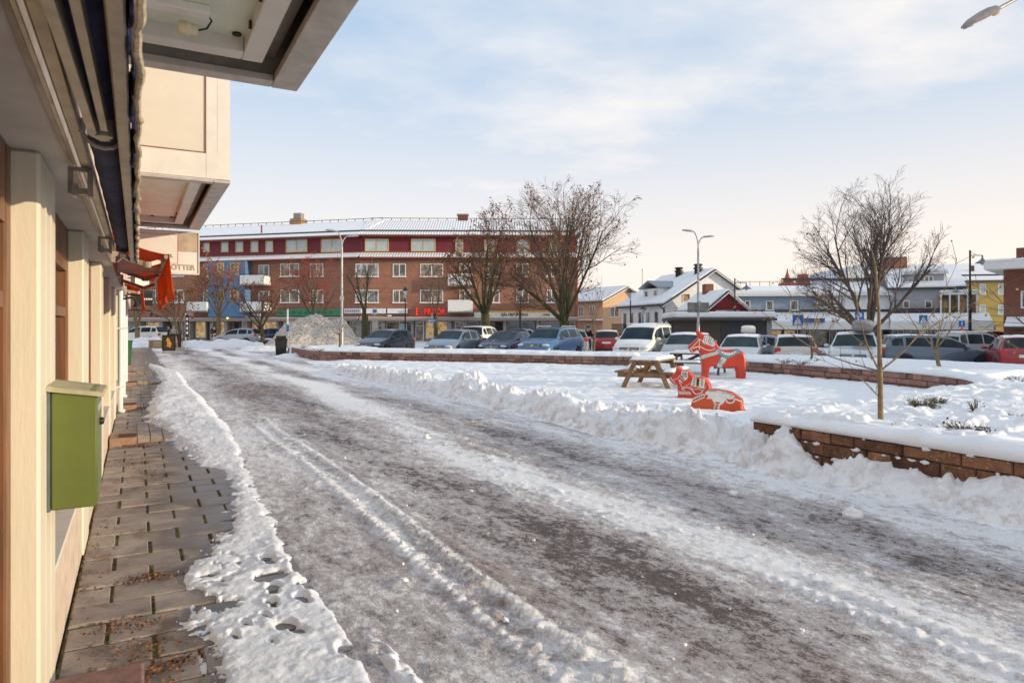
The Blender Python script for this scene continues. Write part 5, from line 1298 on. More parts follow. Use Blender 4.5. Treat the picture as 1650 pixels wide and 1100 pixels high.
# ------------------------------------------------ the long brown brick block
B = Bld('brick_apartment_block', (-16.7, 75.3, 0), 0, 'long four-storey brown brick block with a maroon top floor, shops below and snowy roof', 'building')
def wing_shell(z_a, z_b, z_c, z_d, z_r, left, seed, over=.0, stripes=True):
    L = B.len
    m = MB(); m.box(0, L, 0, 13, 2.62, z_a); B.part(m, 'brick_wall', BRICK)
    m = MB(); m.box(0, L, .9, 13, 0, 2.60); B.part(m, 'shop_wall', CONC)
    m = MB(); m.box(0, L, -.55, .898, 2.28, 2.60); m.cur = 1; m.box(.05, L-.05, -.5, -.1, 2.602, 2.68, .03); B.part(m, 'canopy', [ALUD, SNOW])
    m = MB(); m.box(0, L, .75, 12.3, z_b+.02, z_c); m.cur = 1; m.box(0, L, .70, .748, z_b+.02, z_b+.30); B.part(m, 'top_floor_wall', [MAROON, RDTRIM])
    m = MB(); m.prism([(-.55, z_a-.02), (-.55, z_a+.08), (.749, z_b+.02), (.749, z_a-.02)], 'x', 0, L); m.cur = 1
    m.prism([(-.50, z_a+.085), (-.50, z_a+.2), (.745, z_b+.14), (.745, z_b+.024)], 'x', .02, L-.02)
    m.cur = 2; m.tube([(0, -.58, z_a+.0), (L, -.58, z_a+.0)], .09, 8); B.part(m, 'skirt_roof', [RDTRIM, ROOFS if stripes else SNOW, RDTRIM])
    m = MB(); m.prism([(-.15, z_c), (-.15, z_c+.16), (6.2, z_r-.08), (12.6, z_c+.16), (12.6, z_c)], 'x', -over, L+over); m.cur = 1
    m.prism([(-.08, z_c+.185), (-.08, z_c+.27), (6.2, z_r+.08), (6.2, z_r-.04)], 'x', -over+.02, L+over-.02)
    m.cur = 0; m.tube([(0, -.22, z_c+.10), (L, -.22, z_c+.10)], .09, 8)
    m.cur = 2
    y_ = 1.0; f = (y_+.08)/6.28; zz_ = z_c+.27+(z_r+.08-z_c-.27)*f
    m.box(.1, L-.1, y_, y_+.06, zz_+.02, zz_+.18)
    m.box(.1, L-.1, 6.1, 6.16, z_r+.30, z_r+.36)
    for k in range(int(L/1.1)): m.box(.3+k*1.1, .36+k*1.1, 6.1, 6.15, z_r+.07, z_r+.299)
    B.part(m, 'roof', [RDTRIM, ROOFS if stripes else SNOW, ROOFD])
# main wing
B.wing((-16.7, 75.0), (7.3, 75.6))
wing_shell(9.15, 9.75, 11.55, 0, 14.2, True, 1, .15, True)
top = [(586, 625), (661, 701)]
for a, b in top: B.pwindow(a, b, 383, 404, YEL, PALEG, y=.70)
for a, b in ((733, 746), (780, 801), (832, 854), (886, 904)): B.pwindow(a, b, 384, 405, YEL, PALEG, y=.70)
def rows(lst):
    for a, b, pn in lst:
        for y0, y1 in ((425, 446), (467, 488)): B.pwindow(a, b, y0, y1, WTRIM, pn, sill=1, mull=(.5,))
rows([(573, 610, WARMG), (633, 654, DARKG), (677, 714, WARMG), (740, 758, WARMG), (786, 805, DARKG), (832, 852, WARMG), (881, 896, WARMG)])
B.balcony(723, 762, 443, 461, WTRIM); B.balcony(723, 762, 485, 503, WTRIM)
TXW = mat('text_grey', (.30, .30, .32), .5); TXR = mat('neon_red', (.85, .03, .02), .4, emit=.45); TXB = mat('text_black', (.03, .03, .03), .5); SIGNW = mat('sign_white', (.72, .74, .78), .4)
B.sign(586, 622, 497, 505, SIGNW); B.sign(624.5, 657, 497, 505, SIGNW)
x0, x1, z0, z1 = B.x(684), B.x(718), B.z(684, 507), B.z(684, 497)
fr = text('FRISÖR', 1.0, TXR, 'neon_letters', B.o, (0, 0, 0), depth=.06, sh=.02); fr.matrix_local = B.M @ Matrix.Translation(((x0+x1)/2, -.2, (z0+z1)/2-.02)) @ Matrix.Rotation(math.pi/2, 4, 'X') @ Matrix.Diagonal(((x1-x0)/fr.dimensions.x, 1*.82, 1, 1))
m = MB(); xa = B.x(672); m.box(xa, xa+.06, -.9, -.1, B.z(672, 508), B.z(672, 496)); m.box(xa, xa+.22, -.95, -.9, B.z(672, 508), B.z(672, 507.2)); m.box(xa, xa+.22, -.95, -.9, B.z(672, 496.8), B.z(672, 496)); B.part(m, 'neon_bracket', TXR)
B.sign(764, 905, 503, 511, mat('sign_cream', (.66, .62, .52), .4), y=-.2)
f = B.sign(806, 852, 503.4, 510.6, mat('sign_cream', (.66, .62, .52), .4), 'SJÄLVBETJÄNING', TXB, y=-.215, font=.9); f2 = B.sign(868, 892, 503.6, 510.4, mat('sign_cream', (.66, .62, .52), .4), 'PRESS', mat('text_brown', (.25, .14, .06), .5), y=-.215, font=.7)
m = MB(); m.box(B.x(772), B.x(905), -.17, -.005, B.z(772, 502.8), B.z(772, 500.2)); B.part(m, 'fascia', mat('gilt_strip', (.62, .28, .05), .5))
B.sign(625, 631, 507.5, 509.5, WTRIM, nm='house_number')
# shop fronts, main wing: (px0, px1, kind)
def shops(lst, zt=2.26):
    for a, b, k in lst:
        x0, x1 = B.x(a), B.x(b)
        if k == 'pier':
            m = MB(); m.box(x0, x1, .02, .88, 0, zt); B.part(m, 'pier', CONC)
        elif k == 'door':
            B.window(x0, x1, .02, zt-.02, WTRIM, SHOPDIM, y=.8, mull=(), trans=(.78,))
        elif k == 'darkdoor':
            B.window(x0, x1, .02, zt-.02, BROWN, DARK, y=.8, mull=())
        else:
            B.window(x0, x1, .32, zt-.04, WTRIM if k != 'blue' else ALU, {'lit': SHOPLIT, 'dim': SHOPDIM, 'blue': BLUEG, 'dark': DARKG}[k], y=.8, mull=() if x1-x0 < 2 else (.5,), t_=.07)
BLUEG = glass_mat('blue_film_glass', (.045, .11, .16), .1, (.07, .16, .22))
shops([(583, 592, 'pier'), (594, 605, 'dim'), (607, 614, 'door'), (615, 620, 'pier'), (621, 662, 'dark'), (663, 666, 'pier'), (668, 682, 'door'), (685, 720, 'lit'), (721, 727, 'pier'), (732, 747, 'door'), (748, 752, 'pier'), (753, 772, 'blue'), (774, 786, 'pier'), (797, 810, 'darkdoor'), (811, 816, 'pier'), (818, 862, 'blue'), (864, 869, 'pier'), (871, 904, 'blue'), (906, 916, 'pier'), (918, 928, 'dark')])
m = MB(); m.box(B.x(643), B.x(655), .55, .60, .5, 2.0); bn = B.part(m, 'banner', mat('pale_blue_banner', (.45, .60, .66), .6))
m = MB()
for k in range(4): m.box(B.x(645), B.x(653), .541, .549, 1.7-k*.17, 1.76-k*.17)
B.part(m, 'lettering', mat('teal_text', (.10, .30, .36), .6), bn)
m = MB(); m.tube([(B.x(929.5), -.12, 0), (B.x(929.5), -.12, 9.0)], .12, 8); B.part(m, 'downpipe', mat('red_pipe', (.36, .08, .045), .5), smooth=True)
for px in (741,):
    m = MB(); xx = B.x(px); m.box(xx-.6, xx+.6, 6.6, 7.6, 13.6, 15.0); m.cur = 1; m.box(xx-.7, xx+.7, 6.5, 7.7, 15.0, 15.15); B.part(m, 'chimney', [BRICKD, ALUD])
# left wing
B.wing((-50.5, 83.7), (-16.72, 75.0))
wing_shell(9.15, 9.75, 11.55, 0, 14.2, True, 2, .0, False)
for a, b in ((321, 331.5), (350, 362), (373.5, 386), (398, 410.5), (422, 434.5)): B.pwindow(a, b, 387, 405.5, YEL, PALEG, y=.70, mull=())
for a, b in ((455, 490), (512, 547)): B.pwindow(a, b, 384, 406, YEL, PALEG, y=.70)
rows([(328, 340, WARMG), (452, 482, DARKG), (500, 521, DARKG), (240, 262, WARMG), (275, 297, DARKG)])
for y0, y1 in ((427, 446), (469, 488)): B.pwindow(417, 434, y0, y1, WTRIM, WARMG, sill=1)
x0, x1 = B.x(345), B.x(404); m = MB(); m.box(x0, x1, -1.0, -.002, 2.75, 9.1); B.part(m, 'blue_bay', BLUER)
for a, b in ((360, 370), (380, 393)):
    for y0, y1 in ((425, 444), (468, 487)): B.pwindow(a, b, y0, y1, YEL, WARMG, y=-1.0, mull=(.5,))
B.balcony(398, 436, 446, 460, WTRIM); B.balcony(398, 437, 488, 502, WTRIM); B.balcony(313, 345, 488, 502, WTRIM)
f = B.sign(446, 552, 498, 509, GSIGN, nm='shop_sign')
m = MB()
for k in range(9): m.ball((B.x(455+k*10), -.27, B.z(455+k*10, 503.5)), 1, 8, 6, (.25, .02, .18))
B.part(m, 'emblem', mat('green_dark', (.01, .14, .06), .5), f)
f = B.sign(556, 584, 497, 505, SIGNW, nm='shop_sign')
m = MB()
for k in range(7): m.box(B.x(558+k*3.4), B.x(560.4+k*3.4), -.262, -.252, B.z(560, 503), B.z(560, 499))
B.part(m, 'lettering', TXW, f)
B.sign(409, 422, 504, 509.5, SIGNW, nm='shop_sign')
f = B.sign(304, 315, 503, 510, mat('red_white_sign', (.55, .25, .24), .5), nm='shop_sign')
shops([(215, 226, 'pier'), (228, 254, 'lit'), (256, 262, 'pier'), (263, 276, 'darkdoor'), (277, 284, 'pier'), (286, 302, 'dim'), (303, 306, 'pier'), (308, 324, 'lit'), (326, 332, 'darkdoor'), (338, 343, 'pier'), (345, 360, 'lit'), (361, 366, 'pier'), (370, 380, 'darkdoor'), (384, 392, 'door'), (393, 398, 'pier'), (400, 443, 'lit'), (445, 448, 'pier'), (450, 470, 'lit'), (472, 480, 'pier'), (482, 515, 'dim'), (517, 524, 'pier'), (526, 548, 'dim'), (550, 556, 'pier'), (558, 572, 'door'), (574, 582, 'pier')])
m = MB(); m.ball((B.x(372), -.6, 2.62), .12, 8, 6); B.part(m, 'porch_lamp', mat('lamp_glow', (.9, .55, .12), .4, emit=2.0), smooth=True)
xx = B.x(430); m = MB(); m.box(xx-.75, xx+.75, 5.9, 7.2, 13.6, 14.9); m.cur = 1; m.box(xx-.5, xx+.5, 6.2, 7.0, 14.902, 15.6); m.box(xx-.85, xx+.85, 5.8, 7.3, 14.6, 14.7); B.part(m, 'chimney', [mat('chimney_brick', (.42, .22, .08), .8), CONC])
m = MB(); xx = B.x(404); m.box(xx-.06, xx+.06, 2.0, 2.12, 12.4, 13.6); B.part(m, 'vent_pipe', RDTRIM)
# ------------------------------------------------ houses to the right
def gable_house(name, c, rot, L, Wd, hw, hr, wall, label, roofm=None, over=.45, trim=WTRIM):
    "ridge along local x; gables at both ends"
    B_ = Bld(name, c, rot, label)
    m = MB(); m.box(-L/2, L/2, -Wd/2, Wd/2, -.5, hw); m.prism([(-Wd/2, hw+.001), (Wd/2, hw+.001), (0, hr)], 'x', -L/2, L/2); B_.part(m, 'wall', wall)
    sl = (hr-hw)/(Wd/2); t_ = .14
    for sg, nm in ((-1, 'roof'), (1, 'roof')):
        m = MB(); e = Wd/2+over
        m.prism([(0, hr+.06), (sg*e, hr+.06-sl*e), (sg*e, hr+.06-sl*e+t_), (0, hr+.06+t_)], 'x', -L/2-over, L/2+over)
        m.cur = 1; m.prism([(0, hr+.07+t_), (sg*(e-.1), hr+.07-sl*(e-.1)+t_), (sg*(e-.1), hr+.07-sl*(e-.1)+t_+.14), (0, hr+.07+t_+.14)], 'x', -L/2-over+.06, L/2+over-.06)
        B_.part(m, nm, [roofm or ROOFD, SNOW])
    for sx in (-1, 1):
        for sg in (-1, 1):
            m = MB(); m.bar((sx*(L/2+over+.02), sg*(Wd/2+over), hr+.02-sl*(Wd/2+over)), (sx*(L/2+over+.02), 0, hr+.02), .05, .30, up=(1, 0, 0)); B_.part(m, 'bargeboard', trim)
    return B_
def local_wing(B_, x0, y0, x1, y1):
    "use the line from one local point to another as facade"
    T = Matrix.Translation(B_.loc) @ Matrix.Rotation(B_.rot, 4, 'Z')
    a = T @ Vector((x0, y0, 0)); b = T @ Vector((x1, y1, 0)); return B_.wing(a, b)
WALLW = mat('white_render', (.82, .82, .81), .8, var=.06, scale=2); TANW = mat('tan_boards', (.52, .40, .28), .8, var=.1, scale=3); PEAW = mat('apricot_boards', (.62, .40, .24), .8, var=.1, scale=3)
# apricot house: front gable towards us on the right, tan long side
B = gable_house('apricot_house', at(975, 92, 0)+Vector((0, 5, 0)), math.radians(-58), 11, 8.2, 5.0, 6.9, PEAW, 'apricot two-storey house with a snowy roof seen past the big bare tree')
local_wing(B, -5.5, -4.1, 5.5, -4.1)
for k in range(4): B.window(.8+k*2.5, 1.9+k*2.5, 3.0, 4.5, WTRIM, DARKG, y=0)
for k in range(3): B.window(1.2+k*3, 2.6+k*3, .6, 2.0, WTRIM, DARKG, y=0)
m = MB(); m.box(-.2, 11, -1.2, -.01, 2.3, 2.45); m.cur = 1; m.box(-.2, 11, -1.15, -.01, 2.452, 2.62); B.part(m, 'porch_roof', [mat('red_awning', (.22, .05, .05), .7), SNOW])
local_wing(B, 5.5, -4.1, 5.5, 4.1)
for k in range(2): B.window(1.2+k*4, 2.8+k*4, 2.9, 4.3, WTRIM, DARKG)
# white house
_r = math.radians(-76); _c = at(1072, 62, 0); _L, _W = 10.0, 9.6
_R = Matrix.Rotation(_r, 3, 'Z')
B = gable_house('white_house', _c-_R @ Vector((_L/2, -_W/2, 0)), _r, _L, _W, 3.75, 6.75, WALLW, 'white rendered house with a snowy roof, dormer and two black chimneys')
local_wing(B, -_L/2, -_W/2, _L/2, -_W/2)
for k, a in enumerate((.5, 2.2, 4.2, 6.0, 7.8)): B.window(a, a+.9, 1.3, 3.1, WTRIM, (DARKG, WARMG)[k % 2], mull=())
for x0, x1 in ((.2, 4.2), (5.6, 9.4)):
    m = MB(); m.box(x0, x1, -1.2, -.01, .75, .9)
    for k in range(int((x1-x0)/.16)): m.box(x0+k*.16, x0+k*.16+.03, -1.18, -1.15, .9, 1.85)
    m.box(x0, x1, -1.2, -1.13, 1.85, 1.92); B.part(m, 'balcony', BLACK)
m = MB(); m.tube([(9.9, -.1, 0), (9.9, -.1, 3.2), (9.7, -.5, 3.6)], .07, 8); B.part(m, 'downpipe', ROOFD)
m = MB(); m.box(3.4, 7.0, .9, 3.6, 4.0, 5.35); B.part(m, 'dormer', WALLW)
m = MB(); m.prism([(3.1, 5.35), (5.2, 6.0), (7.3, 5.35), (7.3, 5.47), (5.2, 6.15), (3.1, 5.47)], 'y', .5, 4.4); B.part(m, 'dormer_roof', mat('zinc', (.30, .33, .37), .45, .4))
for a in (3.8, 5.8): B.window(a, a+.8, 4.3, 5.2, WTRIM, DARKG, y=.88, mull=())
local_wing(B, _L/2, -_W/2, _L/2, _W/2)
B.window(1.7, 2.5, 3.9, 4.7, WTRIM, DARKG, mull=()); B.window(6.9, 7.7, 3.7, 4.6, WTRIM, DARKG, mull=()); B.window(.6, 1.7, .9, 2.4, WTRIM, DARKG)
for a, b in ((3.2, -.5), (-.6, -.5)):
    m = MB(); m.lathe([(.34, 6.3), (.34, 7.1), (.45, 7.12), (.45, 7.24), (.30, 7.28), (.30, 7.4), (.45, 7.44), (.36, 7.58)], 12, (a, b, 0)); o = m.build('chimney', BLACK, B.o, smooth=True)
# red gable cottage
REDW = mat('falu_red_boards', (.20, .018, .022), .8, var=.15, scale=6, stretch=(6, 1, 1))
B = gable_house('red_cottage', at(1170, 55, 0)+Vector((-.3, 3.0, 0)), math.radians(-84), 6.4, 3.5, 2.9, 4.35, REDW, 'small red wooden cottage with a white-edged gable behind the dark shed', over=.22)
local_wing(B, 3.2, -1.75, 3.2, 1.75)
B.window(.75, 2.75, 2.05, 2.95, WTRIM, DARKG, mull=(.33, .66), proud=.1)
m = MB(); m.box(-1.2, -.4, -.35, .35, 3.9, 5.3); o = m.build('chimney', BRICKD, B.o)
# grey outbuilding beside it with flat snowy roof
B = Bld('timber_shed', at(1166, 49, 0), math.radians(-4), 'long dark timber shed with a snow covered flat roof behind the horse and silver cars')
SHED = mat('dark_stained_boards', (.085, .065, .05), .8, var=.3, scale=8, stretch=(5, 1, .3)); SHEDG = mat('grey_stained_boards', (.055, .055, .06), .8, var=.25, scale=8, stretch=(5, 1, .3))
m = MB(); m.box(-3.2, -.2, 0, 5, -.5, 2.08); B.part(m, 'brown_boarding', SHED)
m = MB(); m.box(-.198, 3.3, -.02, 5, -.5, 2.08)
for k in range(10): m.box(-.19+k*.35, -.175+k*.35, -.032, -.021, -.4, 2.05)
B.part(m, 'grey_boarding', SHEDG)
m = MB(); m.box(-3.6, 3.6, -.5, 5.4, 2.08, 2.26); m.cur = 1; m.box(-3.58, 3.58, -.48, 5.3, 2.262, 2.72, .12); m.cur = 0; m.box(-3.4, -1.6, .2, .6, 2.722, 2.78); m.box(.3, 2.3, .2, .6, 2.722, 2.78); B.part(m, 'roof', [ROOFD, SNOW])
m = MB(); m.box(3.0, 3.35, -.10, -.022, -.4, 2.05); B.part(m, 'corner_post', CONC)
m = MB(); m.lathe([(.09, 2.6), (.09, 3.2), (.16, 3.22), (.16, 3.35)], 8, (-2.2, 1.0, 0)); B.part(m, 'vent_pipe', ROOFD)
B = Bld('carport', at(1076, 52, 0), math.radians(-4), 'open carport with a dark snowy roof between the white van and the timber shed')
m = MB(); m.box(-2.0, 1.0, 0, 4, 1.5, 1.72); m.cur = 1; m.box(-1.98, .98, .02, 3.9, 1.722, 1.85, .04); B.part(m, 'roof', [ROOFD, SNOW])
for x in (-1.9, -1.1, -.3, .5, .9):
    m = MB(); m.box(x, x+.09, .1, .19, -.5, 1.499); B.part(m, 'post', BLACK)
# light blue house with shop canopy
PBL = mat('pale_blue_boards', (.29, .37, .46), .8, var=.08, scale=3, stretch=(1, 1, 8)); GRYW = mat('pale_grey_boards', (.42, .42, .44), .8, var=.08, scale=3, stretch=(1, 1, 8))
B = Bld('pale_blue_house', at(1310, 62, 0), math.radians(-2), 'pale blue two-storey house with a shop canopy behind the bare dark tree')
B.wing(at(1192, 63), at(1435, 61))
L = B.len
m = MB(); m.box(0, L, 0, 8, 2.4, 4.45); B.part(m, 'wall', PBL)
m = MB(); m.prism([(-.5, 4.45), (-.5, 4.62), (4.0, 5.35), (8.5, 4.62), (8.5, 4.45)], 'x', -.5, L+.2); m.cur = 1; m.prism([(-.48, 4.63), (-.48, 4.9), (4.0, 5.62), (4.0, 5.37)], 'x', -.45, L+.15); m.cur = 2; m.box(-.5, L+.2, -.54, -.501, 4.42, 4.66); B.part(m, 'roof', [ROOFD, SNOW, WTRIM])
for a, b in ((1200, 1209), (1234, 1246), (1273, 1286)): B.pwindow(a, b, 484, 500, WTRIM, WARMG, mull=(), sill=1)
for a, b in ((1316, 1327), (1335, 1349)): B.pwindow(a, b, 480, 497, WTRIM, DARKG, mull=())
m = MB(); m.box(B.x(1325), L, -.03, -.001, 2.45, 4.42); B.part(m, 'cream_wall', WALLW)
m = MB(); m.box(0, L, 0.5, 8, -.5, 2.38); B.part(m, 'shop_wall', mat('shop_dark', (.08, .08, .09), .7))
m = MB(); m.prism([(-2.2, 1.75), (-2.2, 2.0), (-.02, 2.75), (-.02, 1.75)], 'x', -.6, L+.5); m.cur = 1; m.prism([(-2.18, 2.005), (-2.18, 2.16), (-.02, 2.95), (-.02, 2.76)], 'x', -.55, L+.45); m.cur = 2; m.box(-.6, L+.5, -2.24, -2.201, 1.4, 2.02); B.part(m, 'canopy', [ROOFD, SNOW, WTRIM])
m = MB(); m.box(0, L, -.05, -.003, 2.97, 3.2); B.part(m, 'fascia', ROOFD)
for a, b, k in ((1243, 1262, SHOPLIT), (1264, 1284, SHOPLIT), (1290, 1302, SHOPDIM), (1304, 1335, SHOPDIM), (1338, 1362, WARMG), (1366, 1388, SHOPDIM), (1392, 1425, SHOPDIM)):
    x0, x1 = B.x(a), B.x(b); B.window(x0, x1, -.1, 1.38, WTRIM if a in (1338, 1392) else ALUD, k, y=.45, mull=() if a != 1338 else (.5,), t_=.07)
f = B.sign(1282, 1299, 513, 519.5, mat('blue_sign', (.02, .10, .32), .4), y=-2.5); B.sign(1299.5, 1308, 513, 519.5, mat('ochre_sign', (.5, .28, .06), .4), y=-2.5); B.sign(1308.5, 1316, 513, 519.5, mat('blue_sign', (.02, .10, .32), .4), y=-2.5)
m = MB(); xx = B.x(1250); m.box(xx-.25, xx+.2, -1.2, -.8, -.4, .9, .03); B.part(m, 'post_box', REDP)
# grey shop building to the right
B = Bld('grey_shop_house', at(1500, 60, 0), math.radians(-3), 'pale grey shop house with a dormer, enclosed balcony and long snowy canopy')
B.wing(at(1436, 60.5), at(1572, 58))
L = B.len
m = MB(); m.box(0, L*.86, .02, 8, 2.4, 4.9); B.part(m, 'wall', GRYW)
m = MB(); m.box(0, L, .5, 8, -.5, 2.38); B.part(m, 'shop_wall', mat('shop_cream', (.45, .42, .38), .7))
m = MB(); m.prism([(-.4, 4.9), (-.4, 5.05), (4.0, 7.1), (8.4, 5.05), (8.4, 4.9)], 'x', -.4, L*.86+.2); m.cur = 1; m.prism([(-.38, 5.06), (-.38, 5.2), (4.0, 7.3), (4.0, 7.12)], 'x', -.35, L*.86+.15); B.part(m, 'roof', [ROOFD, SNOW])
x0, x1 = B.x(1461), B.x(1523); m = MB(); m.box(x0, x1, .6, 4, 5.0, 6.25); B.part(m, 'dormer', GRYW)
m = MB(); m.box(x0-.3, x1+.3, .2, 4.3, 6.25, 6.4); m.cur = 1; m.box(x0-.28, x1+.28, .22, 4.2, 6.402, 6.62, .05); B.part(m, 'dormer_roof', [WTRIM, SNOW])
B.window(B.x(1484), B.x(1506), 5.25, 6.1, WTRIM, DARKG, y=.58, mull=(.33, .66))
for a, b in ((1455, 1466), (1490, 1502)): B.pwindow(a, b, 484, 497, WTRIM, DARKG, mull=())
x0, x1 = B.x(1512), B.x(1572); m = MB(); m.box(x0, x1, -.9, 3, 2.6, 2.8); m.box(x0, x1, -.9, 3, 4.35, 4.6); m.cur = 1; m.box(x0+.02, x1-.02, -.88, 3, 4.602, 4.75, .04); m.cur = 0
for k in range(5): xx = x0+(x1-x0-.12)*k/4; m.box(xx, xx+.12, -.88, -.76, 2.8, 4.35)
m.cur = 2; m.box(x0+.05, x1-.05, -.6, 2.9, 2.8, 4.35); B.part(m, 'enclosed_balcony', [WTRIM, SNOW, WARMG])
m = MB(); m.prism([(-2.2, 1.75), (-2.2, 2.0), (-.92, 2.65), (-.92, 1.75)], 'x', -.3, L+.8); m.cur = 1; m.prism([(-2.18, 2.005), (-2.18, 2.14), (-.92, 2.8), (-.92, 2.66)], 'x', -.25, L+.75); m.cur = 2; m.box(-.3, L+.8, -2.24, -2.201, 1.4, 2.02); B.part(m, 'canopy', [ROOFD, SNOW, WTRIM])
m = MB(); m.box(0, L, -.6, -.01, 2.82, 3.25); B.part(m, 'fascia', mat('plum_fascia', (.07, .05, .06), .6))
for a, b, k in ((1438, 1458, DARKG), (1460, 1478, SHOPDIM), (1482, 1503, SHOPDIM), (1507, 1523, SHOPDIM), (1526, 1546, DARKG), (1549, 1560, SHOPLIT), (1563, 1571, SHOPDIM)):
    B.window(B.x(a), B.x(b), -.1, 1.38, WTRIM, k, y=.45, mull=(.5,), t_=.08)
m = MB(); xx = B.x(1447); m.box(xx-1.0, xx+1.1, 3.4, 4.5, 6.9, 8.1); B.part(m, 'chimney', mat('chimney_brick2', (.33, .16, .09), .8))
# roof turret, red chimney and railings on the hall behind
B = Bld('domed_hall', at(1360, 80, 0), 0, 'grey hall with a curved snowy roof and railings rising behind the pale blue house')
m = MB(); m.box(-13.5, 7, 0, 12, -.5, 5.6); B.part(m, 'wall', GRYW)
m = MB()
m.prism([(3.6+4.2*math.cos(a_), 5.6+3.5*math.sin(a_)) for a_ in [math.pi*k/16 for k in range(17)]], 'y', .5, 12); o = B.part(m, 'roof', mat('blue_snow_roof', (.62, .66, .72), .6))
m = MB(); m.box(-13.4, 6.9, 0, 12, 5.6, 5.9)
B.part(m, 'roof_snow', SNOW)
m = MB(); m.box(-13.4, -4, .1, .16, 6.9, 6.95)
for k in range(9): m.box(-13.3+k*1.15, -13.25+k*1.15, .1, .15, 5.9, 6.9)
m.box(-7.2, 3.0, .3, .4, 7.0, 7.35); B.part(m, 'railing', TRIM)
m = MB(); m.lathe([(.85, 5.9), (.85, 6.5), (1.1, 6.6), (.65, 7.0), (.32, 7.5), (.11, 8.1), (.04, 8.6)], 12, (at(1277, 80).x-at(1360, 80).x, 1.5, 0)); B.part(m, 'turret', mat('turret_red', (.40, .09, .05), .6), smooth=True)
m = MB(); xx = at(1305, 80).x-at(1360, 80).x; m.hexa([(xx-.95, 1, 5.9), (xx+.95, 1, 5.9), (xx+.95, 3, 5.9), (xx-.95, 3, 5.9), (xx-.5, 1.4, 7.3), (xx+.5, 1.4, 7.3), (xx+.5, 2.6, 7.3), (xx-.5, 2.6, 7.3)]); m.box(xx-.45, xx+.45, 1.5, 2.5, 7.3, 7.9); B.part(m, 'chimney', mat('turret_red', (.40, .09, .05), .6))
# yellow house
B = Bld('yellow_house', at(1585, 76, 0), math.radians(-2), 'yellow three-storey house with a bluish snowy roof beside the brick tower')
YW = mat('ochre_render', (.52, .36, .11), .85, var=.1, scale=1.5)
B.wing(at(1500, 77), at(1640, 75)); L = B.len
m = MB(); m.box(0, L, 0, 9, -.5, 6.6); B.part(m, 'wall', YW)
m = MB(); m.prism([(-.4, 6.6), (-.4, 6.75), (4.5, 8.9), (9.4, 6.75), (9.4, 6.6)], 'x', -.6, L+.3); m.cur = 1; m.prism([(-.38, 6.76), (-.38, 6.88), (4.5, 9.05), (4.5, 8.92)], 'x', -.55, L+.25); m.cur = 0; m.box(-.5, L, .6, .66, 7.3, 7.5); B.part(m, 'roof', [ROOFD, SNOW])
for a, b in ((1578, 1588), (1608, 1617)):
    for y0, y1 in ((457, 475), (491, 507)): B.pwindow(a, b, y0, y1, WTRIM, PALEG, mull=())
B.pwindow(1591, 1604, 524, 536, BROWN, SHOPDIM, mull=(.5,))
m = MB(); m.box(B.x(1575), L, -.06, -.002, 1.7, 1.82); B.part(m, 'string_course', mat('ochre_dark', (.36, .24, .07), .8))
m = MB(); m.box(B.x(1580)-.15, B.x(1580)+.15, 2.0, 2.4, 7.7, 8.6); B.part(m, 'vent_pipe', RDTRIM)
# brick tower at the right edge
B = Bld('brick_tower_house', at(1660, 44, 0), 0, 'dark red brick house with white flat eaves at the right edge of the picture')
B.wing(at(1617, 44), at(1760, 41)); L = B.len
m = MB(); m.box(0, L, 0, 10, -.5, 5.3); B.part(m, 'wall', BRICKD)
m = MB(); m.box(-.9, L+.5, -1.1, 10.5, 5.3, 5.75); m.cur = 1; m.box(-.85, L+.4, -1.05, 10.4, 5.752, 5.95, .06); m.prism([(-1, 5.95), (10, 5.95), (4.5, 8.7)], 'x', 1.4, L+.4); m.cur = 2; m.box(.6, 1.9, .5, 1.6, 5.95, 6.7); B.part(m, 'roof', [WTRIM, SNOW, BRICKD])
m = MB(); m.prism([(-1.2, 1.55), (-1.2, 1.65), (-.01, 2.2), (-.01, 1.55)], 'x', .15, L); m.cur = 1; m.prism([(-1.18, 1.655), (-1.18, 1.72), (-.01, 2.28), (-.01, 2.205)], 'x', .18, L-.03); B.part(m, 'porch_roof', [ROOFD, SNOW])
B.window(1.0, 2.2, -.3, 1.5, BROWN, DARKG); B.window(.9, 2.0, 2.8, 3.9, WTRIM, DARKG)
# unseen row added east of the square, placed and sized to shade the plaza
B = Bld('added_shade_row', (52, 30, 0), math.radians(90), 'unseen plain brick row added east of the square to shade the plaza')
m = MB(); m.box(-22, 26, -1, 9, -.5, 5.9); B.part(m, 'wall', BRICKD)
m = MB(); m.prism([(-1.4, 5.9), (9.4, 5.9), (4, 7.3)], 'x', -22.4, 26.4); B.part(m, 'roof', SNOW)
for k in range(14):
    for z in (1.2, 4.0): B.M = Matrix.Identity(4); m = MB(); xx = -20.5+k*3.2; m.box(xx, xx+1.5, 9.0, 9.04, z, z+1.5); B.part(m, 'window', DARKG)
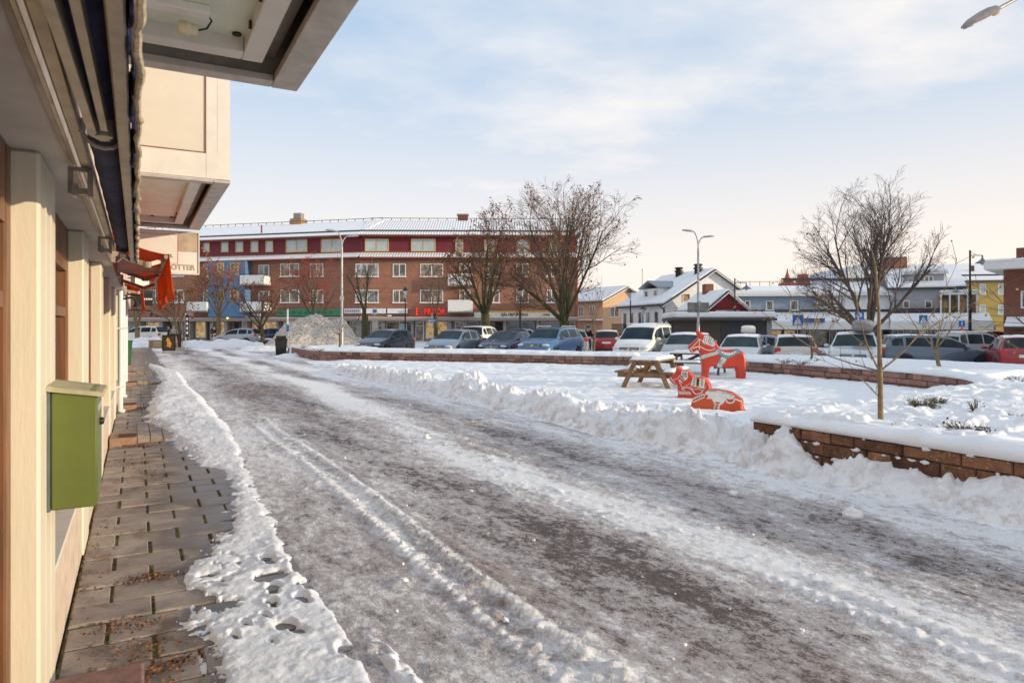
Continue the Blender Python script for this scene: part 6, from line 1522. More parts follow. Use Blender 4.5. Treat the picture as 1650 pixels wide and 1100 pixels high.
# ---------------------------------------------------------------- trees
BARK = mat('bark', (.13, .095, .065), .9, var=.4, scale=14, bump=.5, bscale=50); BARKM = mat('mossy_bark', (.085, .075, .035), .92, var=.45, scale=8, bump=.5, bscale=40)
TWIG = mat('twig', (.15, .095, .065), .85, var=.3, scale=10); TWIGP = mat('purple_twig', (.115, .085, .08), .85, var=.3, scale=10); BARKY = mat('ochre_bark', (.24, .165, .085), .8, var=.35, scale=12, bump=.3, bscale=50)
LEAFB = mat('dry_leaf', (.24, .095, .035), .8, var=.4, scale=30); LEAFO = mat('copper_leaf', (.30, .115, .03), .8, var=.4); BERRY = mat('rowan_berry', (.33, .035, .015), .5, var=.25); LEAFY = mat('yellow_leaf', (.45, .30, .05), .7, var=.3)
class Tree:
    def __init__(s, seed): s.R = random.Random(seed); s.tr = MB(); s.tw = MB(); s.lf = MB(); s.tips = []; s.n = 0
    def limb(s, p, d, L, r, lev, P):
        R = s.R; n = max(2, int(L/P['seg'])) if lev < 2 else 3; pts = [p]; rad = [r]; dirs = [d]; q = p; e = d
        for k in range(n):
            e = (e+Vector((R.gauss(0, 1), R.gauss(0, 1), R.gauss(0, 1)))*P['wob']+Vector((0, 0, P['up'][min(lev, len(P['up'])-1)]))).normalized()
            q = q+e*L/n; pts.append(q); rad.append(max(P['rmin'], r*(1-.62*(k+1)/n))); dirs.append(e)
        m = s.tr if lev <= 1 else s.tw
        m.tube(pts, rad, 9 if lev == 0 else 6 if lev == 1 else 4 if lev == 2 else 3, caps=lev < 2)
        s.n += 1
        if lev >= P['lev']:
            s.tips.append((pts[-1], e)); s.tips.append((pts[-2], e)); return
        nc = P['kids'][min(lev, len(P['kids'])-1)]
        for c in range(nc):
            f = P['from'][min(lev, len(P['from'])-1)]; t_ = f+(1-f)*((c+R.random()*.9)/nc); t_ = min(.99, t_)
            k = min(n-1, int(t_*n)); u = t_*n-k; b = pts[k].lerp(pts[k+1], u); dd = dirs[k+1]
            ax = dd.orthogonal().normalized(); ax.rotate(Matrix.Rotation(R.random()*6.283, 3, dd))
            an = math.radians(R.uniform(*P['ang'][min(lev, len(P['ang'])-1)])); nd = dd.copy(); nd.rotate(Matrix.Rotation(an, 3, ax))
            s.limb(b, nd, L*R.uniform(*P['len'][min(lev, len(P['len'])-1)])*(1.15-.45*t_ if lev else 1), max(P['rmin'], rad[k]*(.62 if lev == 0 else .55)), lev+1, P)
        if lev > 0: s.tips.append((pts[-1], e))
    def leaf(s, p, r, cur):
        R = s.R; a = Vector((R.gauss(0, 1), R.gauss(0, 1), R.gauss(0, 1)-.3)).normalized(); b = a.orthogonal().normalized(); b.rotate(Matrix.Rotation(R.random()*6.28, 3, a))
        s.lf.cur = cur; s.lf.add([p, p+a*r*.5+b*r*.35, p+a*r, p+a*r*.5-b*r*.35], [(0, 1, 2, 3)])
    def done(s, name, loc, label, cat, trunk, twig, leaves=None, lname='leaves', group='trees', roty=0):
        o = thing(name, loc, roty, label, cat, group)
        s.tr.build('trunk', trunk, o, smooth=True, sharp=80)
        if s.tw.f: s.tw.build('crown', twig, o)
        if s.lf.f:
            l_ = s.lf.build(lname, leaves, o)
            if lname == 'berries': l_['kind'] = 'stuff'
        return o
def big_tree(px, Y, H, label, seed, trunk, twig, lean=(0, 0), nleaf=500, lsize=.12, stem=2.0, r=.32, forks=6, spread=(18, 48), name='bare_tree', lev=4, loc=None, mats=None, berry=0, seg=.8, wob=.10, kids=(5, 6, 5, 4), ln=None, leafz=(0, 99), rmin=.010, up=(.03, .05, .03, .02, 0), ang=((20, 45), (22, 50), (25, 55), (25, 60)), group='bare trees round the square', lk=1.0, cr=None):
    T = Tree(seed); R = T.R; loc = loc or at(px, Y, .0)
    P = dict(seg=seg, wob=wob, up=up, rmin=rmin, lev=lev, kids=kids, **{'from': (.35, .3, .2, .2)}, ang=ang, len=ln or ((.5, .75), (.42, .65), (.4, .65), (.4, .7)))
    base = Vector((0, 0, -.3)); top = Vector((lean[0]*stem, lean[1]*stem, stem))
    T.tr.tube([base, base+Vector((0, 0, .35)), base.lerp(top, .5)+Vector((.03, 0, 0)), top], [r*1.5, r*1.12, r*.98, r*.95], 10)
    for k in range(forks):
        a = 6.283*k/forks+R.random()*.7; an = math.radians(R.uniform(*spread)) if k else math.radians(6)
        d = Vector((math.sin(an)*math.cos(a)+lean[0]*.4, math.sin(an)*math.sin(a), math.cos(an))).normalized()
        Lf = (H-stem)*R.uniform(.58, .80)*lk
        if cr:      # reach of the limb inside an egg-shaped crown
            cz, rz = cr[1], H-cr[1]; o_ = top-Vector((0, 0, cz)); A = (d.x**2+d.y**2)/cr[0]**2+d.z**2/rz**2; Bq = o_.z*d.z/rz**2; Cq = o_.z**2/rz**2-1
            Lf = (-Bq+math.sqrt(max(.01, Bq*Bq-A*Cq)))/A*R.uniform(.66, .80)
        T.limb(top-Vector((0, 0, R.random()*.35*min(1, stem))), d, Lf, r*R.uniform(.28, .46), 1, P)
    tips = [t_ for t_ in T.tips if leafz[0] < t_[0].z < leafz[1]] or T.tips
    for k in range(nleaf):
        p, e = R.choice(tips); T.leaf(p+Vector((R.gauss(0, .12), R.gauss(0, .12), R.gauss(0, .12))), lsize*R.uniform(.6, 1.3), R.choice((0, 0, 1)))
    if berry:
        for k in range(berry):
            p, e = R.choice(T.tips)
            for q in range(5):
                c = p+Vector((R.gauss(0, .10), R.gauss(0, .10), R.gauss(0, .08)-.06)); rr = R.uniform(.03, .05); T.lf.cur = 2
                T.lf.add([c+Vector((rr, 0, 0)), c+Vector((0, rr, 0)), c+Vector((-rr, 0, 0)), c+Vector((0, -rr, 0)), c+Vector((0, 0, rr)), c-Vector((0, 0, rr))], [(0, 1, 4), (1, 2, 4), (2, 3, 4), (3, 0, 4), (1, 0, 5), (2, 1, 5), (3, 2, 5), (0, 3, 5)])
    return T.done(name, loc, label, 'tree', trunk, twig, mats or [LEAFB, LEAFO, BERRY], 'leaves' if not berry else 'berries', group)
big_tree(908, 47, 11.9, 'large spreading tree with a mossy forked trunk at the right end of the brick block', 11, BARKM, TWIG, lean=(.05, 0), nleaf=1500, lsize=.17, stem=2.0, r=.38, forks=11, cr=(5.5, 6.4), spread=(14, 68), kids=(5, 7, 6, 5, 3), lev=5, rmin=.006, up=(.03, .045, .06, .05, .03), ang=((20, 45), (22, 48), (22, 48), (22, 48), (20, 50)), lk=.98)
big_tree(782, 52, 10.6, 'tall tree with clinging brown leaves in front of the brick block and its balconies', 23, BARKM, TWIG, nleaf=1700, lsize=.19, stem=2.6, r=.34, forks=8, cr=(3.7, 6.8), spread=(12, 58), kids=(5, 6, 6, 4, 3), lev=5, leafz=(4.5, 99), rmin=.006, up=(.03, .05, .06, .05, .02), ang=((20, 45), (22, 46), (20, 45), (20, 50), (20, 50)), lk=.95)
big_tree(1398, 41, 10.2, 'dark leafless tree with many fine upright twigs in front of the pale blue house', 131, BARK, TWIGP, lean=(.0, 0), nleaf=40, lsize=.16, stem=1.3, r=.34, forks=10, cr=(5.0, 5.4), spread=(8, 62), kids=(6, 7, 6, 4, 3), lev=5, rmin=.0055, up=(.03, .05, .07, .06, .04), ang=((20, 45), (18, 42), (20, 44), (20, 46), (20, 45)), lk=.92)
ROW = 'rowans and street trees in front of the brick block'
RM = [LEAFB, LEAFO, BERRY]
big_tree(506, 60, 9.0, 'rowan full of red berries rising behind the dirty snow heap', 41, BARK, TWIG, nleaf=150, stem=2.2, r=.2, forks=7, spread=(10, 34), kids=(5, 5, 4), lev=3, berry=330, name='rowan_tree', group=ROW, mats=RM)
big_tree(352, 61, 8.6, 'rowan with two pale stems and brown berries beside the person in black', 43, BARKY, TWIG, nleaf=900, lsize=.2, stem=2.6, r=.19, forks=8, spread=(12, 48), kids=(5, 5, 4), lev=3, berry=110, name='rowan_tree', group=ROW, mats=RM)
big_tree(421, 59, 6.8, 'low forked rowan with brown berries behind the silver hatchback', 47, BARKM, TWIG, nleaf=450, lsize=.17, stem=1.5, r=.22, forks=7, spread=(18, 50), kids=(4, 5, 4), lev=3, berry=70, name='rowan_tree', group=ROW, mats=RM)
big_tree(289, 64, 7.2, 'street tree with sunlit golden stems beside the advertising boards', 53, BARKY, TWIG, nleaf=900, lsize=.2, stem=1.0, r=.20, forks=6, spread=(10, 36), kids=(4, 5, 4), lev=3, name='street_tree', group=ROW, berry=40, mats=RM)
big_tree(221, 60, 6.5, 'golden-barked street tree half hidden by the shop front pipes', 59, BARKY, TWIG, nleaf=300, stem=1.4, r=.22, forks=5, spread=(12, 40), kids=(4, 4, 4), lev=3, name='street_tree', group=ROW, mats=RM)
big_tree(588, 55, 8.2, 'slim upright tree with a mossy trunk between the lamp post and the bus sign', 61, BARKM, TWIG, nleaf=60, stem=2.6, r=.26, forks=5, spread=(6, 24), kids=(4, 4, 3), lev=3, name='street_tree', group=ROW, mats=RM, rmin=.014)
big_tree(702, 58, 7.4, 'slim young tree in front of the red hairdresser sign', 67, BARKM, TWIG, nleaf=120, stem=2.6, r=.17, forks=5, spread=(6, 30), kids=(4, 4, 3), lev=3, name='street_tree', group=ROW, mats=RM, rmin=.014)
big_tree(838, 54, 6.2, 'thin dark tree stem by the blue windows of the brick block', 71, BARK, TWIG, nleaf=40, stem=2.8, r=.10, forks=4, spread=(6, 25), kids=(3, 3, 3), lev=3, name='street_tree', group=ROW, mats=RM, rmin=.012)
SAP = 'young saplings in the planters'
big_tree(548, 35.5, 2.1, 'small bare sapling with spreading branches in the planter before the snow heap', 73, BARK, TWIG, nleaf=0, stem=.75, r=.05, forks=6, spread=(35, 65), kids=(4, 3), lev=2, name='sapling', group=SAP, loc=at(547, 35.5, .55), seg=.3, wob=.08, rmin=.007)
big_tree(957, 29.5, 3.8, 'tall thin bare sapling between the man in blue jeans and the red hatchback', 79, TWIG, TWIG, nleaf=10, lsize=.07, stem=1.4, r=.045, forks=5, spread=(8, 40), kids=(4, 3), lev=2, name='sapling', group=SAP, loc=at(957, 29.6, .55), seg=.3, wob=.08, rmin=.006)
big_tree(1308, 22.3, 2.5, 'thin bare sapling with a few yellow leaves in front of the beige hatchback', 83, TWIG, TWIG, nleaf=50, lsize=.07, stem=.6, r=.035, forks=6, spread=(12, 50), kids=(4, 4), lev=2, name='sapling', group=SAP, loc=at(1307, 22.3, .55), seg=.3, wob=.1, rmin=.005, mats=[LEAFY, LEAFB, BERRY])
big_tree(1513, 18.5, 2.2, 'bent pale sapling in the right planter before the dark slate estate', 89, BARKY, TWIG, nleaf=20, lsize=.06, stem=.5, r=.05, forks=5, spread=(15, 55), kids=(4, 4), lev=2, name='sapling', group=SAP, loc=at(1513, 18.5, .55), seg=.3, wob=.1, rmin=.005, mats=[LEAFY, LEAFB, BERRY], lean=(-.2, 0))
big_tree(1690, 11.0, 2.6, 'bare sapling reaching in from the right edge of the picture', 97, BARK, TWIGP, nleaf=12, lsize=.06, stem=.7, r=.05, forks=7, spread=(15, 65), kids=(5, 5, 3), lev=3, name='sapling', group=SAP, loc=at(1700, 11.0, .55), seg=.3, wob=.1, rmin=.004, mats=[LEAFY, LEAFB, BERRY])
# young tree in the near planter: single leader with four long branches
T = Tree(101); R = T.R; q = lambda px, py, dy=0: Vector((((px-CX)/F*(7.9+dy)), 7.9+dy, zz(py, 7.9+dy)))-at(1419, 7.9, .55)
T.tr.tube([Vector((0, 0, -.1)), q(1419, 672), q(1418, 600), q(1417, 555), q(1416, 500), q(1411, 430), q(1404, 400)], [.036, .031, .028, .024, .017, .010, .004], 9)
for pts, r in (([(1418, 600), (1398, 560), (1384, 510), (1378, 470), (1360, 400)], .017), ([(1418, 598), (1370, 585), (1320, 568), (1270, 535), (1225, 500), (1190, 488)], .014), ([(1418, 598), (1450, 572), (1480, 540), (1530, 508), (1590, 478), (1625, 455)], .017), ([(1417, 640), (1390, 612), (1350, 590), (1310, 575)], .010), ([(1414, 470), (1432, 430), (1445, 380), (1452, 330)], .008), ([(1480, 540), (1512, 490), (1540, 430), (1542, 415)], .007), ([(1320, 568), (1290, 500), (1262, 455)], .006), ([(1398, 560), (1350, 520), (1330, 470)], .006), ([(1530, 508), (1570, 520), (1640, 560)], .005)):
    pp = [q(a, b, .12*k*R.uniform(-1, 1)) for k, (a, b) in enumerate(pts)]; r *= .66; T.tr.tube(pp, [max(.0022, r*(1-.8*k/(len(pp)-1))) for k in range(len(pp))], 6)
    for k in range(1, len(pp)):
        for z in range(3):
            b = pp[k-1].lerp(pp[k], R.random()); d = (pp[k]-pp[k-1]).normalized(); d = (d+Vector((R.gauss(0, .5), R.gauss(0, .5), R.gauss(.1, .4)))).normalized(); L_ = R.uniform(.08, .3)
            c = b+d*L_*.5+Vector((0, 0, .01)); T.tw.tube([b, c, b+d*L_+Vector((R.gauss(0, .02), 0, .03))], [.0035, .0026, .0018], 4)
            if R.random() < .62: T.leaf(b+d*L_, R.uniform(.03, .055), R.choice((0, 0, 1)))
T.done('young_tree', at(1419, 7.9, .55), 'young slender tree with a few yellow leaves in the snowy planter at the right', 'tree', BARKY, TWIG, [LEAFY, LEAFO], group='young saplings in the planters')
# ---------------------------------------------------------------- low shrubs poking through the snow
def shrub(px, py, h, w_, label, mt, n=60, leafr=.03, seed=0, z=.56, cap=False):
    Y = (EYE-z)*F/(py-HY); o = thing('shrub', at(px, Y, z), 0, label, 'shrub', 'shrubs in the snowy planter'); R = random.Random(seed); m = MB(); l = MB()
    for k in range(n):
        a = R.random()*6.28; d = Vector((math.cos(a)*R.uniform(.2, 1)*w_, math.sin(a)*R.uniform(.2, 1)*w_, h*R.uniform(.4, 1))); b = Vector((d.x*.25, d.y*.25, -.05)); e = b+d
        m.tube([b, b+d*.55+Vector((0, 0, h*.12)), e], [.005, .004, .002], 4)
        for j in range(4):
            p = b+d*R.uniform(.5, 1.05)+Vector((R.gauss(0, .02), R.gauss(0, .02), R.gauss(0, .015))); v1 = Vector((R.gauss(0, 1), R.gauss(0, 1), R.gauss(0, 1))).normalized(); v2 = v1.orthogonal().normalized(); r = leafr*R.uniform(.5, 1.2)
            l.add([p, p+v1*r*.5+v2*r*.3, p+v1*r, p+v1*r*.5-v2*r*.3], [(0, 1, 2, 3)])
    m.build('stem', TWIG, o); l.build('leaves', mt, o)
EVG = mat('evergreen_leaf', (.10, .11, .035), .6, var=.4); WINE = mat('wine_leaf', (.045, .02, .026), .7, var=.4)
shrub(1487, 655, .17, .20, 'small green shrub in the snow right of the young tree', EVG, 70, .035, 1)
shrub(1512, 650, .15, .13, 'second smaller green shrub close beside the first', EVG, 40, .03, 2)
shrub(1552, 700, .16, .22, 'largest dark wine-red shrub flattened by snow near the stone wall', WINE, 110, .03, 3)
shrub(1594, 703, .12, .12, 'dark low shrub just right of the flattened wine-red one', WINE, 40, .03, 4)
shrub(1573, 663, .22, .10, 'upright dark shrub with round seed heads behind the flattened one', WINE, 26, .03, 5)
shrub(1497, 690, .12, .10, 'sparse dark sprigs in the snow left of the flattened shrub', WINE, 12, .025, 6)
shrub(1444, 686, .08, .05, 'tiny dark sprig beside the young tree', WINE, 8, .025, 7)
shrub(1640, 672, .10, .10, 'faint sprig of twigs in the snow at the right edge', WINE, 12, .02, 8)
for k, (px, py) in enumerate(((490, 553.5), (513, 559), (1265, 577), (1290, 579), (1640, 608))):
    shrub(px, py+6, .16, .30, ('dark twigs in the planter snow before the dirty snow heap', 'low twigs in the planter snow left of the bare sapling', 'twigs in the snow right of the standing horse', 'twigs in the snow before the beige hatchback', 'low twigs far right in the planter snow')[k], WINE, 22, .04, 20+k, z=.58)
# ---------------------------------------------------------------- dirty heap of ploughed snow
m = MB(); n = 90; vs = []; hc = at(520, 51, 0)
for j in range(n+1):
    for i in range(n+1):
        x = -4.8+9.6*i/n; y = -3.6+7.2*j/n
        px_ = x/4.6
        prof = np.interp(x, [-4.6, -3.9, -2.6, -1.3, -.5, .4, 1.1, 1.7, 2.2, 3.0, 3.9, 4.6], [0, .35, 1.5, 2.35, 2.5, 2.15, 2.1, 2.0, 1.15, .75, .7, 0])
        e = max(0., 1-(abs(y)/3.4)**2.2); k1 = float(fbm(np.array(x*.9), np.array(y*.9), 201, 5, .62)); k2 = abs(float(fbm(np.array(x*2.6), np.array(y*2.6), 205, 4, .6)))
        z = prof*e**.8*(1+.35*k1)+(.55*k1+.55*k2)*min(1, prof*e)-.12
        vs.append((x, y, z))
m.add(vs, [(j*(n+1)+i, j*(n+1)+i+1, (j+1)*(n+1)+i+1, (j+1)*(n+1)+i) for j in range(n) for i in range(n)])
o = m.build('snow_heap', DSNOW, None, smooth=True); o.location = hc; tag(o, 'big dirty heap of ploughed snow in front of the green shop sign', 'snow heap')
# snow lumps lying on the street
for k, (px, py, r) in enumerate(((1373, 838, .085), (688, 708, .06), (718, 719, .05), (652, 942, .025), (1180, 800, .05), (1240, 795, .06), (640, 612, .12), (655, 620, .08), (1015, 718, .05), (1150, 772, .07))):
    Y = EYE*F/(py-HY); m = MB(); m.ball((0, 0, r*.35), r*.8, 16, 12, (1.35, .9, .8))
    m.v = [tuple(Vector(p)*(1+1.1*float(fbm(np.array(p[0]/r*1.5+k*7), np.array(p[1]/r*1.5+p[2]/r*1.3), 300+k, 4, .6)))) for p in m.v]
    o = m.build('snow_chunk', SNOW, None, smooth=True, sharp=35); o.location = at(px, Y, .012); o.rotation_euler.z = k*1.3
    tag(o, ('largest loose snow chunk, on the right of the street before the stone wall', 'snow chunk in mid street, left of a close pair', 'snow chunk in mid street, right of a close pair', 'tiny snow crumb on the near street right of the tyre track', 'snow chunk fallen at the foot of the heap, left of two', 'snow chunk fallen at the foot of the heap, right of two', 'bigger rounded snow ball on the far snow bank', 'smaller snow ball on the far snow bank', 'snow chunk at the foot of the middle snow bank', 'snow chunk rolled from the bank near the wall end')[k], 'snow chunk', 'snow chunks on the street')
# ---------------------------------------------------------------- lamps
GALV = mat('galvanised_steel', (.45, .45, .44), .45, .4, var=.15); LENS = mat('lamp_lens', (.55, .56, .55), .25, var=.1)
def lamp_head(o, loc, rot, tilt, L=.72, m1=None, lens=True):
    prof = [(-.5, .03, .02), (-.42, .10, .05), (-.2, .15, .085), (.1, .165, .10), (.35, .15, .095), (.47, .12, .08), (.5, .06, .05)]
    m = MB(); n = 12; vs = []
    for x, hw, hh in prof:
        for k in range(n):
            a = 2*math.pi*k/n; vs.append((x*L, hw*math.cos(a), max(-.25*hh, hh*math.sin(a))))
    m.add(vs, [(i*n+k, i*n+(k+1) % n, (i+1)*n+(k+1) % n, (i+1)*n+k) for i in range(len(prof)-1) for k in range(n)]+[tuple(range(n)), tuple((len(prof)-1)*n+k for k in range(n))])
    h = m.build('lamp_head', m1 or GALV, o, smooth=True, sharp=50); h.location = loc; h.rotation_euler = (0, tilt, rot)
    m = MB(); m.prism([(-.40*L, -.08), (-.46*L, 0), (-.40*L, .08), (.12*L, .13), (.12*L, -.13)], 'z', -.036, -.012); q_ = m.build('lens', LENS, h)
    return h
def double_lamp(loc, H, rot, label):
    o = thing('street_lamp', loc, rot, label, 'street lamp', 'double-headed street lamps')
    m = MB(); m.tube([(0, 0, -.4), (0, 0, 2.0), (0, 0, 2.05), (0, 0, H-1.2)], [.11, .10, .08, .065], 10); m.build('pole', GALV, o, smooth=True)
    for sg, dz in ((-1, .35), (1, 0)):
        m = MB(); pts = [(0, 0, H-1.22)]+[(sg*.45*(1-math.cos(a_)), 0, H-1.2+(.75+dz)*math.sin(a_)) for a_ in [math.pi/2*k/7 for k in range(8)]]; m.tube(pts, .04, 8); m.build('arm', GALV, o, smooth=True)
        lamp_head(o, (sg*.75, 0, H-.45+dz), 0 if sg < 0 else math.pi, .12)
    m = MB(); m.box(-.13, .13, -.13, -.09, 3.2, 3.5, .01); m.build('service_box', GALV, o)
    return o
double_lamp(at(551, 46, .2), 8.0, math.radians(8), 'tall double-headed steel street lamp in front of the brick block')
l2 = double_lamp(at(1125, 44, -.2), 8.1, math.radians(10), 'tall double-headed steel street lamp before the dark timber shed')
m = MB(); m.box(-.78, -.03, -.14, -.10, 2.75, 3.4); m.box(.05, .68, -.14, -.10, 2.75, 3.4); o = m.build('sign_back', mat('sign_back_grey', (.16, .17, .16), .6), l2)
# near luminaire with arm reaching in from the right
o = thing('street_lamp', at(1790, 11.6, .55), 0, 'grey cobra-head street lamp reaching in at the top right corner', 'street lamp')
bp = at(1790, 11.6, .55); tip = Vector(((1600-CX)/F*10.6, 10.6, zz(19, 10.6)))-bp; arm0 = Vector((0, 0, 7.3))
m = MB(); m.tube([(0, 0, -.2), (0, 0, 6.6), (-.05, -.02, 7.1), tuple(arm0*.98+tip*.02+Vector((0, 0, .1)))], [.09, .06, .055, .05], 10); m.build('pole', GALV, o, smooth=True)
m = MB(); m.tube([tuple(arm0*.98+tip*.02+Vector((0, 0, .1))), tuple(tip+(arm0-tip)*.5+Vector((0, 0, .12))), tuple(tip)], .028, 10); m.build('arm', mat('grey_brown_alu', (.30, .26, .24), .45, .3), o, smooth=True)
dv = tip-(tip+(arm0-tip)*.5+Vector((0, 0, .12))); dv.normalize()
h = lamp_head(o, tip+dv*.34, math.atan2(-dv.y, -dv.x), -math.asin(-dv.z)*1.0, .74, mat('grey_brown_alu', (.30, .26, .24), .45, .3))
m = MB(); m.lathe([(.05, .33), (.075, .36), (.075, .40), (.045, .43)], 12, axis='x'); m.build('collar', mat('painted_sun_collar', (.62, .45, .20), .4, .3), h, smooth=True)  # golden colour paints low sunlight onto the grey lamp's end
def arm_lamp(loc, H, arms, label, r=.06):
    o = thing('street_lamp', loc, 0, label, 'street lamp', 'black post lamps')
    m = MB(); m.tube([(0, 0, -.4), (0, 0, H*.62), (0, 0, H*.63), (0, 0, H)], [r*1.7, r*1.6, r, r], 10); m.build('pole', BLACK, o, smooth=True)
    for dx, z, s_ in arms:
        m = MB(); m.bar((0, 0, z), (dx, 0, z), .05); m.tube([(0, 0, z+.25), (dx*.5, 0, z+.05)], .015, 5); m.build('arm', BLACK, o)
        m = MB(); m.lathe([(.05*s_, z-.02), (.06*s_, z-.2*s_), (.14*s_, z-.32*s_), (.42*s_, z-.5*s_), (.43*s_, z-.54*s_), (.1*s_, z-.50*s_)], 14, (dx, 0, 0)); sh = m.build('lamp_shade', mat('lamp_grey', (.20, .21, .23), .4, .4), o, smooth=True)
        m = MB(); m.ball((dx, 0, z-.55*s_), .13*s_, 8, 6); m.build('bulb', LENS, sh, smooth=True)
    return o
arm_lamp(at(1563, 47, -.2), 7.1, [(.85, 6.75, 1.0), (-.98, 4.6, .7)], 'tall black lamp post with a shade on its right arm before the yellow house')
arm_lamp(at(1184, 53, 0), 5.4, [(.9, 5.05, .9)], 'black lamp post with one bell shade beside the red cottage', .05)
def lantern(loc, H, label, s_=1.0):
    o = thing('street_lamp', loc, 0, label, 'street lamp', 'black lantern lamps')
    m = MB(); m.tube([(0, 0, -.4), (0, 0, 1.0), (0, 0, H-.7)], [.09, .055, .045], 8); m.build('pole', BLACK, o, smooth=True)
    m = MB(); m.lathe([(.06, H-.7), (.08, H-.62), (.30*s_, H-.12)], 8); m.build('glass', LENS, o)
    m = MB(); m.lathe([(.34*s_, H-.12), (.36*s_, H-.08), (.1, H+.08), (.02, H+.2)], 10); m.build('cap', BLACK, o, smooth=True)
lantern(at(1016, 55, -.1), 4.6, 'black lantern lamp beside the apricot house, taller of two', 1.4)
lantern(at(1036, 64, -.1), 3.5, 'black lantern lamp in front of the white house balcony, smaller of two', 1.1)
for px, Y, H, lb in ((653, 54, 4.6, 'thin black post lamp before the white shop signs'), (838.5, 50, 4.4, 'thin black post lamp before the cream grocery sign')):
    lantern(at(px, Y, 0), H, lb, .6)
o = thing('flag_pole', at(1035, 84, 0), 0, 'thin pale pole rising beside the apricot house roof', 'pole'); m = MB(); m.tube([(0, 0, 0), (0, 0, 8.6)], [.07, .05], 6); m.build('mast', GALV, o); m = MB(); m.ball((0, 0, 8.65), .1); m.build('knob', GALV, o)
# ---------------------------------------------------------------- signs
SBLUE = mat('sign_blue', (.02, .15, .42), .4); SWHT = mat('sign_face_white', (.78, .78, .78), .4); SYEL = mat('sign_yellow', (.75, .42, .02), .4); SRED = mat('sign_red', (.60, .04, .02), .4)
def post_sign(loc, H, label, rot=0, r=.03):
    o = thing('road_sign', loc, rot, label, 'sign'); m = MB(); m.tube([(0, 0, -.4), (0, 0, H)], r, 8); m.build('post', GALV, o, smooth=True); return o
def plate(o, z0, z1, w_, mt, nm='sign_plate', x=0, y=-.05):
    m = MB(); m.box(x-w_/2, x+w_/2, y-.01, y+.01, z0, z1, .004); return m.build(nm, mt, o)
o = post_sign(at(1384, 37, -.3), 2.76, 'blue parking sign with P above a white wheelchair symbol'); z = 2.76
p = plate(o, z-.55, z-.02, .50, SBLUE); text('P', .50, SWHT, 'lettering', p, (0, -.065, z-.285), sh=.012, depth=.003)
p = plate(o, z-1.06, z-.57, .50, SBLUE); m = MB(); yy = -.064
m.prism([(.045*math.cos(a)-.06, z-.655+.045*math.sin(a)) for a in [k*.6283 for k in range(10)]], 'y', yy, yy+.004)
m.tube([(-.05, yy, z-.71), (-.03, yy, z-.84), (.06, yy, z-.84), (.11, yy, z-.95), (.15, yy, z-.94)], .018, 6); m.bar((-.04, yy, z-.76), (.06, yy, z-.765), .03)
m.tube([(.09*math.cos(a)-.02, yy, z-.91+.09*math.sin(a)) for a in [2.2+k*.45 for k in range(9)]], .016, 6); m.build('symbol', SWHT, p)
def crossing(px, Y, z, w_, label):
    o = post_sign(at(px, Y, -.3), z+.3, label); p = plate(o, z+.3-w_, z+.3, w_, SBLUE); m = MB(); b = z+.3-w_; y = -.066
    m.prism([(-w_*.40, b+w_*.08), (w_*.40, b+w_*.08), (0, b+w_*.88)], 'y', y, y+.003); m.build('triangle', SWHT, p)
    m = MB(); m.prism([(.05*w_*math.cos(a)+.02*w_, b+w_*.62+.05*w_*math.sin(a)) for a in [k*.785 for k in range(8)]], 'y', y-.004, y-.001); m.bar((0, y-.003, b+w_*.56), (0, y-.003, b+w_*.36), .10*w_, .004); m.bar((0, y-.003, b+w_*.36), (-.14*w_, y-.003, b+w_*.14), .06*w_, .004); m.bar((0, y-.003, b+w_*.36), (.14*w_, y-.003, b+w_*.14), .06*w_, .004); m.build('symbol', TXB, p)
crossing(1285, 44, 2.4, .68, 'blue pedestrian crossing sign in front of the pale blue house canopy')
crossing(1487, 45, 2.4, .55, 'blue pedestrian crossing sign in front of the grey shop house')
o = post_sign(at(1549, 45, -.3), 2.35, 'blue information sign above a yellow and red warning triangle'); z = 2.35
p = plate(o, z-.42, z, .40, SBLUE); text('i', .40, SWHT, 'lettering', p, (0, -.065, z-.21), sh=.012, depth=.003)
m = MB(); m.prism([(-.34, z-1.0), (.34, z-1.0), (0, z-.43)], 'y', -.062, -.045); p = m.build('warning_triangle', SRED, o); m = MB(); m.prism([(-.23, z-.94), (.23, z-.94), (0, z-.56)], 'y', -.066, -.0625); m.build('triangle_field', SYEL, p)
m = MB(); m.bar((0, -.068, z-.68), (0, -.068, z-.84), .05, .003); m.box(-.025, .025, -.07, -.067, z-.91, z-.87); m.build('symbol', TXB, p); plate(o, z-1.16, z-1.03, .6, SYEL)
o = post_sign(at(696, 46, 0), 2.5, 'small blue direction sign with a white arrow in front of the hairdresser'); m = MB(); zc_ = 2.05
m.prism([(-.30, zc_), (-.22, zc_+.11), (.28, zc_+.11), (.28, zc_-.11), (-.22, zc_-.11)], 'y', -.06, -.04); p = m.build('sign_plate', SBLUE, o); m = MB(); m.prism([(-.24, zc_), (-.14, zc_+.07), (-.14, zc_-.07)], 'y', -.064, -.061)
for k in range(5): m.box(-.10+k*.065, -.055+k*.065, -.064, -.061, zc_-.03, zc_+.03)
m.build('lettering', SWHT, p)
o = post_sign(at(604, 52, 0), 3.1, 'white bus stop flag with a blue bus symbol'); p = plate(o, 2.6, 3.05, .40, SWHT, 'flag'); m = MB(); m.box(-.14, .14, -.066, -.061, 2.73, 2.93, .002); m.box(-.10, -.05, -.066, -.061, 2.68, 2.73); m.box(.05, .10, -.066, -.061, 2.68, 2.73); m.build('symbol', SBLUE, p); plate(o, 1.2, 2.2, .42, GREY, 'timetable')
o = post_sign(at(464, 42, 0), 2.75, 'thin steel post with a small blue plate beside the trash bin'); plate(o, 1.35, 1.75, .18, SBLUE); plate(o, 1.8, 2.7, .10, SWHT)
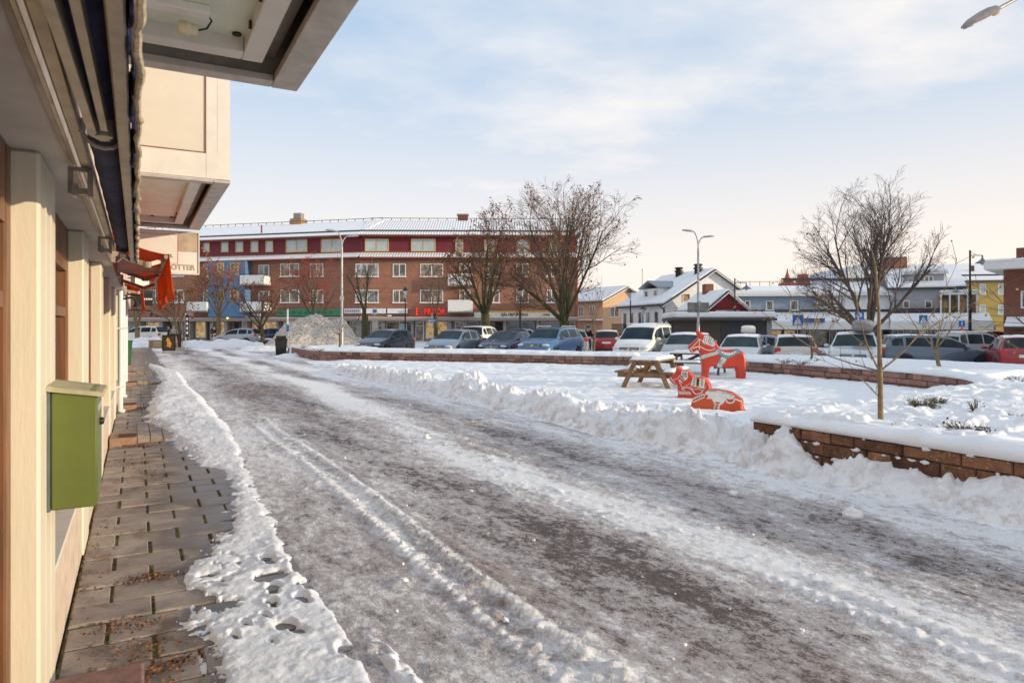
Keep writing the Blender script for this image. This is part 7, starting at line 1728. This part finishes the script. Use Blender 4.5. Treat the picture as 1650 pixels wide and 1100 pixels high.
o = post_sign(at(299, 49, 0), 2.6, 'slim black post banner with white marks by the advertising boards', r=.05); plate(o, .9, 2.5, .22, BLACK, 'banner', x=.14)
for k in range(4): plate(o, 1.1+k*.33, 1.3+k*.33, .10, SWHT, 'mark', x=.14, y=-.066)
# bollard, trash bin, boards and crates at the left
o = thing('bollard', at(647.5, 41, 0), 0, 'short striped bollard before the pale blue shop banner', 'bollard'); m = MB(); m.lathe([(.10, 0), (.10, 1.0), (.08, 1.15), (.02, 1.22)], 10); m.build('post', BLACK, o, smooth=True)
for k in range(3):
    m = MB(); m.lathe([(.104, .3+k*.28), (.104, .42+k*.28)], 10); m.build('band', mat('band_cream', (.60, .42, .25), .5), o)
o = thing('trash_bin', at(453, 39, 0), math.radians(18), 'black square trash bin standing on the snowy street edge', 'bin')
m = MB(); m.hexa([(-.28, -.28, 0), (.28, -.28, 0), (.28, .28, 0), (-.28, .28, 0), (-.33, -.33, .90), (.33, -.33, .90), (.33, .33, .90), (-.33, .33, .90)]); m.build('body', BLACK, o)
m = MB(); m.box(-.37, .37, -.37, .37, .90, .96, .01); m.box(-.27, .27, -.27, .27, .961, 1.12, .02); m.build('lid', BLACK, o)
def board(px, py, rot, label, art):
    Y = EYE*F/(py-HY); o = thing('sandwich_board', at(px, Y, .0), rot, label, 'sign board', 'advertising boards on the street')
    m = MB(); m.box(-.40, .40, -.28, -.22, .0, .12, .01); m.box(-.40, .40, .16, .22, 0, .08); m.bar((-.38, .2, .05), (-.36, -.14, 1.05), .05); m.bar((.38, .2, .05), (.36, -.14, 1.05), .05); m.build('stand', GREY, o)
    m = MB(); m.box(-.38, .38, -.27, -.23, .18, 1.14, .01); b = m.build('panel', BLACK, o)
    m = MB(); m.box(-.31, .31, -.276, -.271, .25, 1.07); m.cur = 1; m.prism([(-.14, .45), (.10, .38), (.16, .6), (.02, .92), (-.06, 1.0), (-.15, .85), (-.08, .62)], 'y', -.281, -.277); m.build('poster', art, b)
board(274, 569.5, math.radians(12), 'advertising board with a dark poster and golden shape, nearer of two', [mat('poster_dark', (.045, .04, .02), .5), mat('poster_gold', (.55, .30, .07), .5, var=.5, scale=8)])
board(285, 563, math.radians(10), 'advertising board with a red-edged poster, behind the nearer one', [mat('poster_black', (.03, .02, .02), .5), mat('poster_red', (.5, .08, .05), .5)])
o = thing('wooden_crate', at(253, 52, 0), math.radians(8), 'weathered wooden pallet box in the snow beside the advertising boards', 'crate')
for x in (-.45, .40):
    m = MB(); m.box(x, x+.06, -.3, .3, 0, .62); m.build('post', WOODD, o)
for k in range(3):
    m = MB(); m.box(-.48, .49, -.34, -.305, .03+k*.21, .20+k*.21); m.box(-.48, .49, .305, .34, .03+k*.21, .20+k*.21); m.build('slat', mat('pallet_wood', (.30, .21, .11), .8, var=.3, scale=10), o)
# snow piled along the far end of the street
for k, (px, Y, L_, h_) in enumerate(((238, 54, 4.5, .75), (318, 55, 4.0, .55), (372, 53, 5.5, .6), (430, 47, 4.2, .38), (400, 57, 3, .5), (470, 36.6, 2.2, .25))):
    m = MB(); n = 40; vs = []
    for j in range(n+1):
        for i in range(n+1):
            x = (i/n*2-1); y = (j/n*2-1); e = max(0, 1-x*x)**.6*max(0, 1-y*y)**.7
            k1 = float(fbm(np.array(x*3.+k*5), np.array(y*3.), 400+k, 4)); vs.append((x*L_/2*(1+.2*k1), y*.9, h_*e*(1+1.3*k1)-.06))
    m.add(vs, [(j*(n+1)+i, j*(n+1)+i+1, (j+1)*(n+1)+i+1, (j+1)*(n+1)+i) for j in range(n) for i in range(n)])
    o = m.build('snow_mound', SNOW, None, smooth=True); o.location = at(px, Y, .0); o.rotation_euler.z = -.2
    tag(o, ('snow mound before the white off-road car at the far left', 'snow mound at the foot of the rowan by the person in black', 'long snow mound before the silver hatchback', 'low snow mound left of the trash bin', 'snow mound by the farthest stone planter wall', 'small snow mound at the foot of the trash bin')[k], 'snow mound', 'snow mounds at the far end of the street')
# ---------------------------------------------------------------- camera, sun, sky
cam = bpy.data.cameras.new('camera'); co = bpy.data.objects.new('camera', cam); COL.objects.link(co)
cam.sensor_width = 36.0; cam.lens = 24.0; cam.clip_start = 0.05; cam.clip_end = 6000
cam.shift_y = -(550.0-HY)/1650.0
co.location = (0, 0, EYE); co.rotation_euler = (math.pi/2, 0, 0)
cam.dof.use_dof = True; cam.dof.focus_distance = 26.0; cam.dof.aperture_fstop = 7.0
SC.camera = co
SUN_EL = math.radians(9.0)
sd = Vector((.96, -.28, 0)).normalized(); sd = Vector((sd.x*math.cos(SUN_EL), sd.y*math.cos(SUN_EL), math.sin(SUN_EL)))
sl = bpy.data.lights.new('sun', 'SUN'); sl.energy = 3.1; sl.angle = math.radians(0.55); sl.color = (1.0, 0.82, 0.58)
so = bpy.data.objects.new('sun', sl); COL.objects.link(so)
so.rotation_euler = (-sd).to_track_quat('-Z', 'Y').to_euler(); so.location = sd*60
w = bpy.data.worlds.new('World'); SC.world = w; w.use_nodes = True
t = NT(w); t.n.clear()
outw = t.add('ShaderNodeOutputWorld'); bg = t.add('ShaderNodeBackground')
sky = t.add('ShaderNodeTexSky'); sky.sky_type = 'NISHITA'; sky.sun_disc = False
sky.sun_elevation = SUN_EL; sky.sun_rotation = math.atan2(sd.x, sd.y)
sky.air_density = 1.0; sky.dust_density = 1.2; sky.ozone_density = 2.0
bg.inputs['Strength'].default_value = 0.13
tc = t.add('ShaderNodeTexCoord').outputs['Generated']
sep = t.add('ShaderNodeSeparateXYZ'); t.link(tc, sep.inputs[0])
zc = t.math('MAXIMUM', sep.outputs[2], 0.0)
# project directions on a cloud layer
den = t.math('ADD', zc, 0.16)
cmb = t.add('ShaderNodeCombineXYZ')
t.link(t.math('DIVIDE', sep.outputs[0], den), cmb.inputs[0]); t.link(t.math('DIVIDE', sep.outputs[1], den), cmb.inputs[1])
n1 = t.tex(0.55, 6, 0.52, cmb.outputs[0], (1.0, 1.25, 1))
n2 = t.tex(1.9, 7, 0.6, cmb.outputs[0], (0.9, 1.2, 1))
cl = t.math('ADD', t.math('MULTIPLY', n1, 0.72), t.math('MULTIPLY', n2, 0.28))
cov = t.ramp(cl, [(0.40, (0.0,)*3), (0.505, (0.40,)*3), (0.61, (0.94,)*3)])
low = t.ramp(zc, [(0.0, (1,)*3), (0.08, (0.96,)*3), (0.20, (0.62,)*3), (0.34, (0.16,)*3), (0.5, (0.0,)*3)])
covm = t.math('MAXIMUM', cov, low, True)
hcol = t.ramp(zc, [(0.0, (6.7, 5.9, 5.3)), (0.10, (6.7, 6.15, 5.75)), (0.3, (6.4, 6.2, 6.1)), (0.6, (6.2, 6.2, 6.2))])
# the sun side of the sky is warmer
east = t.ramp(t.math('ADD', t.math('MULTIPLY', sep.outputs[0], .5), .5), [(.45, (0,)*3), (.9, (1,)*3)])
warm = t.mix(1.0, hcol, (1.08, 1.02, .95), 'MULTIPLY')
hcol = t.mix(east, hcol, warm)
veil = t.mix(0.80, sky.outputs[0], (3.25, 4.45, 6.0))
fin = t.mix(covm, veil, hcol)
t.link(fin, bg.inputs['Color']); t.link(bg.outputs[0], outw.inputs[0])
SC.view_settings.view_transform = 'Standard'; SC.view_settings.look = 'None'
SC.view_settings.exposure = 0.28; SC.view_settings.gamma = 1.0; SC.view_settings.use_curve_mapping = False
SC.cycles.max_bounces = 6; SC.cycles.diffuse_bounces = 3; SC.cycles.glossy_bounces = 3; SC.cycles.transmission_bounces = 4
SC.cycles.caustics_reflective = False; SC.cycles.caustics_refractive = False
